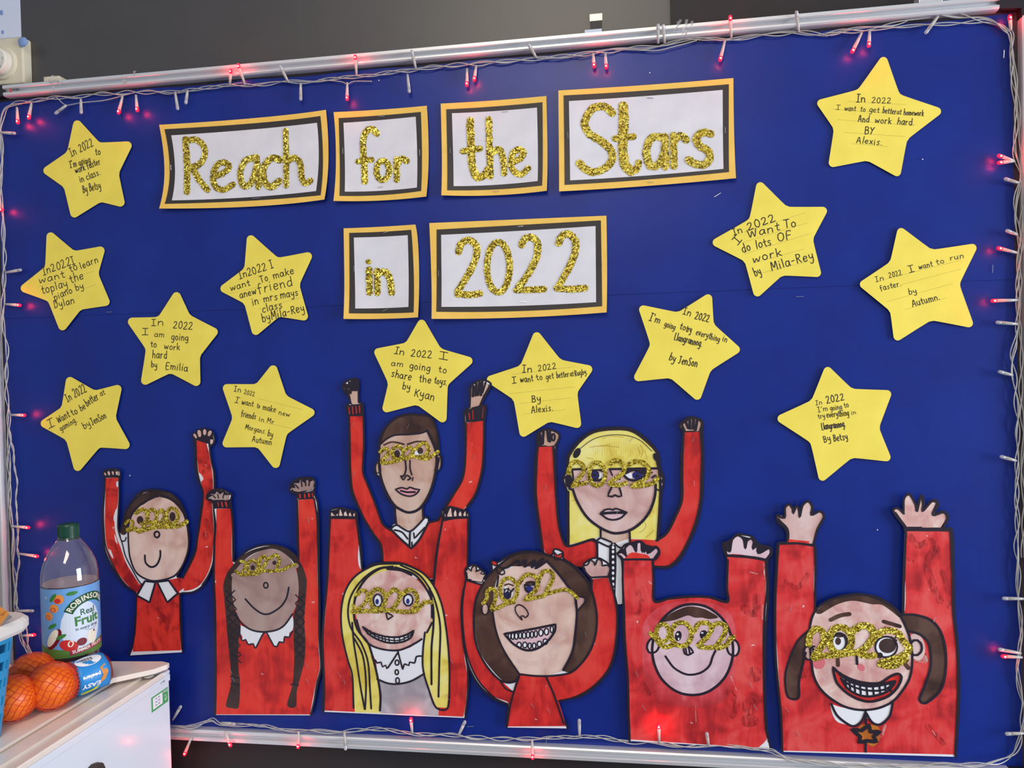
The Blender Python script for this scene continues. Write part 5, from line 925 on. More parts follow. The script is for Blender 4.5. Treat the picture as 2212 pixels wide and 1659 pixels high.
 ('s',0,2.56,8.676,[739,11337,781,11452],[]),
 ('s',1,1.92,8.690,[783,11405,770,11353,739,11320,700,11319,670,11351,660,11402,673,11454,705,11487,743,11488,773,11456],[]),
 ('s',0,2.88,8.704,[1023,11562,1031,11476,1087,11439],[]),
 ('s',0,2.88,8.718,[1042,11553,1205,11565],[]),
 ('s',0,3.2,8.732,[1205,11575,1282,11614],[]),
 ('f',1,0,8.746,[738,11375,735,11364,726,11357,715,11357,707,11363,704,11375,707,11386,716,11393,727,11393,735,11386],[])]),
('glitter_glasses','glitter',None,[('s',0,6.66,8.760,[295,11228,361,11310,370,11426,453,11495,519,11429,506,11294,444,11130,561,11161,698,11231,834,11263],[]),
 ('s',1,6.66,8.774,[897,11474,865,11355,788,11281,695,11279,622,11351,596,11468,628,11587,705,11661,798,11663,871,11591],[]),
 ('s',0,7.1,8.788,[928,11589,1037,11720,1171,11726,1245,11632,1212,11480,1125,11402,1027,11309],[]),
 ('s',0,7.1,8.802,[1274,11671,1344,11786,1448,11803,1513,11732,1482,11618,1403,11483,1353,11387,1181,11342,1027,11305],[]),
 ('s',0,6.21,8.816,[1354,11407,1506,11447,1696,11493,1808,11457,1909,11357],[])]),
('staple','metal',None,[('w',0,0.7,8.970,[1081,9539,1139,9462],[])]),
('staple','metal',None,[('w',0,0.7,8.984,[1359,9461,1413,9383],[])]),
('staple','metal',None,[('w',0,0.7,8.998,[2031,10789,2045,10700],[])])]),
('paper_figure','broad painted cut-out with round lilac face, short scribbled hair and simple curved smile','paper figure','painted paper figures with raised arms',None,[
('paper_sheet','paper',None,[('f',1,0,6.014,[2591,12107,2631,12139,2723,12253,2816,12280,2989,12313,3105,12194,3232,12231,3292,12147,3237,12030,3184,11996,3185,11650,3196,11326,3432,11371,3759,11410,4082,11408,4354,11343,4354,11559,4372,12044,4342,12132,4309,12307,4418,12251,4528,12441,4638,12438,4789,12399,4875,12278,5059,12236,5081,12140,5009,12019,5012,11461,4957,10803,4933,9923,4954,9264,5007,8925,2728,8958,2715,9388,2714,10065,2672,10740,2675,11416,2668,12000],[32,33])]),
('outline_edge','marker',None,[('s',0,3.43,6.017,[2728,8958,2715,9388,2714,10065,2672,10740,2675,11416,2668,12000,2591,12107,2631,12139,2723,12253,2816,12280,2989,12313,3105,12194,3232,12231,3292,12147,3237,12030,3184,11996,3185,11650,3196,11326,3432,11371,3759,11410,4082,11408,4354,11343,4354,11559,4372,12044,4342,12132,4309,12307,4418,12251,4528,12441,4638,12438,4789,12399,4875,12278,5059,12236,5081,12140,5009,12019,5012,11461,4957,10803,4933,9923,4954,9264,5007,8925],[0,38])]),
('jumper','red_d',None,[('f',1,0,6.028,[2691,12010,3184,12011,3184,11310,3432,11357,3780,11393,4081,11388,4370,11317,4381,12099,4988,12025,4970,11461,4928,10802,4912,9923,4929,9263,4943,9087,4800,8937,2733,8981,2726,9388,2734,10066,2694,10741,2691,11416],[0,1,2,6,7,8,14,15])]),
('faded_patch','red_pale',None,[('f',1,0,6.042,[2983,10839,3098,11088,3431,11297,4080,11311,4397,11141,4496,10790,4465,10237,4328,9768,4045,9579,3439,9576,3134,9653,2987,10007],[])]),
('dark_wash','red_wash',None,[('f',1,0,6.056,[4897,10153,4873,10075,4814,10025,4743,10022,4685,10068,4664,10145,4688,10224,4747,10274,4819,10276,4876,10230],[]),
 ('f',1,0,6.070,[4813,9633,4787,9541,4723,9482,4644,9479,4582,9532,4559,9622,4585,9714,4650,9773,4728,9776,4791,9722],[]),
 ('f',1,0,6.084,[4830,9391,4800,9325,4726,9281,4634,9277,4560,9314,4533,9378,4563,9444,4638,9488,4730,9492,4803,9455],[]),
 ('s',0,9.03,6.098,[2920,11466,2971,11287,2901,11106],[]),
 ('s',0,13.54,6.112,[4825,11414,4799,11150,4632,11234],[]),
 ('s',0,11.28,6.126,[4371,9836,4475,9663,4407,9461],[]),
 ('s',0,8.12,6.140,[2964,9939,3070,9763],[])]),
('pale_wash','pale_wash',None,[('s',0,3.16,6.154,[3078,11659,3153,11605],[]),
 ('s',0,1.81,6.168,[4728,11829,4854,11798],[]),
 ('s',0,2.26,6.182,[4951,11964,4962,11724],[]),
 ('s',0,2.71,6.196,[4928,11285,4914,11065],[]),
 ('s',0,1.81,6.210,[4398,10103,4479,9885],[]),
 ('s',0,1.13,6.224,[3819,9592,3824,9325],[])]),
('ear','skin_lilac',None,[('f',1,0,6.238,[3243,10544,3198,10475,3136,10444,3080,10463,3052,10525,3063,10606,3109,10675,3171,10706,3226,10687,3254,10625],[])]),
('ear','skin_lilac',None,[('f',1,0,6.252,[4534,10600,4528,10513,4488,10452,4430,10440,4375,10481,4344,10560,4350,10646,4389,10707,4448,10720,4503,10679],[])]),
('face','skin_lilac',None,[('f',1,0,6.266,[4438,10547,4308,10103,3980,9818,3579,9803,3257,10066,3141,10507,3276,10956,3608,11238,4009,11247,4325,10982],[])]),
('hair','brown',None,[('f',1,0,6.280,[3293,10971,3471,11131,3733,11242,3949,11220,4098,11157,4214,11071,4053,11041,3967,11061,3838,11058,3730,11093,3512,11010,3381,10984],[])]),
('hand_outline','marker',None,[('f',1,0,6.286,[2613,12102,2730,12204,2922,12291,2992,12278,3232,12205,3270,12147,3195,12030,2700,12013],[0,1,2,3,4,5,6,7]),
 ('s',1,2.5,6.287,[2613,12102,2730,12204,2922,12291,2992,12278,3232,12205,3270,12147,3195,12030,2700,12013],[0,1,2,3,4,5,6,7])]),
('hand','skin_lilac',None,[('f',1,0,6.294,[2613,12102,2669,12125,2734,12081,2730,12204,2860,12261,2906,12150,2922,12291,2992,12278,3000,12151,3044,12118,3082,12174,3098,12118,3232,12205,3270,12147,3195,12030,2700,12013],[14,15])]),
('hand_outline','marker',None,[('f',1,0,6.300,[4325,12291,4549,12424,4759,12367,5029,12216,5059,12151,4984,12041,4377,12100],[0,1,2,3,4,5,6]),
 ('s',1,2.5,6.301,[4325,12291,4549,12424,4759,12367,5029,12216,5059,12151,4984,12041,4377,12100],[0,1,2,3,4,5,6])]),
('hand','skin_lilac',None,[('f',1,0,6.308,[4325,12291,4416,12166,4458,12353,4549,12424,4643,12366,4661,12224,4691,12333,4759,12367,4800,12324,4781,12203,4858,12258,4870,12138,5029,12216,5059,12151,4984,12041,4377,12100],[14,15])]),
('paint_smear','red_a',None,[('f',1,0,6.322,[2745,12070,2835,12127,2945,12117,3098,12085,3140,12025,2704,12011],[4,5])]),
('paint_smear','red_a',None,[('f',1,0,6.336,[4383,12100,4458,12120,4648,12107,4637,12085],[0,3])]),
('eye','marker',None,[('f',1,0,6.350,[3620,10740,3600,10689,3566,10661,3532,10667,3510,10703,3510,10757,3530,10807,3564,10835,3598,10829,3620,10793],[])]),
('eye','marker',None,[('f',1,0,6.364,[4047,10779,4033,10732,3998,10702,3956,10701,3922,10729,3910,10775,3924,10823,3959,10853,4001,10854,4035,10826],[])]),
('eye_highlight','white',None,[('f',1,0,6.378,[3574,10777,3570,10767,3560,10760,3548,10760,3539,10766,3535,10776,3539,10787,3549,10794,3561,10794,3571,10788],[])]),
('eye_highlight','white',None,[('f',1,0,6.392,[3584,10700,3581,10687,3574,10678,3566,10678,3560,10686,3558,10699,3560,10712,3567,10720,3575,10721,3581,10713],[])]),
('eye_highlight','white',None,[('f',1,0,6.406,[3975,10811,3971,10803,3960,10798,3946,10797,3936,10802,3932,10809,3936,10817,3947,10823,3960,10823,3971,10818],[])]),
('marker_outline','marker',None,[('s',1,4.22,6.420,[4442,10547,4311,10101,3981,9815,3577,9799,3253,10064,3136,10508,3272,10959,3607,11243,4010,11251,4328,10985],[]),
 ('s',1,3.45,6.434,[3243,10545,3198,10476,3136,10445,3080,10464,3052,10526,3063,10607,3108,10676,3171,10707,3226,10688,3254,10626],[]),
 ('s',1,3.45,6.448,[4535,10601,4530,10514,4490,10453,4432,10440,4377,10482,4346,10560,4352,10647,4391,10708,4450,10720,4505,10679],[]),
 ('s',0,3.84,6.462,[2677,12006,2920,12014,3195,12013],[]),
 ('s',0,4.6,6.476,[4383,12094,4648,12081,4858,12055,4994,12026],[]),
 ('s',0,3.45,6.490,[2686,11991,2674,11642,2686,11193,2691,10630,2723,10067,2726,9390,2733,8972],[]),
 ('s',0,3.45,6.504,[3175,11997,3180,11651,3187,11316,3432,11365,3780,11403,4081,11400,4370,11329,4362,11560,4388,12023],[]),
 ('s',0,3.07,6.518,[4987,12009,4996,11572,4958,11243,4929,10804,4919,9925,4937,9266,4981,9047],[]),
 ('s',0,3.07,6.532,[2600,12102,2669,12130,2745,12066],[]),
 ('s',0,3.84,6.546,[2735,12092,2726,12204,2820,12273,2881,12206,2906,12139,2922,12291,2993,12297,3007,12140,3074,12208,3098,12119,3232,12214,3278,12148,3195,12020],[]),
 ('s',0,3.84,6.560,[4325,12291,4416,12160,4458,12354,4548,12429,4642,12367,4665,12213,4690,12334,4759,12378,4804,12324,4781,12204,4858,12266,4870,12139,5039,12224,5065,12141,4994,12035],[]),
 ('s',0,3.45,6.574,[3351,10403,3474,10228,3624,10133,3753,10108,3927,10155,4058,10270,4115,10427,4182,10562],[]),
 ('s',1,3.07,6.588,[3644,10568,3741,10571,3804,10484,3717,10433,3663,10458],[0,2]),
 ('s',0,2.69,6.602,[3680,10558,3695,10447],[]),
 ('s',0,2.69,6.616,[3730,10564,3749,10449],[])]),
('glitter_glasses','glitter',None,[('s',0,7.99,6.630,[3118,10777,3200,10701,3263,10602,3372,10560,3503,10609],[]),
 ('s',1,7.46,6.644,[3420,10796,3398,10711,3345,10656,3280,10654,3229,10706,3210,10791,3232,10877,3286,10931,3351,10933,3402,10881],[]),
 ('s',1,7.99,6.658,[3780,10784,3746,10668,3663,10594,3561,10591,3479,10660,3450,10775,3484,10891,3568,10965,3670,10967,3751,10898],[]),
 ('s',0,7.99,6.672,[3822,10830,3900,10958,4029,10979,4103,10904,4047,10758,3893,10598,4043,10569,4150,10584],[]),
 ('s',0,7.99,6.686,[4103,10904,4201,10972,4307,10953,4327,10854,4260,10720,4172,10573,4322,10611,4388,10701,4448,10758],[])]),
('staple','metal',None,[('w',0,0.7,6.868,[2858,10145,2891,10051],[])]),
('staple','metal',None,[('w',0,0.7,6.882,[2946,9577,3008,9491],[])]),
('staple','metal',None,[('w',0,0.7,6.896,[4694,10025,4734,9930],[])]),
('staple','metal',None,[('w',0,0.7,6.910,[4744,9661,4802,9567],[])])]),
('paper_figure','large painted cut-out with dark bunches, red lips and orange star badge, rightmost','paper figure','painted paper figures with raised arms',None,[
('paper_sheet','paper',None,[('f',1,0,6.014,[5162,12749,5192,12768,5287,12723,5300,12894,5366,12941,5420,12873,5484,12915,5520,12837,5576,12934,5660,12994,5730,12895,5724,12804,5843,12827,5901,12739,5798,12530,5732,12294,5759,12255,5757,11849,5741,11225,5893,11365,6142,11461,6413,11498,6710,11447,6954,11278,7055,11208,7075,11611,7098,12127,7121,12526,6963,12790,6935,12859,6994,12882,7094,12834,7107,13026,7189,13108,7287,12929,7369,13088,7407,12963,7401,12868,7518,13001,7603,12996,7616,12930,7562,12807,7696,12828,7752,12772,7746,12695,7692,12563,7805,12556,7824,11880,7827,11241,7867,10731,7880,9963,7814,8948,5188,8895,5165,9592,5132,9989,5103,10518,5105,11311,5140,11840,5179,12302,5315,12327,5304,12526,5180,12657],[51,52])]),
('outline_edge','marker',None,[('s',0,3.43,6.017,[5188,8895,5165,9592,5132,9989,5103,10518,5105,11311,5140,11840,5179,12302,5315,12327,5304,12526,5180,12657,5162,12749,5192,12768,5287,12723,5300,12894,5366,12941,5420,12873,5484,12915,5520,12837,5576,12934,5660,12994,5730,12895,5724,12804,5843,12827,5901,12739,5798,12530,5732,12294,5759,12255,5757,11849,5741,11225,5893,11365,6142,11461,6413,11498,6710,11447,6954,11278,7055,11208,7075,11611,7098,12127,7121,12526,6963,12790,6935,12859,6994,12882,7094,12834,7107,13026,7189,13108,7287,12929,7369,13088,7407,12963,7401,12868,7518,13001,7603,12996,7616,12930,7562,12807,7696,12828,7752,12772,7746,12695,7692,12563,7805,12556,7824,11880,7827,11241,7867,10731,7880,9963,7814,8948],[0,61])]),
('jumper','red_d',None,[('f',1,0,6.028,[5189,12302,5749,12281,5739,11220,6016,11357,6752,11372,7076,11173,7107,12127,7133,12538,7791,12543,7791,11880,7805,11215,7846,10705,7849,9962,7798,8983,5198,8914,5180,9593,5147,10254,5123,11048,5163,11840],[0,1,7,8,13,14])]),
('dark_wash','red_wash',None,[('s',0,10.91,6.042,[7179,12436,7321,12283,7489,12362,7583,12235],[]),
 ('s',0,12,6.056,[7559,12234,7436,12028,7480,11772,7618,11416],[]),
 ('s',0,8.18,6.070,[7649,11878,7739,11572,7759,11317],[]),
 ('s',0,8.18,6.084,[5298,11685,5472,11582,5626,11795],[]),
 ('s',0,13.64,6.098,[7222,10480,7606,10544],[]),
 ('s',0,16.36,6.112,[5498,10188,5724,10248],[]),
 ('s',0,8.18,6.126,[7398,9428,7633,9156],[]),
 ('s',0,5.45,6.140,[7149,12076,7245,12026],[])]),
('pale_wash','pale_wash',None,[('s',0,13.64,6.154,[7126,10555,7366,10485],[]),
 ('s',0,3.82,6.168,[6770,9400,6718,9216],[])]),
('hand_outline','marker',None,[('s',1,5.07,6.174,[5179,12742,5237,12750,5304,12705,5307,12881,5371,12926,5414,12842,5418,12790,5483,12895,5514,12816,5523,12738,5583,12921,5659,12973,5707,12882,5698,12765,5830,12812,5881,12734,5788,12535,5722,12299,5330,12343,5326,12527,5203,12671],[17,18])]),
('hand','skin_rose',None,[('f',1,0,6.182,[5179,12742,5237,12750,5304,12705,5307,12881,5371,12926,5414,12842,5418,12790,5483,12895,5514,12816,5523,12738,5583,12921,5659,12974,5707,12882,5698,12765,5830,12812,5881,12734,5788,12535,5722,12299,5330,12343,5326,12527,5203,12671],[17,18])]),
('hand_outline','marker',None,[('s',1,5.07,6.188,[6951,12841,7017,12867,7107,12796,7115,13014,7193,13083,7277,12924,7300,12835,7360,13057,7390,12924,7376,12835,7521,12981,7588,12963,7518,12771,7685,12803,7732,12734,7634,12563,7133,12559,6991,12769],[15,16])]),
('hand','skin_pink',None,[('f',1,0,6.196,[6951,12841,7017,12867,7107,12796,7115,13014,7193,13083,7277,12924,7300,12835,7360,13057,7389,12924,7376,12835,7521,12981,7588,12963,7518,12771,7685,12803,7731,12734,7634,12563,7133,12559,6991,12769],[15,16])]),
('plait','brown',None,[('f',1,0,6.210,[5635,10903,5457,10714,5326,10420,5258,10127,5295,9805,5453,9790,5470,10055,5525,10321,5579,10560,5663,10799],[])]),
('plait','brown',None,[('f',1,0,6.224,[7027,11172,7232,11182,7470,11106,7611,10929,7678,10649,7673,10290,7597,10004,7379,9784,7296,9838,7383,10073,7460,10385,7441,10719,7323,10870,7144,10922],[])]),
('paint_smear','red_a',None,[('f',1,0,6.238,[5323,12375,5486,12358,5665,12341,5659,12294,5319,12301],[0,2,3,4])]),
('ear','skin_rose',None,[('f',1,0,6.252,[5699,10537,5683,10465,5645,10420,5599,10419,5562,10462,5549,10532,5564,10604,5603,10649,5649,10651,5686,10608],[])]),
('ear','skin_rose',None,[('f',1,0,6.266,[7383,10702,7379,10571,7329,10479,7253,10463,7179,10527,7137,10648,7141,10780,7191,10872,7268,10888,7341,10823],[])]),
('face','skin_pink',None,[('f',1,0,6.280,[5648,10930,5740,11221,5942,11382,6190,11453,6461,11484,6752,11399,6968,11248,7108,10968,7176,10712,7183,10376,7119,10116,6921,9823,6676,9683,6382,9645,6112,9712,5842,9911,5709,10143,5659,10536],[])]),
('hair','brown',None,[('f',1,0,6.294,[5740,11195,5942,11372,6141,11444,6436,11489,6704,11434,6944,11279,7043,11116,6895,11234,6751,11334,6605,11339,6312,11390,6065,11320,5814,11165],[])]),
('collar','white',None,[('f',1,0,6.308,[5938,9718,6086,9672,6381,9624,6578,9653,6877,9795,6882,9614,6770,9453,6623,9407,6478,9518,6378,9409,6304,9375,6057,9421,5973,9549],[0,4])]),
('badge','orange_paint',None,[('f',1,0,6.322,[6377,9370,6500,9402,6671,9370,6680,9162,6593,9054,6483,9101,6374,9174],[])]),
('pale_wash','pale_wash',None,[('s',0,7.09,6.336,[5738,11090,5836,10987,6012,11149],[]),
 ('s',0,12,6.350,[5825,10384,5996,10206,5846,10122],[]),
 ('s',0,8.18,6.364,[6208,11075,6407,11184,6747,11088],[]),
 ('s',0,6.55,6.378,[5867,9913,6188,9820],[]),
 ('s',0,5.45,6.392,[6506,11290,6844,11091],[])]),
('cheek','blush',None,[('f',1,0,6.406,[5880,10381,5859,10315,5806,10273,5741,10271,5690,10309,5671,10374,5692,10439,5745,10481,5810,10483,5861,10445],[])]),
('cheek','blush',None,[('f',1,0,6.420,[6474,10275,6445,10259,6407,10267,6375,10295,6361,10333,6370,10365,6399,10381,6436,10373,6468,10345,6483,10308],[])]),
('lips','red_a',None,[('f',1,0,6.434,[5993,10311,6120,10197,6389,10090,6682,10074,6854,10184,6976,10240,7028,10191,6973,10033,6825,9872,6580,9779,6384,9802,6189,9912,6043,10077],[0])]),
('teeth','white',None,[('f',1,0,6.448,[6119,10163,6290,10073,6584,10032,6889,10095,6814,9949,6581,9862,6385,9875,6215,9973],[])]),
('eye','white',None,[('f',1,0,6.462,[6210,10723,6187,10640,6129,10587,6059,10585,6003,10634,5982,10717,6005,10800,6063,10853,6133,10855,6189,10806],[])]),
('eye','white',None,[('f',1,0,6.476,[6968,10667,6936,10572,6855,10511,6756,10508,6676,10564,6647,10658,6679,10754,6761,10814,6860,10817,6939,10761],[])]),
('pupil','brown_dark',None,[('f',1,0,6.490,[6126,10734,6116,10697,6092,10673,6063,10673,6040,10695,6032,10731,6042,10769,6065,10792,6094,10793,6118,10771],[])]),
('pupil','brown_dark',None,[('f',1,0,6.504,[6956,10685,6930,10615,6864,10569,6783,10567,6718,10608,6694,10678,6720,10749,6786,10794,6867,10796,6932,10755],[])]),
('pupil','brown_dark',None,[('f',1,0,6.518,[6199,10833,6181,10811,6134,10796,6076,10795,6029,10807,6011,10828,6030,10850,6077,10864,6135,10866,6181,10854],[])]),
('pupil','brown_dark',None,[('f',1,0,6.532,[6757,10524,6747,10493,6722,10473,6692,10472,6668,10491,6659,10521,6669,10552,6694,10571,6724,10572,6748,10554],[])]),
('eyebrow','brown',None,[('s',0,6.55,6.546,[5973,11075,6110,11146,6259,11176],[])]),
('eyebrow','brown',None,[('s',0,6,6.560,[6775,11069,7016,10997],[])]),
('eyebrow','brown',None,[('s',0,6,6.574,[6069,10450,6072,10346],[])]),
('eyebrow','brown',None,[('s',0,4.91,6.588,[6712,10440,6686,10361],[])]),
('eyebrow','brown',None,[('s',0,4.36,6.602,[6881,10393,6892,10329],[])]),
('eyebrow','brown',None,[('s',0,6.55,6.616,[7027,10476,7134,10337],[])]),
('eyebrow','brown',None,[('s',0,3.27,6.630,[6887,10821,6959,10771],[])]),
('eyebrow','brown',None,[('s',0,2.73,6.644,[6985,10850,6923,10796],[])]),
('marker_outline','marker',None,[('s',0,3.71,6.658,[5177,12295,5484,12306,5743,12269],[]),
 ('s',0,3.25,6.672,[5329,12344,5325,12528,5189,12672,5171,12750,5291,12717,5301,12882,5365,12935,5419,12856,5422,12785,5482,12906,5518,12817,5524,12726,5575,12922,5658,12985,5719,12896,5702,12765,5842,12823,5895,12740,5792,12531,5728,12295],[]),
 ('s',0,6.03,6.686,[7121,12545,7793,12544],[]),
 ('s',0,3.71,6.700,[7136,12560,6980,12770,6943,12853,7015,12878,7101,12796],[]),
 ('s',0,3.25,6.714,[7101,12835,7109,13028,7187,13099,7276,12938,7298,12828,7359,13074,7388,12925,7379,12828,7520,12987,7591,12964,7528,12772,7688,12814,7739,12735,7685,12574],[]),
 ('s',0,3.25,6.728,[5187,12277,5154,11842,5118,11261,5112,10521,5141,9992,5177,9517,5184,8917],[]),
 ('s',0,3.25,6.742,[5747,12256,5750,11851,5734,11222],[]),
 ('s',0,4.17,6.756,[7126,12540,7105,12129,7080,11613,7067,11213],[]),
 ('s',0,3.71,6.770,[7786,12544,7807,11882,7810,11218,7855,10708,7861,9965,7806,8967],[]),
 ('s',1,3.71,6.784,[5647,10932,5739,11222,5941,11384,6189,11462,6459,11493,6751,11413,6966,11255,7111,10970,7180,10714,7187,10378,7123,10118,6920,9820,6675,9677,6380,9636,6110,9704,5836,9905,5701,10145,5653,10538],[]),
 ('s',0,3.25,6.798,[5634,10900,5456,10716,5325,10422,5251,10129,5289,9807,5452,9788,5469,10057,5529,10323,5578,10535],[]),
 ('s',0,3.71,6.812,[7037,11179,7230,11189,7473,11113,7618,10932,7685,10651,7680,10292,7600,9994,7377,9782,7287,9835,7376,10076,7462,10388,7443,10721,7321,10872,7142,10924],[]),
 ('s',1,3.25,6.826,[5703,10539,5687,10468,5649,10423,5602,10421,5566,10464,5553,10535,5568,10606,5606,10651,5653,10653,5689,10610],[]),
 ('s',1,3.71,6.840,[7337,10667,7319,10594,7272,10547,7216,10545,7171,10589,7155,10661,7173,10735,7220,10781,7276,10783,7321,10739],[]),
 ('s',0,3.25,6.854,[7142,10924,7163,10765],[]),
 ('s',0,2.78,6.868,[5592,10628,5717,10640],[]),
 ('s',0,2.78,6.882,[5660,10670,5657,10538],[]),
 ('s',1,4.17,6.896,[5992,10313,6118,10199,6387,10091,6681,10076,6852,10186,6974,10242,7027,10192,6971,10035,6823,9874,6578,9781,6383,9804,6188,9914,6042,10079],[0]),
 ('s',0,5.56,6.910,[6094,10212,6289,10080,6582,10033,6924,10111],[]),
 ('s',0,3.25,6.924,[6129,10121,6288,10009,6532,9953,6776,9981,6929,10098],[]),
 ('s',0,3.71,6.938,[6117,10134,6213,9975,6384,9877,6579,9864,6812,9951,6923,10085],[]),
 ('s',0,3.25,6.952,[6179,10123,6191,9980],[]),
 ('s',0,3.25,6.966,[6240,10091,6252,9948],[]),
 ('s',0,3.25,6.980,[6313,10063,6325,9920],[]),
 ('s',0,3.25,6.994,[6399,10045,6411,9902],[]),
 ('s',0,3.25,7.008,[6496,10031,6509,9888],[]),
 ('s',0,3.25,7.022,[6594,10034,6607,9892],[]),
 ('s',0,3.25,7.036,[6692,10051,6704,9909],[]),
 ('s',0,3.25,7.050,[6777,10075,6790,9933],[]),
 ('s',0,3.25,7.064,[6855,10096,6868,9954],[]),
 ('s',1,4.17,7.078,[6208,10720,6185,10634,6127,10579,6057,10577,6001,10628,5981,10714,6004,10800,6062,10855,6132,10857,6188,10805],[]),
 ('s',1,2.78,7.092,[6971,10670,6938,10571,6854,10509,6752,10505,6671,10563,6640,10660,6674,10759,6757,10821,6859,10824,6941,10766],[]),
 ('s',0,4.17,7.106,[6357,10503,6362,10378],[]),
 ('s',0,3.71,7.120,[5956,9714,6057,9517,6277,9369,6413,9454,6477,9613,6572,9448,6694,9414,6842,9564,6889,9799],[4]),
 ('s',0,3.71,7.134,[6477,9613,6479,9423],[]),
 ('s',0,3.71,7.148,[6469,9130,6467,8968],[]),
 ('s',1,6.03,7.162,[6263,9316,6411,9305,6527,9402,6545,9290,6692,9302,6593,9220,6636,9133,6494,9144,6371,9112,6392,9205],[0,1,2,3,4,5,6,7,8,9])]),
('glitter_glasses','glitter',None,[('s',0,10.3,7.176,[5629,10670,5652,10828,5758,10930,5857,10860,5841,10676,5700,10462,5850,10493,6123,10522,6345,10560,6491,10513,6626,10522],[]),
 ('s',1,10.94,7.190,[6282,10754,6248,10627,6163,10547,6059,10544,5976,10619,5946,10744,5981,10871,6066,10952,6170,10954,6252,10879],[]),
 ('s',0,11.59,7.204,[6302,10898,6450,10993,6584,10957,6618,10828,6543,10696,6394,10562],[]),
 ('s',0,10.3,7.218,[6668,10856,6815,10932,6983,10890,7066,10763,7148,10650,7050,10530,6831,10446,6709,10390,6903,10365,7098,10480],[]),
 ('s',0,9.65,7.232,[6595,10906,6716,10857],[])]),
('staple','metal',None,[('w',0,0.7,7.386,[5244,9645,5295,9551],[])]),
('staple','metal',None,[('w',0,0.7,7.400,[5410,9256,5472,9163],[])]),
('staple','metal',None,[('w',0,0.7,7.414,[7462,9364,7512,9282],[])]),
('staple','metal',None,[('w',0,0.7,7.428,[5370,11292,5350,11206],[])]),
('staple','metal',None,[('w',0,0.7,7.442,[7540,11163,7509,11088],[])])]),
('paper_star','yellow paper star reading work faster in class, top left below the lights','star','yellow paper stars with handwritten wishes',None,[
('paper_sheet','star_yellow',None,[('f',1,0,2.014,[-7213,19980,-7199,20002,-7178,20019,-7151,20028,-7122,20029,-7094,20020,-7070,20004,-6715,19619,-6650,19590,-6128,19573,-6102,19566,-6079,19553,-6061,19533,-6051,19510,-6049,19485,-6056,19462,-6308,19033,-6320,18965,-6228,18478,-6229,18454,-6238,18432,-6254,18414,-6276,18401,-6301,18395,-6328,18396,-6680,18493,-6742,18484,-7211,18253,-7235,18246,-7261,18246,-7285,18253,-7307,18266,-7323,18284,-7333,18306,-7442,18780,-7477,18833,-7832,19088,-7849,19107,-7859,19128,-7862,19152,-7857,19174,-7844,19195,-7826,19210,-7393,19446,-7350,19499],[])]),
('handwriting','ink',None,[('t',0,0,2.200,[(-7271, 19363, -6809, 19537, 148, 'In 2022'), (-7302, 19159, -6880, 19240, 122, "I'm going"), (-6780, 19356, -6673, 19366, 118, 'to'), (-7191, 19051, -6684, 19195, 118, 'work faster'), (-7109, 18877, -6691, 18998, 122, 'in class.'), (-7056, 18679, -6691, 18744, 138, 'By Betsy')],[])])]),
('paper_star','yellow paper star about learning the piano, at the left edge of the board','star','yellow paper stars with handwritten wishes',None,[
('paper_sheet','star_yellow',None,[('f',1,0,2.014,[-7843,17930,-7834,17956,-7815,17977,-7789,17991,-7760,17996,-7730,17991,-7703,17978,-7307,17652,-7241,17632,-6756,17684,-6730,17682,-6705,17672,-6685,17656,-6671,17635,-6664,17611,-6666,17587,-6796,17214,-6792,17151,-6600,16687,-6596,16665,-6599,16643,-6608,16623,-6624,16606,-6644,16593,-6667,16587,-7149,16538,-7209,16511,-7514,16188,-7537,16173,-7564,16165,-7592,16166,-7619,16174,-7641,16190,-7656,16212,-7845,16681,-7895,16730,-8372,16908,-8395,16924,-8412,16945,-8421,16970,-8419,16996,-8409,17020,-8390,17040,-7930,17343,-7892,17404],[])]),
('pencil_rule','pencil',None,[('s',0,0.43,2.028,[-8067,17000,-7479,17095],[])]),
('pencil_rule','pencil',None,[('s',0,0.43,2.042,[-7478,17117,-6896,17233],[])]),
('pencil_rule','pencil',None,[('s',0,0.43,2.056,[-7099,16917,-6857,16994],[])]),
('handwriting','ink',None,[('t',0,0,2.200,[(-7936, 17202, -7273, 17391, 148, 'In2022I'), (-8027, 17053, -7487, 17150, 122, 'want'), (-7375, 17232, -7216, 17291, 138, 'to'), (-7157, 17281, -6793, 17402, 118, 'learn'), (-7974, 16853, -7434, 16974, 142, 'toplay'), (-7371, 17025, -7103, 17112, 148, 'the'), (-7722, 16723, -7341, 16861, 128, 'piano'), (-7268, 16880, -7110, 16928, 118, 'by'), (-7728, 16577, -7312, 16664, 128, 'Dylan')],[])])]),
('paper_star','yellow paper star about working hard, second row, signed Emilia','star','yellow paper stars with handwritten wishes',None,[
('paper_sheet','star_yellow',None,[('f',1,0,2.014,[-5320,16755,-5300,16771,-5275,16781,-5248,16783,-5221,16776,-5199,16762,-5182,16742,-5016,16385,-4969,16341,-4510,16101,-4492,16088,-4480,16070,-4473,16050,-4472,16029,-4477,16009,-4488,15991,-4810,15631,-4834,15573,-4841,15139,-4847,15115,-4862,15094,-4882,15079,-4907,15070,-4934,15069,-4959,15076,-5389,15297,-5455,15300,-5900,15116,-5928,15112,-5956,15116,-5981,15128,-6000,15148,-6011,15172,-6012,15198,-5905,15724,-5920,15795,-6228,16237,-6238,16261,-6238,16287,-6229,16311,-6211,16332,-6187,16345,-6160,16351,-5667,16346,-5609,16375],[])]),
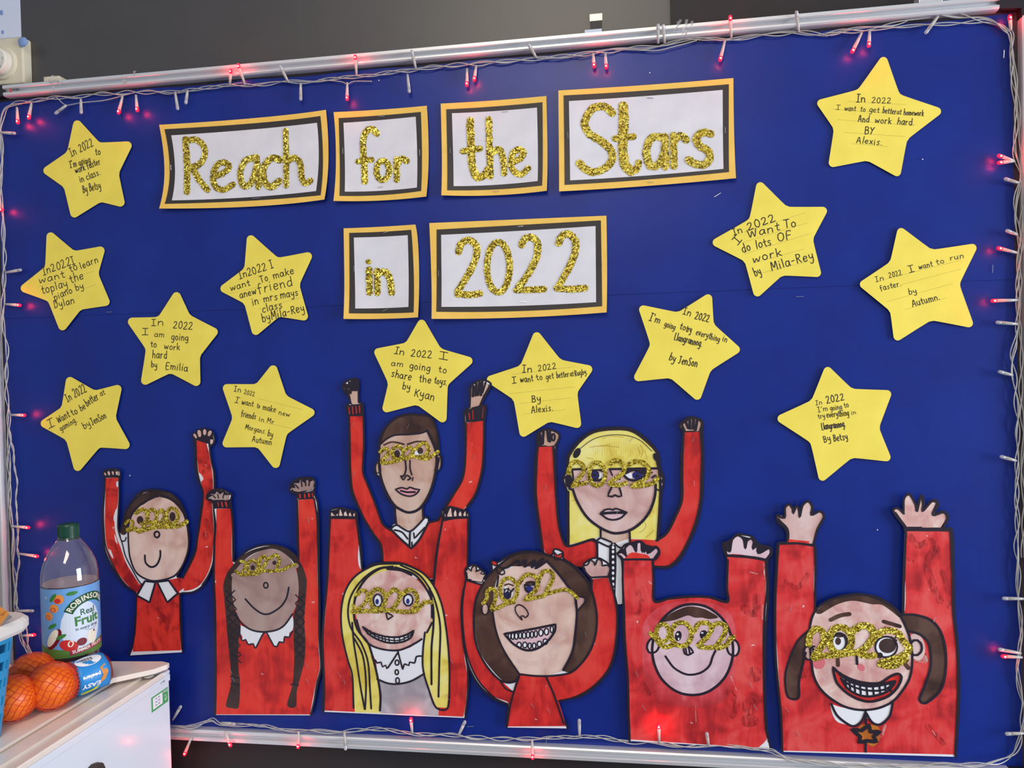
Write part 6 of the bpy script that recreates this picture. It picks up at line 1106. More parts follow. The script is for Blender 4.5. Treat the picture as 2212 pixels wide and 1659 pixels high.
('handwriting','ink',None,[('t',0,0,2.200,[(-5774, 16193, -5529, 16180, 118, 'In'), (-5345, 16136, -4966, 16087, 128, '2022'), (-5967, 16027, -5845, 16023, 115, 'I'), (-5722, 15990, -5525, 15971, 99, 'am'), (-5387, 15924, -5054, 15888, 118, 'going'), (-5799, 15799, -5683, 15789, 115, 'to'), (-5533, 15757, -5221, 15722, 109, 'work'), (-5776, 15599, -5481, 15576, 138, 'hard'), (-5805, 15428, -5684, 15414, 118, 'by'), (-5522, 15388, -5084, 15335, 122, 'Emilia')],[])])]),
('paper_star','yellow paper star about getting better at gaming, lowest on the left','star','yellow paper stars with handwritten wishes',None,[
('paper_sheet','star_yellow',None,[('f',1,0,2.014,[-7544,15231,-7534,15253,-7517,15271,-7494,15284,-7469,15290,-7443,15290,-7418,15282,-6986,15046,-6923,15035,-6512,15120,-6485,15120,-6460,15112,-6438,15097,-6423,15077,-6415,15054,-6416,15030,-6544,14550,-6536,14482,-6293,14043,-6287,14018,-6290,13992,-6301,13969,-6321,13950,-6346,13937,-6374,13933,-6860,13964,-6925,13938,-7301,13555,-7326,13540,-7354,13532,-7384,13534,-7410,13544,-7432,13562,-7445,13586,-7572,14075,-7615,14129,-8063,14364,-8083,14381,-8096,14403,-8101,14427,-8097,14452,-8085,14475,-8065,14493,-7684,14713,-7647,14764],[])]),
('handwriting','ink',None,[('t',0,0,2.200,[(-7527, 14825, -7116, 15014, 158, 'In 2022'), (-7937, 14326, -7812, 14379, 158, 'I'), (-7725, 14422, -7477, 14550, 128, 'Want'), (-7428, 14560, -7317, 14613, 128, 'to'), (-7256, 14645, -7145, 14698, 122, 'be'), (-7120, 14730, -6875, 14867, 138, 'better'), (-6837, 14910, -6740, 14952, 99, 'at'), (-7682, 14279, -7336, 14450, 109, 'gaming.'), (-7196, 14305, -7061, 14380, 118, 'by'), (-7025, 14380, -6732, 14517, 128, 'JenSon')],[])])]),
('paper_star','yellow paper star about making a new friend, left of the word in','star','yellow paper stars with handwritten wishes',None,[
('paper_sheet','star_yellow',None,[('f',1,0,2.014,[-3858,17681,-3848,17705,-3830,17724,-3806,17737,-3779,17740,-3751,17735,-3727,17722,-3307,17344,-3238,17322,-2726,17387,-2699,17385,-2675,17374,-2655,17356,-2643,17333,-2640,17308,-2646,17283,-2873,16851,-2880,16782,-2749,16274,-2749,16251,-2755,16228,-2769,16209,-2788,16195,-2811,16187,-2836,16186,-3255,16262,-3315,16247,-3692,15971,-3715,15961,-3740,15958,-3765,15962,-3787,15974,-3804,15991,-3815,16013,-3934,16490,-3971,16541,-4356,16748,-4375,16764,-4388,16784,-4393,16808,-4390,16831,-4380,16853,-4363,16870,-3953,17137,-3918,17193],[])]),
('pencil_rule','pencil',None,[('s',0,0.43,2.028,[-4217,16716,-3675,16810],[])]),
('pencil_rule','pencil',None,[('s',0,0.43,2.042,[-3750,16562,-2881,16716],[])]),
('pencil_rule','pencil',None,[('s',0,0.43,2.056,[-3687,16413,-2884,16591],[])]),
('handwriting','ink',None,[('t',0,0,2.200,[(-4016, 16971, -3363, 17141, 138, 'In2022 I'), (-4192, 16757, -3818, 16847, 118, 'want'), (-3616, 16881, -3470, 16916, 118, 'To'), (-3369, 16943, -2980, 17020, 122, 'make'), (-4016, 16624, -3700, 16696, 118, 'anew'), (-3666, 16695, -3009, 16804, 168, 'friend'), (-3785, 16479, -3661, 16506, 138, 'in'), (-3571, 16534, -3303, 16576, 128, 'mrs'), (-3248, 16584, -2915, 16634, 128, 'mays'), (-3599, 16347, -3219, 16427, 128, 'class'), (-3605, 16179, -2803, 16349, 142, 'byMila-Rey')],[])])]),
('paper_star','yellow paper star about making new friends, just right of the two small raised arms','star','yellow paper stars with handwritten wishes',None,[
('paper_sheet','star_yellow',None,[('f',1,0,2.014,[-3488,15383,-3466,15397,-3441,15404,-3414,15403,-3390,15394,-3370,15378,-3357,15356,-3208,14895,-3164,14844,-2714,14613,-2695,14597,-2682,14576,-2677,14553,-2680,14529,-2691,14507,-2709,14490,-3174,14191,-3218,14132,-3361,13621,-3374,13597,-3395,13579,-3421,13569,-3449,13568,-3475,13576,-3497,13592,-3759,13919,-3820,13943,-4369,13945,-4394,13950,-4416,13961,-4432,13979,-4442,14000,-4445,14023,-4440,14046,-4249,14450,-4247,14514,-4404,14995,-4406,15017,-4401,15040,-4390,15060,-4372,15076,-4350,15086,-4326,15090,-3804,15078,-3746,15099],[])]),
('pencil_rule','pencil',None,[('s',0,0.43,2.028,[-3739,14819,-2902,14605],[])]),
('pencil_rule','pencil',None,[('s',0,0.43,2.042,[-3641,14386,-3110,14273],[])]),
('handwriting','ink',None,[('t',0,0,2.200,[(-4195, 14958, -4060, 14930, 99, 'In'), (-4004, 14908, -3804, 14858, 83, '2022'), (-4190, 14753, -4123, 14737, 95, 'I'), (-4056, 14719, -3832, 14673, 99, 'want'), (-3765, 14655, -3710, 14639, 89, 'to'), (-3655, 14617, -3411, 14561, 103, 'make'), (-3357, 14522, -3148, 14473, 89, 'new'), (-4074, 14498, -3795, 14441, 109, 'friends'), (-3740, 14408, -3640, 14386, 89, 'in'), (-3584, 14385, -3451, 14351, 89, 'Mr'), (-4002, 14275, -3613, 14175, 95, 'Morgans.'), (-3580, 14143, -3481, 14117, 109, 'by'), (-3875, 14045, -3508, 13974, 103, 'Autumn')],[])])]),
('paper_star','yellow paper star about sharing the toys, above the short-haired figure','star','yellow paper stars with handwritten wishes',None,[
('paper_sheet','star_yellow',None,[('f',1,0,2.514,[-737,16095,-720,16112,-698,16122,-674,16125,-650,16120,-629,16108,-613,16090,-362,15648,-309,15605,158,15457,179,15445,194,15426,203,15404,204,15380,197,15357,182,15337,-210,15008,-242,14945,-277,14406,-284,14383,-299,14363,-320,14348,-344,14342,-370,14344,-393,14353,-770,14632,-835,14645,-1332,14532,-1356,14532,-1379,14539,-1399,14553,-1413,14572,-1420,14594,-1420,14618,-1313,15010,-1321,15074,-1537,15556,-1542,15577,-1540,15598,-1533,15618,-1519,15635,-1502,15647,-1481,15654,-1004,15730,-953,15760],[])]),
('handwriting','ink',None,[('t',0,0,2.700,[(-1183, 15551, -1005, 15517, 118, 'In'), (-890, 15498, -515, 15447, 118, '2022'), (-390, 15440, -235, 15409, 118, 'I'), (-1249, 15344, -1032, 15318, 99, 'am'), (-917, 15285, -552, 15225, 115, 'going'), (-400, 15211, -262, 15188, 109, 'to'), (-1254, 15150, -891, 15080, 128, 'share'), (-755, 15047, -537, 15022, 122, 'the'), (-485, 15017, -257, 14975, 118, 'toys.'), (-1057, 14931, -917, 14908, 118, 'by'), (-850, 14805, -493, 14717, 134, 'Kyan')],[])])]),
('paper_star','yellow paper star about getting better at rugby, above the blonde figure','star','yellow paper stars with handwritten wishes',None,[
('paper_sheet','star_yellow',None,[('f',1,0,2.514,[1261,15806,1274,15825,1294,15838,1316,15844,1340,15843,1362,15834,1380,15819,1699,15399,1755,15362,2196,15263,2216,15254,2232,15239,2243,15220,2247,15199,2245,15177,2237,15157,2004,14832,1991,14772,2040,14290,2038,14268,2030,14248,2016,14232,1998,14220,1977,14215,1956,14215,1540,14319,1481,14310,1093,14084,1072,14077,1050,14077,1028,14083,1010,14096,997,14113,989,14133,907,14670,872,14729,475,15003,459,15022,449,15045,449,15070,458,15094,474,15114,496,15126,994,15277,1046,15323],[])]),
('pencil_rule','pencil',None,[('s',0,0.43,2.528,[877,15136,1917,15244],[])]),
('pencil_rule','pencil',None,[('s',0,0.43,2.542,[829,14812,1949,14908],[])]),
('pencil_rule','pencil',None,[('s',0,0.43,2.556,[986,14639,1866,14722],[])]),
('pencil_rule','pencil',None,[('s',0,0.43,2.570,[1072,14464,1782,14526],[])]),
('handwriting','ink',None,[('t',0,0,2.700,[(1212, 14659, 1368, 14666, 118, 'By'), (1203, 14476, 1573, 14510, 109, 'Alexis.')],[])]),
('handwriting','ink',None,[('t',0,0,2.700,[(1059, 15170, 1230, 15172, 118, 'In'), (1336, 15183, 1640, 15221, 99, '2022'), (883, 14981, 954, 14989, 109, 'I'), (1025, 14997, 1246, 15012, 109, 'want'), (1312, 15021, 1407, 15039, 99, 'to'), (1467, 15037, 1596, 15054, 95, 'get'), (1646, 15057, 1854, 15078, 99, 'better'), (1874, 15083, 1933, 15086, 89, 'at'), (1957, 15085, 2166, 15116, 95, 'Rugby.')],[])])]),
('paper_star','yellow paper star with the name of a camp, signed JenSon, right of the year card','star','yellow paper stars with handwritten wishes',None,[
('paper_sheet','star_yellow',None,[('f',1,0,2.514,[3045,16146,3043,16169,3048,16191,3061,16210,3079,16224,3100,16231,3123,16231,3636,16107,3704,16117,4127,16367,4148,16374,4169,16373,4190,16366,4207,16352,4219,16333,4225,16312,4242,15914,4270,15859,4629,15507,4640,15491,4647,15472,4647,15452,4643,15433,4633,15416,4619,15402,4211,15147,4170,15099,4016,14692,4005,14674,3989,14661,3970,14653,3950,14651,3930,14656,3912,14666,3553,14994,3492,15015,3008,14977,2985,14981,2964,14992,2948,15010,2939,15031,2938,15055,2944,15078,3196,15547,3202,15618],[])]),
('handwriting','ink',None,[('t',0,0,2.700,[(3748, 16065, 3870, 16022, 109, 'In'), (3935, 15982, 4158, 15913, 118, '2022'), (3196, 15978, 3366, 15920, 122, "I'm"), (3441, 15873, 3611, 15810, 99, 'going'), (3687, 15827, 3780, 15795, 109, 'to'), (3789, 15775, 3874, 15749, 109, 'try'), (3948, 15722, 4320, 15586, 99, 'everything'), (4366, 15604, 4440, 15578, 99, 'in'), (3598, 15646, 4038, 15517, 115, 'Llangrannog.'), (3506, 15320, 3600, 15283, 128, 'by'), (3656, 15258, 3956, 15183, 128, 'JenSon')],[])])]),
('paper_star','yellow paper star about doing lots of work, right of the word Stars','star','yellow paper stars with handwritten wishes',None,[
('paper_sheet','star_yellow',None,[('f',1,0,2.514,[4954,18102,4964,18123,4980,18138,5000,18147,5022,18149,5043,18143,5062,18130,5401,17757,5463,17728,5976,17698,5996,17693,6014,17681,6027,17663,6035,17643,6036,17621,6030,17601,5828,17220,5821,17156,5927,16663,5928,16643,5923,16624,5913,16607,5898,16595,5881,16587,5862,16585,5369,16627,5310,16610,4982,16322,4963,16312,4942,16309,4922,16312,4903,16323,4888,16338,4878,16358,4759,16848,4719,16902,4283,17154,4266,17170,4255,17190,4251,17213,4255,17236,4266,17256,4283,17271,4799,17545,4844,17601],[])]),
('pencil_rule','pencil',None,[('s',0,0.43,2.528,[4687,17340,5711,17623],[])]),
('pencil_rule','pencil',None,[('s',0,0.43,2.542,[4721,17190,5726,17455],[])]),
('pencil_rule','pencil',None,[('s',0,0.43,2.556,[4736,17000,5777,17284],[])]),
('pencil_rule','pencil',None,[('s',0,0.43,2.570,[4880,16851,5674,17040],[])]),
('pencil_rule','pencil',None,[('s',0,0.43,2.584,[5005,16684,5824,16855],[])]),
('handwriting','ink',None,[('t',0,0,2.700,[(4585, 17311, 4733, 17350, 109, 'In'), (4816, 17375, 5248, 17513, 122, '2022'), (4646, 17146, 4722, 17228, 118, 'I'), (4814, 17261, 5309, 17359, 122, 'Want'), (5382, 17383, 5563, 17411, 128, 'To'), (4727, 17019, 4856, 17060, 128, 'do'), (4939, 17075, 5178, 17130, 128, 'lots'), (5270, 17182, 5487, 17209, 128, 'OF'), (4880, 16851, 5338, 16952, 122, 'work'), (4913, 16631, 5014, 16665, 128, 'by'), (5170, 16715, 5824, 16873, 142, 'Mila-Rey')],[])]),
('staple','metal',None,[('w',0,0.7,2.696,[3245,19640,3350,19628],[])]),
('staple','metal',None,[('w',0,0.7,2.710,[4484,19061,4486,18967],[])]),
('staple','metal',None,[('w',0,0.7,2.724,[1930,19162,1934,19058],[])]),
('staple','metal',None,[('w',0,0.7,2.738,[3216,18257,3320,18247],[])])]),
('paper_star','yellow paper star about homework, highest of all in the top right corner','star','yellow paper stars with handwritten wishes',None,[
('paper_sheet','star_yellow',None,[('f',1,0,2.514,[6874,19977,6891,19990,6911,19997,6932,19996,6953,19987,6969,19972,6981,19952,7143,19433,7192,19378,7719,19145,7736,19132,7749,19114,7756,19092,7755,19070,7748,19049,7734,19033,7288,18704,7249,18646,7153,18164,7146,18146,7134,18131,7119,18121,7101,18117,7082,18118,7065,18125,6684,18371,6623,18384,6148,18321,6128,18323,6110,18330,6095,18343,6083,18360,6077,18379,6076,18399,6156,18887,6145,18949,5926,19310,5918,19329,5917,19349,5921,19369,5931,19385,5946,19398,5963,19406,6496,19510,6557,19548],[])]),
('pencil_rule','pencil',None,[('s',0,0.43,2.528,[6374,19343,7245,19225],[])]),
('pencil_rule','pencil',None,[('s',0,0.43,2.542,[6136,19241,7165,19081],[])]),
('pencil_rule','pencil',None,[('s',0,0.43,2.556,[6219,19068,7317,18896],[])]),
('pencil_rule','pencil',None,[('s',0,0.43,2.570,[6321,18857,7228,18728],[])]),
('pencil_rule','pencil',None,[('s',0,0.43,2.584,[6424,18673,6966,18590],[])]),
('handwriting','ink',None,[('t',0,0,2.700,[(6505, 19323, 6642, 19309, 115, 'In'), (6732, 19288, 7019, 19262, 89, '2022'), (6194, 19227, 6256, 19220, 69, 'I'), (6327, 19198, 6494, 19177, 83, 'want'), (6564, 19171, 6639, 19156, 79, 'to'), (6695, 19152, 6843, 19123, 83, 'get'), (6892, 19119, 7095, 19086, 89, 'better'), (7103, 19085, 7173, 19075, 79, 'at'), (7207, 19068, 7499, 19025, 89, 'homework'), (6526, 19008, 6692, 18987, 103, 'And'), (6776, 18971, 7023, 18939, 95, 'work'), (7106, 18926, 7360, 18889, 99, 'hard.'), (6619, 18807, 6763, 18797, 109, 'BY'), (6494, 18678, 6879, 18611, 99, 'Alexis.')],[])])]),
('paper_star','yellow paper star about running faster, nearest the right edge of the board','star','yellow paper stars with handwritten wishes',None,[
('paper_sheet','star_yellow',None,[('f',1,0,3.014,[7082,17254,7091,17272,7105,17287,7122,17296,7141,17299,7160,17295,7178,17286,7562,16960,7628,16941,8172,16999,8193,16996,8212,16986,8227,16969,8236,16949,8238,16926,8233,16905,8000,16416,7996,16341,8168,15788,8171,15766,8166,15745,8156,15726,8140,15713,8121,15706,8101,15706,7600,15824,7533,15813,7096,15539,7078,15532,7058,15531,7039,15538,7023,15550,7011,15566,7004,15586,6960,15970,6929,16024,6534,16388,6522,16403,6515,16422,6513,16442,6517,16461,6527,16478,6540,16491,6941,16756,6977,16807],[])]),
('pencil_rule','pencil',None,[('s',0,0.43,3.028,[6880,16500,8003,16754],[])]),
('pencil_rule','pencil',None,[('s',0,0.43,3.042,[7122,16407,8005,16617],[])]),
('pencil_rule','pencil',None,[('s',0,0.43,3.056,[6909,16148,7879,16394],[])]),
('pencil_rule','pencil',None,[('s',0,0.43,3.070,[7177,16014,7791,16175],[])]),
('handwriting','ink',None,[('t',0,0,3.200,[(6753, 16469, 6875, 16491, 83, 'In'), (6953, 16516, 7145, 16563, 79, '2022'), (7249, 16595, 7329, 16610, 99, 'I'), (7398, 16635, 7600, 16677, 89, 'want'), (7652, 16697, 7772, 16719, 79, 'to'), (7853, 16752, 8054, 16788, 83, 'run'), (6824, 16317, 7130, 16388, 89, 'faster.'), (7241, 16246, 7359, 16269, 89, 'by'), (7293, 16054, 7696, 16154, 99, 'Autumn.')],[])])]),
('paper_star','yellow paper star with lines bunched at its left, above the rightmost figure','star','yellow paper stars with handwritten wishes',None,[
('paper_sheet','star_yellow',None,[('f',1,0,3.014,[5945,15101,5957,15118,5972,15131,5991,15138,6011,15138,6030,15133,6046,15121,6347,14805,6405,14780,6898,14749,6916,14744,6932,14733,6945,14718,6952,14700,6955,14680,6951,14660,6778,14188,6776,14123,6926,13706,6929,13685,6925,13664,6916,13645,6901,13630,6882,13621,6862,13619,6385,13674,6322,13655,5933,13325,5915,13315,5894,13312,5874,13316,5856,13326,5842,13342,5833,13362,5725,13892,5685,13952,5242,14265,5227,14282,5218,14303,5216,14326,5222,14348,5234,14367,5252,14381,5714,14596,5760,14645],[])]),
('handwriting','ink',None,[('t',0,0,3.200,[(5810, 14524, 5912, 14538, 75, 'In'), (5980, 14550, 6249, 14601, 109, '2022'), (5844, 14415, 5996, 14437, 79, "I'm"), (6032, 14436, 6211, 14461, 83, 'going'), (6247, 14479, 6318, 14493, 83, 'to'), (5851, 14307, 5950, 14324, 79, 'try'), (5977, 14324, 6316, 14356, 95, 'everything'), (6352, 14365, 6423, 14379, 69, 'in'), (5898, 14127, 6260, 14179, 109, 'Llangrannog.'), (5930, 13923, 6033, 13947, 103, 'By'), (6077, 13937, 6292, 13972, 109, 'Betsy')],[])])]),
('title_card','yellow-edged card with the glitter word Reach, leftmost in the top row','sign','gold glitter title cards',(-0.3867, 1.904, 0.1605, 0.0805, 0.007, 0.002),[
('yellow_mount','card_yellow',None,[('q',1,0,1.500,[-5481,19824,-3554,19818,-2299,19857,-2276,19056,-2351,18281,-3698,18244,-5495,18298,-5404,19030],[])]),
('black_mount','card_black',None,[('q',1,0,1.850,[-5377,19737,-3555,19726,-2403,19757,-2377,19042,-2423,18362,-3760,18351,-5390,18380,-5300,19022],[])]),
('white_sheet','card_white',None,[('q',1,0,2.200,[-5248,19617,-3695,19616,-2470,19642,-2454,19087,-2510,18443,-3779,18414,-5254,18436,-5195,19014],[])]),
('letter','glitter_letter',None,[('s',0,12.24,2.928,[-4970,19526,-4956,19082,-4964,18576],[]),
 ('s',0,11.45,2.970,[-4960,19493,-4788,19513,-4632,19397,-4604,19227,-4712,19066,-4885,19014],[]),
 ('s',0,11.85,3.012,[-4850,19012,-4732,18794,-4568,18594],[])]),
('letter','glitter_letter',None,[('s',0,11.06,3.054,[-4424,18827,-4276,18870,-4148,18977,-4247,19067,-4384,19013,-4458,18840,-4419,18648,-4263,18576,-4080,18659],[])]),
('letter','glitter_letter',None,[('s',0,11.45,3.096,[-3673,19113,-3842,19062,-3939,18849,-3879,18626,-3732,18669,-3635,18934],[]),
 ('s',0,11.45,3.138,[-3617,19120,-3604,18849,-3596,18588],[])]),
('letter','glitter_letter',None,[('s',0,12.24,3.180,[-3177,19039,-3308,19083,-3443,18994,-3504,18822,-3451,18631,-3335,18572,-3200,18668],[])]),
('letter','glitter_letter',None,[('s',0,10.27,3.222,[-3051,19547,-3059,19062,-3068,18577],[]),
 ('s',0,11.06,3.264,[-3034,19009,-2901,19062,-2796,18942,-2780,18735,-2719,18597,-2609,18632],[])]),
('staple','metal',None,[('w',0,0.7,3.306,[-5266,19080,-5260,18984],[])]),
('staple','metal',None,[('w',0,0.7,3.348,[-3707,18382,-3551,18387],[])])]),
('title_card','yellow-edged card with the glitter word for in the top row','sign','gold glitter title cards',(-0.1314, 1.8999, 0.0854, 0.0794, 0.007, 0.002),[
('yellow_mount','card_yellow',None,[('q',1,0,1.500,[-2159,19806,-1310,19793,-479,19791,-469,18997,-515,18226,-1355,18214,-2182,18245,-2137,19109],[])]),
('black_mount','card_black',None,[('q',1,0,1.850,[-2069,19696,-1323,19692,-588,19694,-587,19004,-609,18331,-1351,18308,-2077,18332,-2069,19103],[])]),
('white_sheet','card_white',None,[('q',1,0,2.200,[-1984,19607,-1328,19610,-683,19619,-673,19009,-686,18396,-1338,18384,-1983,18402,-1978,19096],[])]),
('letter','glitter_letter',None,[('s',0,11.45,2.928,[-1381,19379,-1474,19466,-1581,19423,-1634,19274,-1632,18969,-1623,18562],[]),
 ('s',0,9.87,2.970,[-1740,18919,-1489,18935],[])]),
('letter','glitter_letter',None,[('s',1,10.66,3.012,[-1177,18727,-1202,18631,-1262,18574,-1334,18579,-1390,18642,-1409,18741,-1384,18838,-1325,18894,-1253,18890,-1197,18826],[])]),
('letter','glitter_letter',None,[('s',0,11.06,3.054,[-1041,18910,-1045,18557],[]),
 ('s',0,10.66,3.096,[-1023,18828,-951,18914,-858,18868],[])]),
('staple','metal',None,[('w',0,0.7,3.138,[-1340,19673,-1235,19667],[])]),
('staple','metal',None,[('w',0,0.7,3.180,[-1392,18438,-1290,18452],[])]),
('staple','metal',None,[('w',0,0.7,3.222,[-2004,19166,-2003,19064],[])]),
('staple','metal',None,[('w',0,0.7,3.264,[-623,19043,-622,18942],[])])]),
('title_card','yellow-edged card with the glitter word the in the top row','sign','gold glitter title cards',(0.0673, 1.8988, 0.0915, 0.0808, 0.007, 0.002),[
('yellow_mount','card_yellow',None,[('q',1,0,1.500,[-234,19808,685,19798,1585,19797,1582,18861,1560,18200,664,18187,-250,18231,-236,18982],[])]),
('black_mount','card_black',None,[('q',1,0,1.850,[-139,19704,693,19695,1517,19698,1503,18865,1483,18296,667,18286,-149,18314,-142,18975],[])]),
('white_sheet','card_white',None,[('q',1,0,2.200,[-42,19630,691,19615,1422,19615,1420,18869,1406,18379,670,18364,-38,18381,-39,18967],[])]),
('letter','glitter_letter',None,[('s',0,13.03,2.928,[277,19481,278,19043,297,18684,380,18509,504,18551,577,18646],[]),
 ('s',0,10.27,2.970,[133,18969,434,18997],[])]),
('letter','glitter_letter',None,[('s',0,11.45,3.012,[594,19477,597,19021,598,18515],[]),
 ('s',0,11.06,3.054,[645,18919,767,18960,824,18808,841,18550],[])]),
('letter','glitter_letter',None,[('s',0,10.66,3.096,[983,18728,1124,18788,1177,18883,1098,18938,996,18876,962,18720,1003,18579,1127,18512,1250,18603],[])]),
('staple','metal',None,[('w',0,0.7,3.138,[823,19588,934,19586],[])]),
('staple','metal',None,[('w',0,0.7,3.180,[638,18249,749,18254],[])]),
('staple','metal',None,[('w',0,0.7,3.222,[-86,19043,-82,18947],[])])]),
('title_card','largest yellow-edged card with the glitter word Stars, rightmost in the top row','sign','gold glitter title cards',(0.3198, 1.9014, 0.1427, 0.0846, 0.007, 0.002),[
('yellow_mount','card_yellow',None,[('q',1,0,1.500,[1789,19873,3231,19856,4628,19849,4623,19036,4630,18221,3224,18192,1768,18176,1777,19043],[])]),
('black_mount','card_black',None,[('q',1,0,1.850,[1875,19783,3239,19764,4556,19755,4540,19041,4526,18331,3217,18298,1860,18283,1868,19036],[])]),
('white_sheet','card_white',None,[('q',1,0,2.200,[1962,19682,3227,19672,4456,19671,4447,19047,4440,18389,3218,18364,1954,18355,1958,19029],[])]),
('letter','glitter_letter',None,[('s',0,12.64,2.928,[2676,19432,2582,19530,2447,19559,2309,19488,2217,19301,2285,19121,2473,18991,2624,18845,2663,18688,2559,18539,2344,18471,2200,18543,2114,18636],[])]),
('letter','glitter_letter',None,[('s',0,15.8,2.970,[2855,19534,2860,19254,2845,19062,2834,18773,2868,18558,2962,18446],[]),
 ('s',0,11.45,3.012,[2962,18446,3049,18479,3089,18583],[]),
 ('s',0,11.06,3.054,[2715,19009,3013,19021],[])]),
('letter','glitter_letter',None,[('s',0,12.64,3.096,[3468,18980,3307,18972,3217,18747,3278,18522,3421,18542,3510,18728],[]),
 ('s',0,12.24,3.138,[3521,18985,3524,18487],[])]),
('letter','glitter_letter',None,[('s',0,11.45,3.180,[3661,18995,3660,18488],[]),
 ('s',0,11.85,3.222,[3694,18925,3780,18986,3866,18904],[])]),
('letter','glitter_letter',None,[('s',0,12.24,3.264,[4256,18972,4154,19007,4031,18940,4066,18804,4195,18710,4233,18584,4143,18479,3995,18504,3893,18578],[])]),
('staple','metal',None,[('w',0,0.7,3.306,[3245,19638,3349,19626],[])]),
('staple','metal',None,[('w',0,0.7,3.348,[4483,19060,4485,18965],[])]),
('staple','metal',None,[('w',0,0.7,3.390,[1931,19160,1934,19056],[])]),
('staple','metal',None,[('w',0,0.7,3.432,[3216,18256,3320,18245],[])])]),
('title_card','small yellow-edged card with the glitter word in, bottom row','sign','gold glitter title cards',(-0.1366, 1.6962, 0.0681, 0.0802, 0.007, 0.002),[
('yellow_mount','card_yellow',None,[('q',1,0,1.500,[-2035,17771,-1379,17767,-740,17770,-694,17236,-718,16163,-1382,16162,-2060,16183,-2044,17094],[])]),
('black_mount','card_black',None,[('q',1,0,1.850,[-1935,17687,-1369,17679,-815,17683,-791,17038,-798,16251,-1378,16258,-1965,16278,-1948,17089],[])]),
('white_sheet','card_white',None,[('q',1,0,2.200,[-1854,17601,-1360,17592,-881,17594,-882,17041,-895,16352,-1374,16349,-1854,16360,-1855,17085],[])]),
('letter','glitter_letter',None,[('f',1,0,2.928,[-1546,17166,-1557,17140,-1584,17125,-1617,17126,-1643,17144,-1653,17171,-1642,17197,-1615,17212,-1582,17210,-1556,17193],[]),
 ('s',0,12.24,2.970,[-1591,17027,-1593,16633],[])]),
('letter','glitter_letter',None,[('s',0,11.85,3.012,[-1449,17000,-1453,16621],[]),
 ('s',0,11.85,3.054,[-1429,16952,-1311,16982,-1220,16852,-1191,16610],[])]),
('staple','metal',None,[('w',0,0.7,3.096,[-1313,17653,-1222,17673],[])]),
('staple','metal',None,[('w',0,0.7,3.138,[-1356,16297,-1266,16324],[])]),
('staple','metal',None,[('w',0,0.7,3.180,[-1865,17104,-1864,17002],[])])]),
('title_card','wide yellow-edged card with the glitter year 2022, bottom row','sign','gold glitter title cards',(0.103, 1.6937, 0.1511, 0.0837, 0.007, 0.002),[
('yellow_mount','card_yellow',None,[('q',1,0,1.500,[-490,17781,1057,17765,2540,17743,2532,16890,2510,16133,1036,16102,-478,16129,-479,17024],[])]),
('black_mount','card_black',None,[('q',1,0,1.850,[-363,17663,1055,17669,2447,17670,2443,16894,2438,16239,1039,16211,-395,16249,-379,17019],[])]),
('white_sheet','card_white',None,[('q',1,0,2.200,[-286,17568,1053,17569,2356,17580,2346,16898,2337,16311,1041,16301,-305,16330,-295,17015],[])]),
('letter','glitter_letter',None,[('s',0,11.85,2.928,[15,17261,65,17399,200,17452,324,17346,311,17147,175,16873,-18,16590],[]),
 ('s',0,11.45,2.970,[-19,16536,217,16521,370,16535],[])]),
('letter','glitter_letter',None,[('s',1,11.06,3.012,[892,16961,848,16712,747,16561,625,16566,531,16725,500,16979,544,17229,646,17379,767,17373,861,17214],[])]),
('letter','glitter_letter',None,[('s',0,11.85,3.054,[1108,17328,1161,17428,1281,17448,1373,17354,1359,17118,1227,16867,1030,16608],[]),
 ('s',0,11.06,3.096,[999,16569,1230,16566,1469,16564],[])]),
('letter','glitter_letter',None,[('s',0,11.85,3.138,[1735,17326,1797,17447,1915,17465,2017,17342,2000,17127,1892,16897,1728,16619],[]),
 ('s',0,11.45,3.180,[1687,16575,1923,16546,2159,16556],[])]),
('staple','metal',None,[('w',0,0.7,3.222,[1053,17637,1145,17644],[])]),
('staple','metal',None,[('w',0,0.7,3.264,[1054,16367,1166,16361],[])]),
('staple','metal',None,[('w',0,0.7,3.306,[-343,16955,-342,16855],[])]),
('staple','metal',None,[('w',0,0.7,3.348,[2444,17024,2445,16921],[])])])]
for name,label,cat,group,curl,parts in FIGURES:
    xs=[];zs=[];dd=parts[0][3][0][3]
    dat=parts[0][3][0][4]; xs=dat[0::2]; zs=dat[1::2]
    org=((min(xs)+max(xs))/2e4,-dd*1e-3,(min(zs)+max(zs))/2e4)
    root=thing(name,label,cat,org,group)
    for nm,m,lab,prims in parts:
        if prims: make_part(nm,m,prims,curl,root,org,lab)
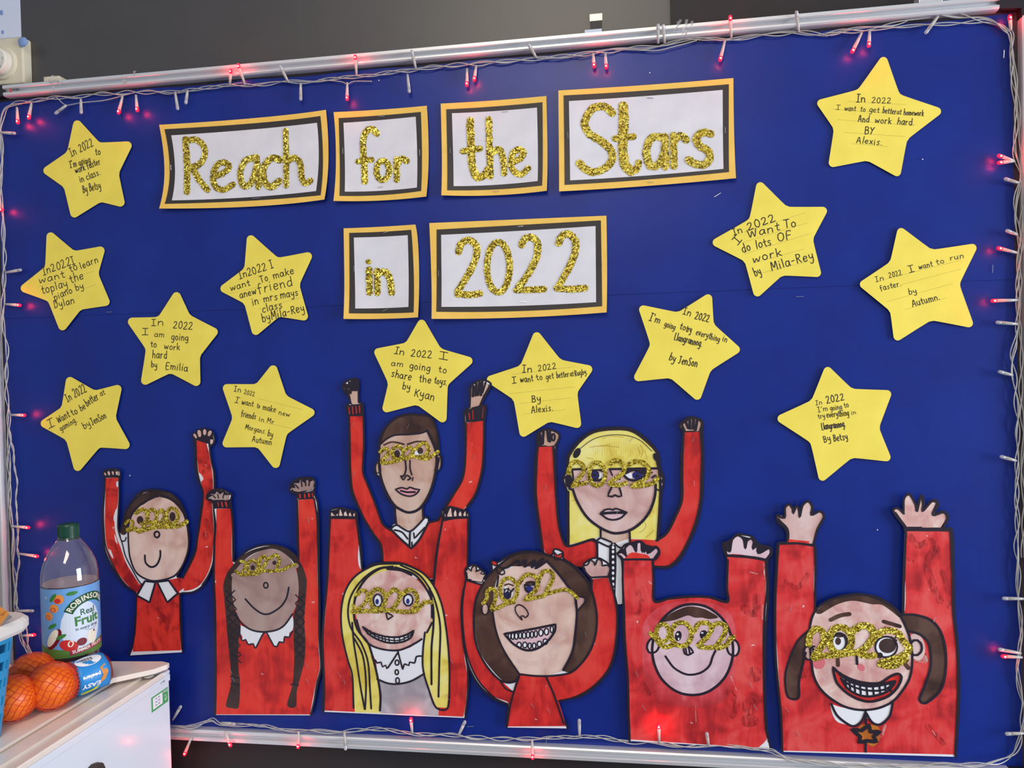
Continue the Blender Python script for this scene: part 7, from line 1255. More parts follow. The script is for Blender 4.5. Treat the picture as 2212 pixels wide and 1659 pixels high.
# ------------------------------------------------------------------ fairy lights
LEDS=[[-0.8323, -0.007, 2.0333, -0.8289, -0.01, 2.0028, 1], [-0.802, -0.007, 2.0386, -0.8062, -0.01, 2.0098, 1], [-0.7305, -0.007, 2.03, -0.7515, -0.01, 2.0155, 0], [-0.7003, -0.007, 2.0384, -0.6983, -0.01, 2.012, 0], [-0.6164, -0.007, 2.0372, -0.6236, -0.01, 2.006, 1], [-0.5896, -0.007, 2.0373, -0.5858, -0.01, 2.0074, 1], [-0.5122, -0.007, 2.0365, -0.5064, -0.01, 2.0047, 0], [-0.4882, -0.007, 2.0378, -0.4906, -0.01, 2.0139, 0], [-0.4068, -0.007, 2.0418, -0.3958, -0.021, 2.0636, 1], [-0.3778, -0.007, 2.0405, -0.3827, -0.021, 2.0717, 1], [-0.8709, -0.007, 1.9904, -0.8352, -0.01, 1.9852, 0], [-0.2969, -0.007, 2.0392, -0.3048, -0.021, 2.0622, 0], [-0.2735, -0.007, 2.0332, -0.2731, -0.01, 2.0035, 0], [-0.1882, -0.007, 2.0274, -0.188, -0.01, 1.997, 1], [-0.1708, -0.007, 2.0402, -0.1674, -0.021, 2.0687, 1], [-0.0647, -0.007, 2.0435, -0.0673, -0.021, 2.0681, 0], [-0.0796, -0.007, 2.0327, -0.0764, -0.01, 2.0014, 0], [0.0247, -0.007, 2.0341, 0.0246, -0.01, 2.0044, 1], [0.0407, -0.007, 2.0377, 0.0372, -0.01, 2.0122, 1], [0.1433, -0.007, 2.0438, 0.1327, -0.021, 2.0614, 0], [0.2381, -0.007, 2.0415, 0.2396, -0.01, 2.0181, 1], [0.2583, -0.007, 2.0398, 0.2594, -0.01, 2.0145, 1], [0.3442, -0.007, 2.0505, 0.3443, -0.021, 2.0749, 0], [0.3546, -0.007, 2.0506, 0.3526, -0.021, 2.0732, 0], [0.4604, -0.007, 2.0497, 0.4574, -0.021, 2.0776, 1], [0.4502, -0.007, 2.0441, 0.4415, -0.01, 2.0117, 1], [0.5646, -0.007, 2.0488, 0.5586, -0.021, 2.0755, 0], [0.6589, -0.007, 2.0376, 0.6431, -0.01, 2.0075, 1], [0.6712, -0.007, 2.0401, 0.6685, -0.01, 2.0145, 1], [0.7711, -0.007, 2.0528, 0.7518, -0.01, 2.028, 0], [0.8754, -0.007, 2.0235, 0.8727, -0.01, 2.0447, 1], [0.8762, -0.007, 1.8241, 0.8534, -0.01, 1.8329, 1], [0.877, -0.007, 1.8232, 0.8529, -0.01, 1.8213, 1], [0.8832, -0.007, 1.7896, 0.8621, -0.01, 1.7965, 0], [0.8797, -0.007, 1.7108, 0.8635, -0.01, 1.7174, 0], [0.8786, -0.007, 1.683, 0.8507, -0.01, 1.6911, 1], [0.8785, -0.007, 1.61, 0.8413, -0.01, 1.6099, 1], [0.878, -0.007, 1.5731, 0.8476, -0.01, 1.5766, 0], [0.8703, -0.007, 1.4946, 0.8499, -0.01, 1.5006, 0], [0.8737, -0.007, 1.3622, 0.8507, -0.01, 1.3691, 0], [0.883, -0.007, 1.1475, 0.8512, -0.01, 1.1483, 0], [0.8766, -0.007, 1.0623, 0.8443, -0.01, 1.0688, 0], [0.8782, -0.007, 1.056, 0.8487, -0.01, 1.058, 1], [0.8804, -0.007, 0.9374, 0.8526, -0.01, 0.9364, 0], [-0.8904, -0.007, 1.8459, -0.8666, -0.01, 1.8455, 1], [-0.8678, -0.007, 1.7283, -0.833, -0.01, 1.7315, 0], [-0.8702, -0.007, 1.669, -0.8369, -0.01, 1.6654, 1], [-0.8674, -0.007, 1.4605, -0.8351, -0.01, 1.4595, 1], [-0.8745, -0.007, 1.2499, -0.8348, -0.01, 1.2481, 1], [-0.8604, -0.007, 1.1978, -0.8185, -0.01, 1.1939, 1], [-0.8684, -0.007, 1.0892, -0.8324, -0.01, 1.0909, 0], [-0.8604, -0.007, 1.0421, -0.8304, -0.01, 1.0457, 1], [-0.5564, -0.007, 0.8957, -0.5373, -0.01, 0.9227, 0], [-0.5153, -0.017, 0.8677, -0.5278, -0.02, 0.8374, 1], [-0.4606, -0.007, 0.8941, -0.43, -0.015, 0.8963, 0], [-0.4486, -0.017, 0.8826, -0.4364, -0.02, 0.858, 1], [-0.3083, -0.017, 0.8891, -0.3087, -0.02, 0.8612, 1], [-0.2253, -0.012, 0.8906, -0.2205, -0.02, 0.8624, 0], [-0.1013, -0.012, 0.8953, -0.1037, -0.01, 0.92, 1], [-0.0189, -0.012, 0.8941, -0.0069, -0.01, 0.9186, 0], [0.1089, -0.012, 0.8911, 0.1102, -0.02, 0.8634, 1], [0.1894, -0.007, 0.8995, 0.1897, -0.01, 0.9302, 0], [0.3217, -0.007, 0.895, 0.3214, -0.01, 0.9278, 1], [0.4016, -0.007, 0.894, 0.3989, -0.01, 0.9171, 0]]
CABLES=[([(-0.5517, -0.015, 0.8855), (-0.5111, -0.015, 0.8895), (-0.4822, -0.005, 0.8974), (-0.4567, -0.01, 0.8918), (-0.386, -0.01, 0.8928), (-0.3725, -0.01, 0.8935), (-0.3037, -0.015, 0.8905), (-0.2271, -0.01, 0.8906), (-0.1662, -0.005, 0.8943), (-0.1019, -0.01, 0.8933), (-0.0194, -0.01, 0.8921), (0.0136, -0.01, 0.8906), (0.0773, -0.01, 0.8916), (0.1097, -0.01, 0.8942), (0.1693, -0.005, 0.8952), (0.2228, -0.005, 0.9002), (0.2677, -0.005, 0.8944), (0.3218, -0.005, 0.893), (0.3635, -0.01, 0.8936), (0.4017, -0.005, 0.8921), (0.4393, -0.005, 0.8939), (0.4964, -0.01, 0.8943), (0.5116, -0.015, 0.8899), (0.5351, -0.015, 0.8816), (0.6157, -0.015, 0.8767), (0.6688, -0.015, 0.8791), (0.7556, -0.015, 0.8847), (0.8153, -0.015, 0.8897), (0.8586, -0.005, 0.897), (0.8732, -0.005, 0.9199), (0.8805, -0.005, 0.9662), (0.8767, -0.005, 1.0029), (0.8747, -0.005, 1.0395), (0.877, -0.005, 1.0946), (0.8769, -0.005, 1.1495), (0.8757, -0.005, 1.1861), (0.8745, -0.005, 1.2289), (0.8767, -0.005, 1.2654), (0.8755, -0.005, 1.3018), (0.8753, -0.005, 1.3565), (0.8791, -0.005, 1.3928), (0.8773, -0.005, 1.4473), (0.873, -0.005, 1.5018), (0.8716, -0.005, 1.5254), (0.877, -0.005, 1.5524), (0.8824, -0.005, 1.5884), (0.8812, -0.005, 1.6245), (0.8817, -0.005, 1.6606), (0.883, -0.005, 1.6966), (0.8809, -0.005, 1.7327), (0.8814, -0.005, 1.7686), (0.8859, -0.005, 1.8007), (0.8806, -0.005, 1.8369), (0.8827, -0.005, 1.8726), (0.8799, -0.005, 1.9176), (0.877, -0.005, 1.9447), (0.8766, -0.005, 1.9805), (0.8782, -0.005, 2.0161), (0.8681, -0.005, 2.0259), (0.8433, -0.005, 2.0416), (0.8099, -0.005, 2.051), (0.7676, -0.005, 2.0567), (0.7161, -0.005, 2.0506), (0.6727, -0.005, 2.0454), (0.6377, -0.005, 2.0449), (0.6058, -0.005, 2.0413), (0.5578, -0.005, 2.0493), (0.5127, -0.005, 2.0487), (0.4616, -0.005, 2.0486), (0.4247, -0.005, 2.05), (0.3875, -0.005, 2.0504), (0.3499, -0.005, 2.0471), (0.312, -0.005, 2.0456), (0.2738, -0.005, 2.046), (0.2352, -0.005, 2.0445), (0.1962, -0.005, 2.043), (0.147, -0.005, 2.0414), (0.0973, -0.005, 2.0436), (0.0424, -0.005, 2.0423), (-0.0188, -0.005, 2.0434), (-0.0601, -0.005, 2.0415), (-0.1018, -0.005, 2.0423), (-0.144, -0.005, 2.0387), (-0.1865, -0.005, 2.0371), (-0.2294, -0.005, 2.0371), (-0.2945, -0.005, 2.0387), (-0.3605, -0.005, 2.0403), (-0.3989, -0.005, 2.0425), (-0.4327, -0.005, 2.0404), (-0.4894, -0.005, 2.0392), (-0.5352, -0.005, 2.0401), (-0.593, -0.005, 2.0446), (-0.6282, -0.005, 2.0442), (-0.6753, -0.005, 2.0468), (-0.7135, -0.005, 2.0455), (-0.752, -0.005, 2.0463), (-0.7957, -0.005, 2.0438), (-0.8473, -0.005, 2.0405), (-0.8654, -0.005, 2.019), (-0.8705, -0.005, 1.9537), (-0.8717, -0.005, 1.8924), (-0.8727, -0.005, 1.8376), (-0.872, -0.005, 1.7607), (-0.8759, -0.005, 1.6948), (-0.8786, -0.005, 1.6287), (-0.8734, -0.005, 1.5843), (-0.8764, -0.005, 1.5272), (-0.8762, -0.005, 1.5004), (-0.8743, -0.005, 1.456), (-0.8782, -0.005, 1.3895), (-0.8771, -0.005, 1.3229), (-0.876, -0.005, 1.2562), (-0.8749, -0.005, 1.1893), (-0.8742, -0.005, 1.1148), (-0.873, -0.005, 1.0813), (-0.8624, -0.005, 1.0347), (-0.8462, -0.005, 1.0039), (-0.8295, -0.005, 0.9866)], 3, 0.00281, 11), ([(0.6058, -0.005, 2.0404), (0.6376, -0.005, 2.0431), (0.6726, -0.005, 2.0427), (0.7418, -0.005, 2.0432), (0.8097, -0.005, 2.042), (0.8433, -0.005, 2.0398), (0.8697, -0.005, 2.024), (0.8777, -0.005, 1.9983), (0.8813, -0.005, 1.9622), (0.8834, -0.005, 1.9263), (0.8879, -0.005, 1.8902), (0.8889, -0.005, 1.8364), (0.8898, -0.005, 1.7825), (0.8894, -0.005, 1.7502), (0.8854, -0.005, 1.6965), (0.8837, -0.005, 1.6244), (0.8839, -0.005, 1.5703), (0.8846, -0.005, 1.4979), (0.8834, -0.005, 1.4653), (0.886, -0.005, 1.4109), (0.8834, -0.005, 1.3382), (0.885, -0.005, 1.2654), (0.8835, -0.005, 1.2107)], 2, 0.00218, 12), ([(-0.8752, -0.005, 1.4339), (-0.867, -0.005, 1.3895), (-0.8658, -0.005, 1.3562), (-0.861, -0.005, 1.334), (-0.8655, -0.005, 1.3007), (-0.8636, -0.005, 1.2562), (-0.8653, -0.005, 1.2117), (-0.8642, -0.005, 1.1763), (-0.8734, -0.005, 1.1327), (-0.8746, -0.005, 1.1036), (-0.863, -0.005, 1.0815), (-0.8519, -0.005, 1.0483), (-0.8482, -0.005, 1.015), (-0.8244, -0.005, 0.9912)], 2, 0.00125, 25), ([(-0.752, -0.005, 2.0463), (-0.738, -0.005, 2.0333), (-0.7321, -0.005, 2.0297), (-0.6997, -0.005, 2.0326), (-0.6521, -0.005, 2.0343), (-0.6048, -0.005, 2.0423)], 1, 0.00078, 1), ([(0.2737, -0.005, 2.045), (0.3024, -0.005, 2.0426), (0.3403, -0.005, 2.0384), (0.3686, -0.005, 2.0426), (0.4061, -0.005, 2.0497)], 1, 0.00078, 1), ([(-0.1443, -0.005, 2.0287), (-0.176, -0.005, 2.0312), (-0.189, -0.005, 2.0272), (-0.1995, -0.005, 2.0321), (-0.2402, -0.005, 2.0384)], 1, 0.00078, 1)]
fl=thing('fairy_lights','string of small red fairy lights on clear twisted cable around the board','string lights',(0,-.005,1.468))
O=Vector((0,-.005,1.468))
def cr3(pts,step):
    out=[]; P=[Vector(p) for p in pts]; n=len(P)
    for i in range(n-1):
        p0=P[max(i-1,0)];p1=P[i];p2=P[i+1];p3=P[min(i+2,n-1)]; k=max(1,int((p2-p1).length/step))
        for j in range(k):
            t=j/k; out.append(.5*((2*p1)+(p2-p0)*t+(2*p0-5*p1+4*p2-p3)*t*t+(3*p1-p0-3*p2+p3)*t**3))
    out.append(P[-1]); return out
for pts,ns,r,tw in CABLES:
    pa=cr3(pts,.0035); acc=0
    lens=[0]
    for a,b in zip(pa,pa[1:]): lens.append(lens[-1]+(b-a).length)
    for k in range(ns):
        q=[]
        for i,p in enumerate(pa):
            t=(pa[min(i+1,len(pa)-1)]-pa[max(i-1,0)]).normalized(); a=t.cross(Vector((0,1,0))); a.normalize(); s=lens[i]
            ph=k*math.tau/ns+s*math.tau*tw*.9+1.3*math.sin(s*9+k); rr=r*(1+.45*math.sin(s*31+k*2))
            q.append(p+a*rr*math.cos(ph)+Vector((0,-1,0))*(rr*.6*math.sin(ph))-O)
        MB().tube(q,.0009,5).obj('cable','clear_pvc',fl,smooth=True)
for i,(x0,y0,z0,x1,y1,z1,lit) in enumerate(LEDS):
    a=Vector((x0,y0,z0))-O; b=Vector((x1,y1,z1))-O; L=(b-a).length; u=(b-a).normalized()
    hl=max(.004,L-.0075)
    mb=MB(); mb.tube([a-u*.001,a+u*hl*.35,a+u*hl],.0019,8,r1=.0029)
    h=mb.obj('lamp_holder','clear_pvc',fl,smooth=True)
    prof=[(.0024,0),(.0029,.001),(.0029,.0055),(.0023,.0074),(.0009,.0084)]
    mb=MB(); mb.lathe([(r,z+hl) for r,z in prof],10); M=Matrix.Translation(a)@u.to_track_quat('Z','Y').to_matrix().to_4x4(); mb.xf(M)
    mb.obj('bulb',('led_red' if lit else 'clear_cap'),h,smooth=True)
    if lit:
        c=a+u*(hl+.0035)+Vector((0,-.0016,0)); MB().sph(c,.0018,8,6).obj('glowing_tip','led_core',h,smooth=True)
        l=bpy.data.lights.new('led_glow','POINT'); l.energy=.045; l.color=(1,.03,.035); l.shadow_soft_size=.003
        lo=bpy.data.objects.new('led_glow',l); C.objects.link(lo); lo.parent=fl; lo.location=a+u*(hl+.005)+Vector((0,-.0042,0))
# ------------------------------------------------------------------ things on the wall above the board
nt_=thing('wall_notice','pale paper notice with blue tack marks at the top left corner','paper',(-.95,.0185,2.3))
MB().box((-.15,-.0008,-.124),(.1105,.0006,.12)).obj('notice_sheet','notice',nt_)
for x,z,r in((.071,-.075,.004),(.072,-.112,.003)): MB().sph((x,-.001,z),r,10,6,(1,.2,1.3)).obj('blue_tack','blue_tack',nt_,smooth=True)
th=thing('thermostat','square cream wall thermostat with a round dial above the left end of the board','thermostat',(-.8625,.0,2.1235))
MB().prism([(-.043,.043),(.043,.043),(.043,-.043),(-.043,-.043)],-.003,.02,1).obj('housing','cream_plastic',th,bevel=.003)
mb=MB(); mb.lathe([(.031,0),(.030,.004),(.028,.005)],40); mb.xf(Matrix.Translation((.0,-.003,-.004))@Matrix.Rotation(math.pi/2,4,'X')); mb.obj('dial_ring','cream_plastic',th,smooth=False)
mb=MB(); mb.lathe([(.0235,0),(.0232,.012),(.021,.014)],40); mb.xf(Matrix.Translation((.0,-.008,-.004))@Matrix.Rotation(math.pi/2,4,'X')); mb.obj('dial','cream_dial',th)
for s,x,z in(('1',.010,.012),('2',.0165,-.003),('3',.012,-.018)): flat_text(s,.006,x,z,-.0224,'grey_mark',th)
for k in range(5): 
    a=-.1-k*.12; MB().sph((.0165*math.cos(a)-.001,-.0222,.019*math.sin(a)-.006),.0005,6,4).obj('dial_mark','grey_mark',th)
tag(MB().sph((-.8165,-.0055,2.1545),.009,14,8,(1.1,.45,1),.12).obj('blue_tack','blue_tack',smooth=True),'lump of blue tack on the top corner of the thermostat','adhesive putty')
cl=MB().box((-.776,-.006,2.0775),(-.744,.018,2.0865)); cl.box((-.746,-.006,2.0765),(-.740,.018,2.0815)); tag(cl.obj('rail_clip','cream_plastic',bevel=.001),'small cream clip on top of the rail beside the thermostat','clip')
tag(MB().box((.744,-.008,2.0765),(.779,.0155,2.090)).obj('rail_bracket','aluminium',bevel=.001),'grey metal bracket on the top rail near its right end','bracket')
gt=thing('glitter_tape','short upright strip of glitter tape above the board rail','tape',(.2435,.0175,2.104))
MB().box((-.0105,-.001,.002),(.0105,.0005,.0135)).obj('glitter_end','tape_glitter',gt); MB().box((-.0100,-.0012,-.0145),(.0095,.0005,.002)).obj('dark_end','card_black',gt)
v,f=[],[]
tag(MB().box((-.018,-.0005,-.003),(.010,.0004,.002)).obj('torn_tape','notice',loc=(.2435,-.010,2.0785)),'torn scrap of pale tape on the rail under the glitter strip','tape')
for k,(x,z,n,lab_) in enumerate(((-.7455,2.0665,9,'crumpled clear tape scrap on the top rail, just right of the cream clip'),(-.600,2.0645,6,'crumpled clear tape scrap on the top rail, above the leftmost card'),(.383,2.0655,8,'crumpled clear tape scrap on the top rail, right of the two upright unlit lamps'))):
    rnd=random.Random(k+3); mb=MB()
    for i in range(n):
        a=rnd.uniform(-.014,.014); b=rnd.uniform(-.011,.009); q=rnd.uniform(-.6,.6); mb.add([(a,-.0005,b),(a+.004*math.cos(q),-.0022,b+.003),(a+.006,-.0012,b+.009*math.cos(q)),(a+.001,-.003,b+.008)],[(0,1,2,3)])
    tag(mb.obj('clear_tape_scrap','cellophane',loc=(x,-.0136,z)),lab_,'tape')
# ------------------------------------------------------------------ freezer
fz=thing('freezer','white under-counter freezer standing below the left end of the board','freezer',(-.85,-.33,.15))
FO=Vector((-.85,-.33,.15)); XR=-.5367; ZT=1.0015
def fobj(mb,name,m,**k): return mb.xf(Matrix.Translation(-FO)).obj(name,m,fz,**k)
fobj(MB().box((-1.12,-.62,.18),(-.590,-.045,.955)),'cabinet','enamel',bevel=.004)
fobj(MB().box((-1.13,-.63,.958),(-.604,-.040,1.0015)),'worktop','enamel_top_reflect',bevel=.004)
fobj(MB().box((-.6045,-.63,.95),(-.596,-.042,.9985)),'door_seal','gasket',bevel=.001)
fobj(MB().box((-.5965,-.63,.20),(-.5367,-.042,.9955)),'door','enamel',bevel=.005)
mb=MB(); mb.prism([(-.5965,.9955),(-.5367,.9955),(-.5367,1.0015),(-.5390,1.0035),(-.5430,1.0015),(-.5450,.9975),(-.566,.9975),(-.569,1.001),(-.5965,1.001)],-.628,-.060,1)
fobj(mb,'door_top_rim','enamel_top_reflect'); 
fobj(MB().box((-.5965,-.060,.9945),(-.5367,-.040,1.0025)),'door_corner','enamel',bevel=.003)
mb=MB(); mb.lathe([(.0085,0),(.0085,.002),(.006,.003)],24); mb.xf(Matrix.Translation((-.5575,-.0720,1.0005))); fobj(mb,'hinge_cap','basket_rim')
for x in(-1.08,-.64):
    for y in(-.58,-.09): mb=MB(); mb.lathe([(.016,0),(.016,.03)],16,(x,y,.15)); fobj(mb,'foot','black_plastic')
mb=MB(); mb.prism([(-.285,.922),(-.268,.933),(-.25,.9375),(-.236,.934),(-.230,.92),(-.230,.90),(-.285,.90)],XR-.001,XR+.012,0); fobj(mb,'handle','dark_gap',bevel=.003)
fobj(MB().box((XR-.004,-.629,.9835),(XR+.0006,-.0425,.9950)),'door_edge_strip','enamel',bevel=.0005)
# test sticker and model mark on the side
def side_quad(y0,y1,z0,z1,dx,name,m): return fobj(MB().box((XR,y0,z0),(XR+dx,y1,z1)),name,m)
side_quad(-.0978,-.0500,.9490,.9745,.0004,'test_sticker','sticker_green'); side_quad(-.0940,-.0665,.9525,.9720,.0006,'sticker_panel','tag_white')
def side_text(s,size,yc,zc,m,bold=0,dx=.0009):
    V,F=text_mesh(s,size,bold); o=mkobj('lettering',[(XR+dx-FO.x,yc+a-FO.y,zc+b-FO.z) for a,b,_ in V],F,m,fz); return o
side_text('PASS',.0062,-.0583,.9705,'tag_white',.0001)
side_text('C 600',.0050,-.0650,.9890,'grey_mark',0,.0012)
for k,z in enumerate((.968,.9625,.957)): side_text('Test  00'+str(k+1),.0038,-.081,z,'tag_dark')
mb=MB(); 
for a0,a1 in((.6,2.6),(3.6,5.6)): mb.tube([(XR+.0009,-.0583+.0035*math.cos(a0+(a1-a0)*i/8),.9600+.0035*math.sin(a0+(a1-a0)*i/8)) for i in range(9)],.0004,4)
mb.tube([(XR+.0009,-.0605,.9565),(XR+.0009,-.0583,.954),(XR+.0009,-.0555,.960)],.0004,4); fobj(mb,'sticker_emblem','tag_white')
# ------------------------------------------------------------------ white lid on the freezer
ld=MB(); P=[(-.665,-.050),(-.550,-.041),(-.5335,-.047),(-.5318,-.056),(-.542,-.078),(-.600,-.131),(-.68,-.15)]
ld.prism(P,1.0075,1.0165); ld=ld.obj('plastic_lid','enamel_top_reflect',bevel=.0015); ld.rotation_euler=(0,0,0)
tag(ld,'flat off-white plastic lid lying on the back corner of the freezer top','lid')
# ------------------------------------------------------------------ squash bottle
bx,by,bz=-.6775,-.105,ZT
bt=thing('squash_bottle','clear plastic bottle of dark red fruit squash with a green cap, standing on the freezer','bottle',(bx,by,bz))
R0=.0443
body=[(.030,0),(.036,.003),(.041,.012),(.0425,.020),(.0425,.05),(R0,.056),(R0,.17),(.0445,.178),(.044,.190),(.041,.206),(.0345,.222),(.026,.236),(.0195,.245),(.0165,.250),(.0150,.256)]
o=MB().lathe(body,48,cap=False).obj('bottle_wall','pet',bt,smooth=True); so=o.modifiers.new('wall','SOLIDIFY'); so.thickness=.0006; so.offset=-1
MB().lathe([(.029,.0015),(.035,.004),(.0400,.013),(.0415,.020),(.0415,.05),(.0432,.056),(.0432,.1735)],48).obj('squash','squash',bt,smooth=False)
MB().lathe([(.0430,.1737),(.0430,.1742)],40).obj('squash_surface','foam',bt)
cp=MB().lathe([(.0155,.250),(.0165,.2515),(.0165,.271),(.0155,.2735),(.012,.2745)],40).obj('screw_cap','cap_green',bt,smooth=False)
rb=MB()
for k in range(40):
    a=k*math.tau/40; rb.tube([(.0166*math.cos(a),.0166*math.sin(a),.254),(.0166*math.cos(a),.0166*math.sin(a),.270)],.0005,4)
rb.obj('cap_ridges','cap_green',cp)
MB().lathe([(.0172,.2475),(.0172,.2495)],32).obj('cap_ring','cap_green',bt)
# label: u in metres round the bottle from the camera-facing line, v height
A0=math.atan2(-1.31+.105,.289+.6775)
LZ0,LZ1=.055,.172
def lab(name,m,pts2,lay,parent,res=.003):
    """flat print wrapped on the bottle"""
    tri=tessellate_polygon([[Vector((a,b,0)) for a,b in pts2]]); bm=bmesh.new()
    vs=[bm.verts.new((a,b,0)) for a,b in pts2]
    for t in tri:
        try: bm.faces.new([vs[i] for i in t])
        except ValueError: pass
    u0=min(p[0] for p in pts2); u1=max(p[0] for p in pts2); n=int((u1-u0)/.005)
    for k in range(1,n):
        g=bm.verts[:]+bm.edges[:]+bm.faces[:]
        bmesh.ops.bisect_plane(bm,geom=g,plane_co=(u0+(u1-u0)*k/n,0,0),plane_no=(1,0,0))
    r=R0+.0006+lay*.00008
    for v in bm.verts:
        a=A0+v.co.x/R0; z=v.co.y; v.co=(r*math.cos(a),r*math.sin(a),z)
    bmesh.ops.recalc_face_normals(bm,faces=bm.faces)
    me=bpy.data.meshes.new(name); bm.to_mesh(me); bm.free(); me.materials.append(MT[m]); o=bpy.data.objects.new(name,me); C.objects.link(o); o.parent=parent; return o
def lell(u,v,a,b,rot=0,n=18): return [(u+a*math.cos(t)*math.cos(rot)-b*math.sin(t)*math.sin(rot),v+a*math.cos(t)*math.sin(rot)+b*math.sin(t)*math.cos(rot)) for t in [i*math.tau/n for i in range(n)]]
def lband(pts,w): 
    v,f=ribbon(smoothpath(pts,[],False,.002),w,False); n=len(v)-14
    return [v[i] for i in range(0,n,2)]+[v[i] for i in range(n-1,0,-2)]
U1=math.pi*R0
lb=lab('label','label_sky',[(-U1*.99,LZ0),(U1*.99,LZ0),(U1*.99,LZ1),(-U1*.99,LZ1)],0,bt)
lab('label_glow','label_pale',lell(.016,.105,.033,.042),1,lb)
lab('label_grass','label_grass',[(-.07,LZ0),(.07,LZ0),(.07,.079),(.04,.074),(.01,.068),(-.02,.070),(-.07,.078)],2,lb)
def ltext(s,size,u,v,m,lay,rot=0,bold=0,name='lettering'):
    V,F=text_mesh(s,size,bold); c,sn=math.cos(rot),math.sin(rot); r=R0+.0006+lay*.00008
    o=mkobj(name,[(r*math.cos(A0+(u+a*c-b*sn)/R0),r*math.sin(A0+(u+a*c-b*sn)/R0),v+a*sn+b*c) for a,b,_ in V],F,m,lb); return o
arcp=lambda R_,a:(.030+R_*math.sin(a),.114+R_*math.cos(a))
lab('banner','label_green',[arcp(.0455,-1.12+i*.16) for i in range(13)]+[arcp(.031,.80-i*.16) for i in range(13)],4,lb)
for i,ch in enumerate('ROBINSONS'):
    a=-.98+sum((.13 if c=='I' else .225) for c in 'ROBINSONS'[:i])+(.065 if ch=='I' else .11)-.10; u,v=arcp(.0382,a); ltext(ch,.0125,u,v,'label_cream',6,-a,.0003)
ltext('Real',.0150,.0255,.1285,'label_green',6,.04,.0001); ltext('Fruit',.0215,.0245,.1145,'label_leaf',6,.06,.0006); ltext('in every drop',.0070,.0245,.1020,'label_grey',6,.06,.0001)
lab('smile_line','label_grey',lband([(.018,.099),(.028,.0955),(.040,.098)],.0005),5,lb)
lab('banner','label_magenta',[(-.004,.0585),(.060,.0670),(.060,.0745),(-.004,.0665)],5,lb)
ltext('SUMMER FRUITS',.0075,.0265,.0668,'label_cream',6,.125,.0002)
for u,v,r in((-.018,.155,.0085),(-.026,.140,.0075),(-.036,.127,.0078)): lab('apricot','label_apricot',lell(u,v,r,r*.95),5,lb); lab('apricot_blush','label_red',lell(u-r*.2,v-r*.3,r*.6,r*.5),6,lb)
for u,v,a in((-.027,.158,.9),(.002,.163,.1),(-.030,.110,.5),(-.016,.092,.4)): lab('leaf','label_leaf',lell(u,v,.0085,.0032,a),6,lb)
lab('apple','label_darkred',lell(-.028,.088,.0095,.020,-.55),4,lb); lab('apple_flesh','label_cream',lell(-.0305,.090,.0068,.017,-.55),5,lb)
lab('strawberry','label_red',lell(-.005,.076,.0145,.009,-.35),5,lb); lab('strawberry_flesh','label_cream',lell(-.002,.0785,.0045,.0055,-.3),6,lb)
lab('cherry','label_darkred',lell(.0145,.0785,.008,.0065),6,lb); lab('apple_slice','label_cream',lell(.032,.083,.009,.012,.2),5,lb); lab('pip','label_darkred',lell(.036,.092,.0015,.002),6,lb)
lab('print_mark','tag_white',[(-.042,.156),(-.0395,.156),(-.0395,.159),(-.042,.159)],5,lb)
# ------------------------------------------------------------------ oranges in their net
ORG=[((-.6318,-.2111,ZT+.0365),.0362,'easy-peel orange at the front right of the red net, stalk showing'),((-.6615,-.256,ZT+.034),.0338,'easy-peel orange nearest the blue basket'),((-.700,-.170,ZT+.0355),.0355,'easy-peel orange at the back left of the red net')]
def orange(c,r,lab_,k):
    o=thing('orange',lab_,'orange',(c[0],c[1],ZT),'oranges in the red net')
    n=MB(); n.sph((0,0,c[2]-ZT),r,28,18,(1,1,.95)); n.obj('peel','orange_peel',o,smooth=True)
    d=Vector((.15,-.85,-.25) if k==0 else (-.6,-.3,.7)).normalized()
    if k==0: d=Vector((-.25,-.95,-.28)).normalized()
    p=Vector((0,0,c[2]-ZT))+d*r*.985
    MB().sph(p,.0028,8,5,(1,.7,1)).obj('stalk_scar','stalk',o,smooth=True)
for k,(c,r,l) in enumerate(ORG): orange(c,r,l,k)
nb=thing('fruit_net','red mesh net of easy-peel oranges with a blue label band','net bag',(-.65,-.19,ZT)); NO=Vector((-.65,-.19,ZT))
def net_on(c,r,seed,n=17,axis=(1,.6,.3)):
    """fine woven net drawn tight over one fruit"""
    mb=MB(); ax=Vector(axis).normalized(); q=ax.to_track_quat('Z','Y').to_matrix()
    for sgn in(1,-1):
        for k in range(n):
            pts=[]
            for i in range(20):
                t=.12+(math.pi-.24)*i/19; a=k*math.tau/n+sgn*t*.95+.05*math.sin(t*9+k)
                pts.append(Vector(c)+q@Vector((math.sin(t)*math.cos(a),math.sin(t)*math.sin(a),math.cos(t)))*(r+.0007)-NO)
            mb.tube(pts,.00042,3)
    return mb
for k,(c,r,l) in enumerate(ORG): net_on(c,r,k).obj('netting','net_red',nb)
# gathered end of the net running into the label band
def frustum(p0,p1,r0,r1,seg=28,n=8,fl=.85,bulge=0):
    mb=MB(); V=[];F=[]; p0=Vector(p0);p1=Vector(p1); u=(p1-p0).normalized(); a=u.cross(Vector((0,0,1))).normalized(); b=a.cross(u)
    for i in range(n+1):
        t=i/n; r=r0+(r1-r0)*t+bulge*math.sin(math.pi*t)
        for k in range(seg):
            q=k*math.tau/seg; w=1+.03*math.sin(5*q+i); V.append(p0+(p1-p0)*t+a*r*w*math.cos(q)+b*r*w*fl*math.sin(q))
    for i in range(n):
        for k in range(seg): F.append((i*seg+k,i*seg+(k+1)%seg,(i+1)*seg+(k+1)%seg,(i+1)*seg+k))
    F.append(tuple(range(seg))[::-1]); F.append(tuple(n*seg+k for k in range(seg))); mb.add(V,F); return mb,(p0,p1,a,b,u)
BA=Vector((-.645,-.200,ZT+.033)); BB=Vector((-.6275,-.170,ZT+.0300)); BC=Vector((-.6035,-.127,ZT+.0320))
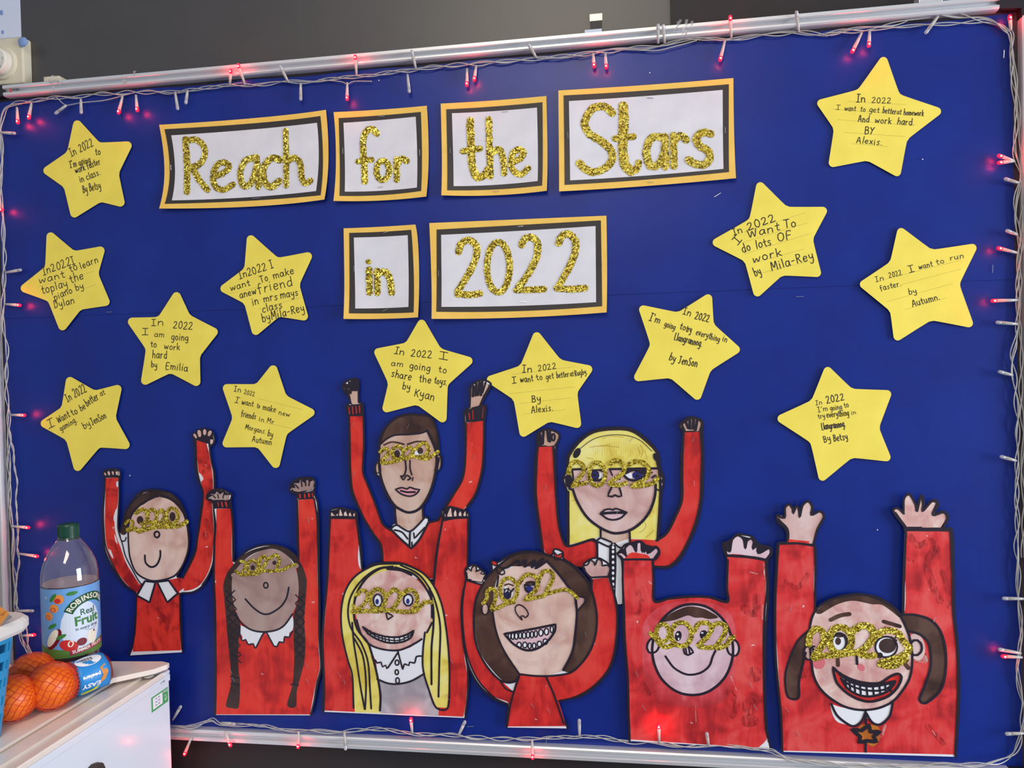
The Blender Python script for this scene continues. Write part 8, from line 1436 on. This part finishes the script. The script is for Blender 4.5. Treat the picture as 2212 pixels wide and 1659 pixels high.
mb,_=frustum(BA,BB,.0275,.0282,fl=.98,bulge=.001); mb.xf(Matrix.Translation(-NO)).obj('gathered_net','net_shade',nb,smooth=True)
mb,_=frustum(BA,BB,.0295,.0335,fl=.98); 
w=MB(); 
for sgn in(1,-1):
    for k in range(30):
        pts=[]
        for i in range(12):
            t=i/11; q=k*math.tau/30+sgn*t*.9; u=(BB-BA).normalized(); a=u.cross(Vector((0,0,1))).normalized(); b=a.cross(u); r=.0284+.0008*t
            pts.append(BA+(BB-BA)*t+a*r*math.cos(q)+b*r*.98*math.sin(q)-NO)
        w.tube(pts,.0004,3)
w.obj('netting','net_red',nb)
mb,fr=frustum(BB,BC,.0288,.0282,n=6,fl=.98,bulge=.0008); bandm=mb.xf(Matrix.Translation(-NO)).obj('label_band','tag_blue',nb,smooth=True)
mb,_=frustum(BC,BC+(BC-BB).normalized()*.006,.0282,.023,n=3,fl=.98); mb.xf(Matrix.Translation(-NO)).obj('band_end','net_shade',nb,smooth=True)
def on_band(name,m,pts2,lay):
    """pts2: (along 0-1, angle deg) on the band; 90 = top, 0 = towards the camera"""
    p0,p1,a,b,u=fr; V=[]
    for t,q in pts2:
        r=.0292+lay*.00012+.0008*math.sin(math.pi*t); q=math.radians(q); V.append(p0+(p1-p0)*t+a*(r*1.0)*math.cos(q)+b*r*.98*math.sin(q)-NO)
    return V
SG=1 if fr[2].y<0 else -1
def band_poly(name,m,pts,lay):
    pts=[(t,(q if SG>0 else 180-q)) for t,q in pts]; cx=sum(p[0] for p in pts)/len(pts); cq=sum(p[1] for p in pts)/len(pts)
    V=on_band(name,m,[(cx,cq)]+pts,lay); n=len(pts)
    return mkobj(name,V,[(0,i+1,(i+1)%n+1) for i in range(n)],m,bandm)
band_poly('barcode_sticker','tag_white',[(.45+.42*math.cos(t),70+24*math.sin(t)) for t in [i*math.tau/20 for i in range(20)]],1)
for k in range(9): 
    t=.22+k*.045; band_poly('barcode','tag_dark',[(t,66),(t+.018+.012*(k%2),66),(t+.018+.012*(k%2),82),(t,82)],3)
band_poly('lime_swirl','tag_lime',[(.05,-42),(.4,-36),(.7,-20),(.55,-42),(.3,-52),(.1,-56)],1)
band_poly('orange_swirl','tape_orange',[(.68,30),(.86,38),(.92,10),(.8,-12),(.6,-22),(.74,5)],1)
for s,t0,q0,sz in(('EASY',.36,-16,.0105),('peelers',.38,12,.0076)):
    V,F=text_mesh(s,sz,.0003); P2=[]
    for a,b,_ in V: P2.append((t0+.0-a/.040,(q0-b/.029*57.3)))
    P2=[(t,(q if SG>0 else 180-q)) for t,q in P2]; mkobj('lettering',on_band('','',P2,3),F,'tag_white',bandm)
# ------------------------------------------------------------------ basket with bread
bk=thing('basket','blue plastic basket with an off-white rim at the left edge, on the freezer','basket',(-.76,-.44,ZT)); KO=Vector((-.76,-.44,ZT))
def rrect(x0,y0,x1,y1,r,n=5):
    o=[]
    for cx,cy,a0 in((x1-r,y1-r,0),(x0+r,y1-r,90),(x0+r,y0+r,180),(x1-r,y0+r,270)):
        for k in range(n+1): a=math.radians(a0+90*k/n); o.append((cx+r*math.cos(a),cy+r*math.sin(a)))
    return o
bot=rrect(-.870,-.585,-.634,-.292,.03); top=rrect(-.890,-.600,-.6135,-.282,.03)
N=len(bot); ZB,ZR=ZT+.001,1.166
rows=8; V=[];F=[]
# lattice walls: real openings between slats
mb=MB(); mb.prism(bot,ZB,ZB+.004)
def wallpt(k,t,off=0):
    k%=N; a=bot[k];b=top[k]; return Vector((a[0]+(b[0]-a[0])*t,a[1]+(b[1]-a[1])*t,ZB+(ZR-ZB)*t))
for t0,t1 in((0,.14),(.22,.30),(.38,.46),(.54,.62),(.70,.78),(.86,1)):
    n=len(mb.v)
    for t in(t0,t1):
        for k in range(N): mb.v.append(wallpt(k,t))
    for k in range(N): mb.f.append((n+k,n+(k+1)%N,n+N+(k+1)%N,n+N+k))
for side in range(N):
    L=(Vector(bot[side])-Vector(bot[(side+1)%N])).length; cnt=max(1,int(L/.022))
    for j in range(cnt):
        for t0,t1 in((.14,.22),(.30,.38),(.46,.54),(.62,.70),(.78,.86)):
            a0=j/cnt; a1=a0+.5/cnt; p=lambda s_,t:wallpt(side,t)*(1-s_)+wallpt(side+1,t)*s_
            n=len(mb.v); mb.v+=[p(a0,t0),p(a1,t0),p(a1,t1),p(a0,t1)]; mb.f.append((n,n+1,n+2,n+3))
o=mb.xf(Matrix.Translation(-KO)).obj('basket_wall','basket_blue',bk); so=o.modifiers.new('t','SOLIDIFY'); so.thickness=.0022
mb=MB(); V=[];F=[]; prof=[(-.003,-.012),(.013,-.012),(.018,-.006),(.018,.004),(.012,.009),(-.003,.009)]
cxm,cym=-.7635,-.4425
for k in range(N):
    d=Vector((top[k][0]-cxm,top[k][1]-cym,0)).normalized()
    for a,b in prof: V.append(Vector((top[k][0],top[k][1],ZR))+d*a+Vector((0,0,b)))
m_=len(prof)
for k in range(N):
    for j in range(m_): F.append((k*m_+j,((k+1)%N)*m_+j,((k+1)%N)*m_+(j+1)%m_,k*m_+(j+1)%m_))
mb.add(V,F).xf(Matrix.Translation(-KO)).obj('rim','basket_rim',bk,smooth=False)
def packet(name,label,c,s,rot,mbody,parts):
    t=thing(name,label,'food packet',c); t.rotation_euler=rot
    V=[];F=[];n=14;m=9
    for j in range(m+1):
        for i in range(n+1):
            u=i/n*2-1;v=j/m*2-1; th_=(1-abs(u)**3)*(1-abs(v)**4); w_=.12*math.sin(u*9+v*4)*math.sin(v*8)
            V.append((u*s[0],-s[1]*th_*(1+w_)-.0008,v*s[2]))
    k0=len(V)
    for j in range(m+1):
        for i in range(n+1): x,y,z=V[j*(n+1)+i]; V.append((x,-y,z))
    for j in range(m):
        for i in range(n):
            a=j*(n+1)+i; F.append((a,a+1,a+n+2,a+n+1)); F.append((k0+a,k0+a+n+1,k0+a+n+2,k0+a+1))
    mkobj('packet_body',V,F,mbody,t,True)
    for nm,m2,a,b in parts: MB().box(a,b).obj(nm,m2,t)
    return t
packet('bread_packet','brown bread packet with an orange edge poking out of the blue basket','',(0,0,0),(0,0,0),'bread',[]) if False else None
t=packet('bread_packet','brown food packet with orange edge strips poking out of the blue basket',(-.672,-.350,1.190),(.060,.018,.050),(0,math.radians(38),math.radians(10)),'bread',[('edge_strip','tape_orange',(-.056,-.0030,.0475),(.059,.0030,.0525)),('edge_strip','tape_orange',(.056,-.003,-.050),(.0625,.003,.0525)),('printed_panel','notice',(-.030,-.0192,-.030),(.036,-.0180,.026))])
packet('clear_packet','crinkled clear plastic packet in the basket, above the brown packet',(-.690,-.385,1.255),(.055,.020,.052),(0,math.radians(-28),math.radians(5)),'cellophane',[])
for o in bpy.data.objects:
    if o.name.startswith('clear_packet') or o.name.startswith('bread_packet'): o['group']='packets in the blue basket'
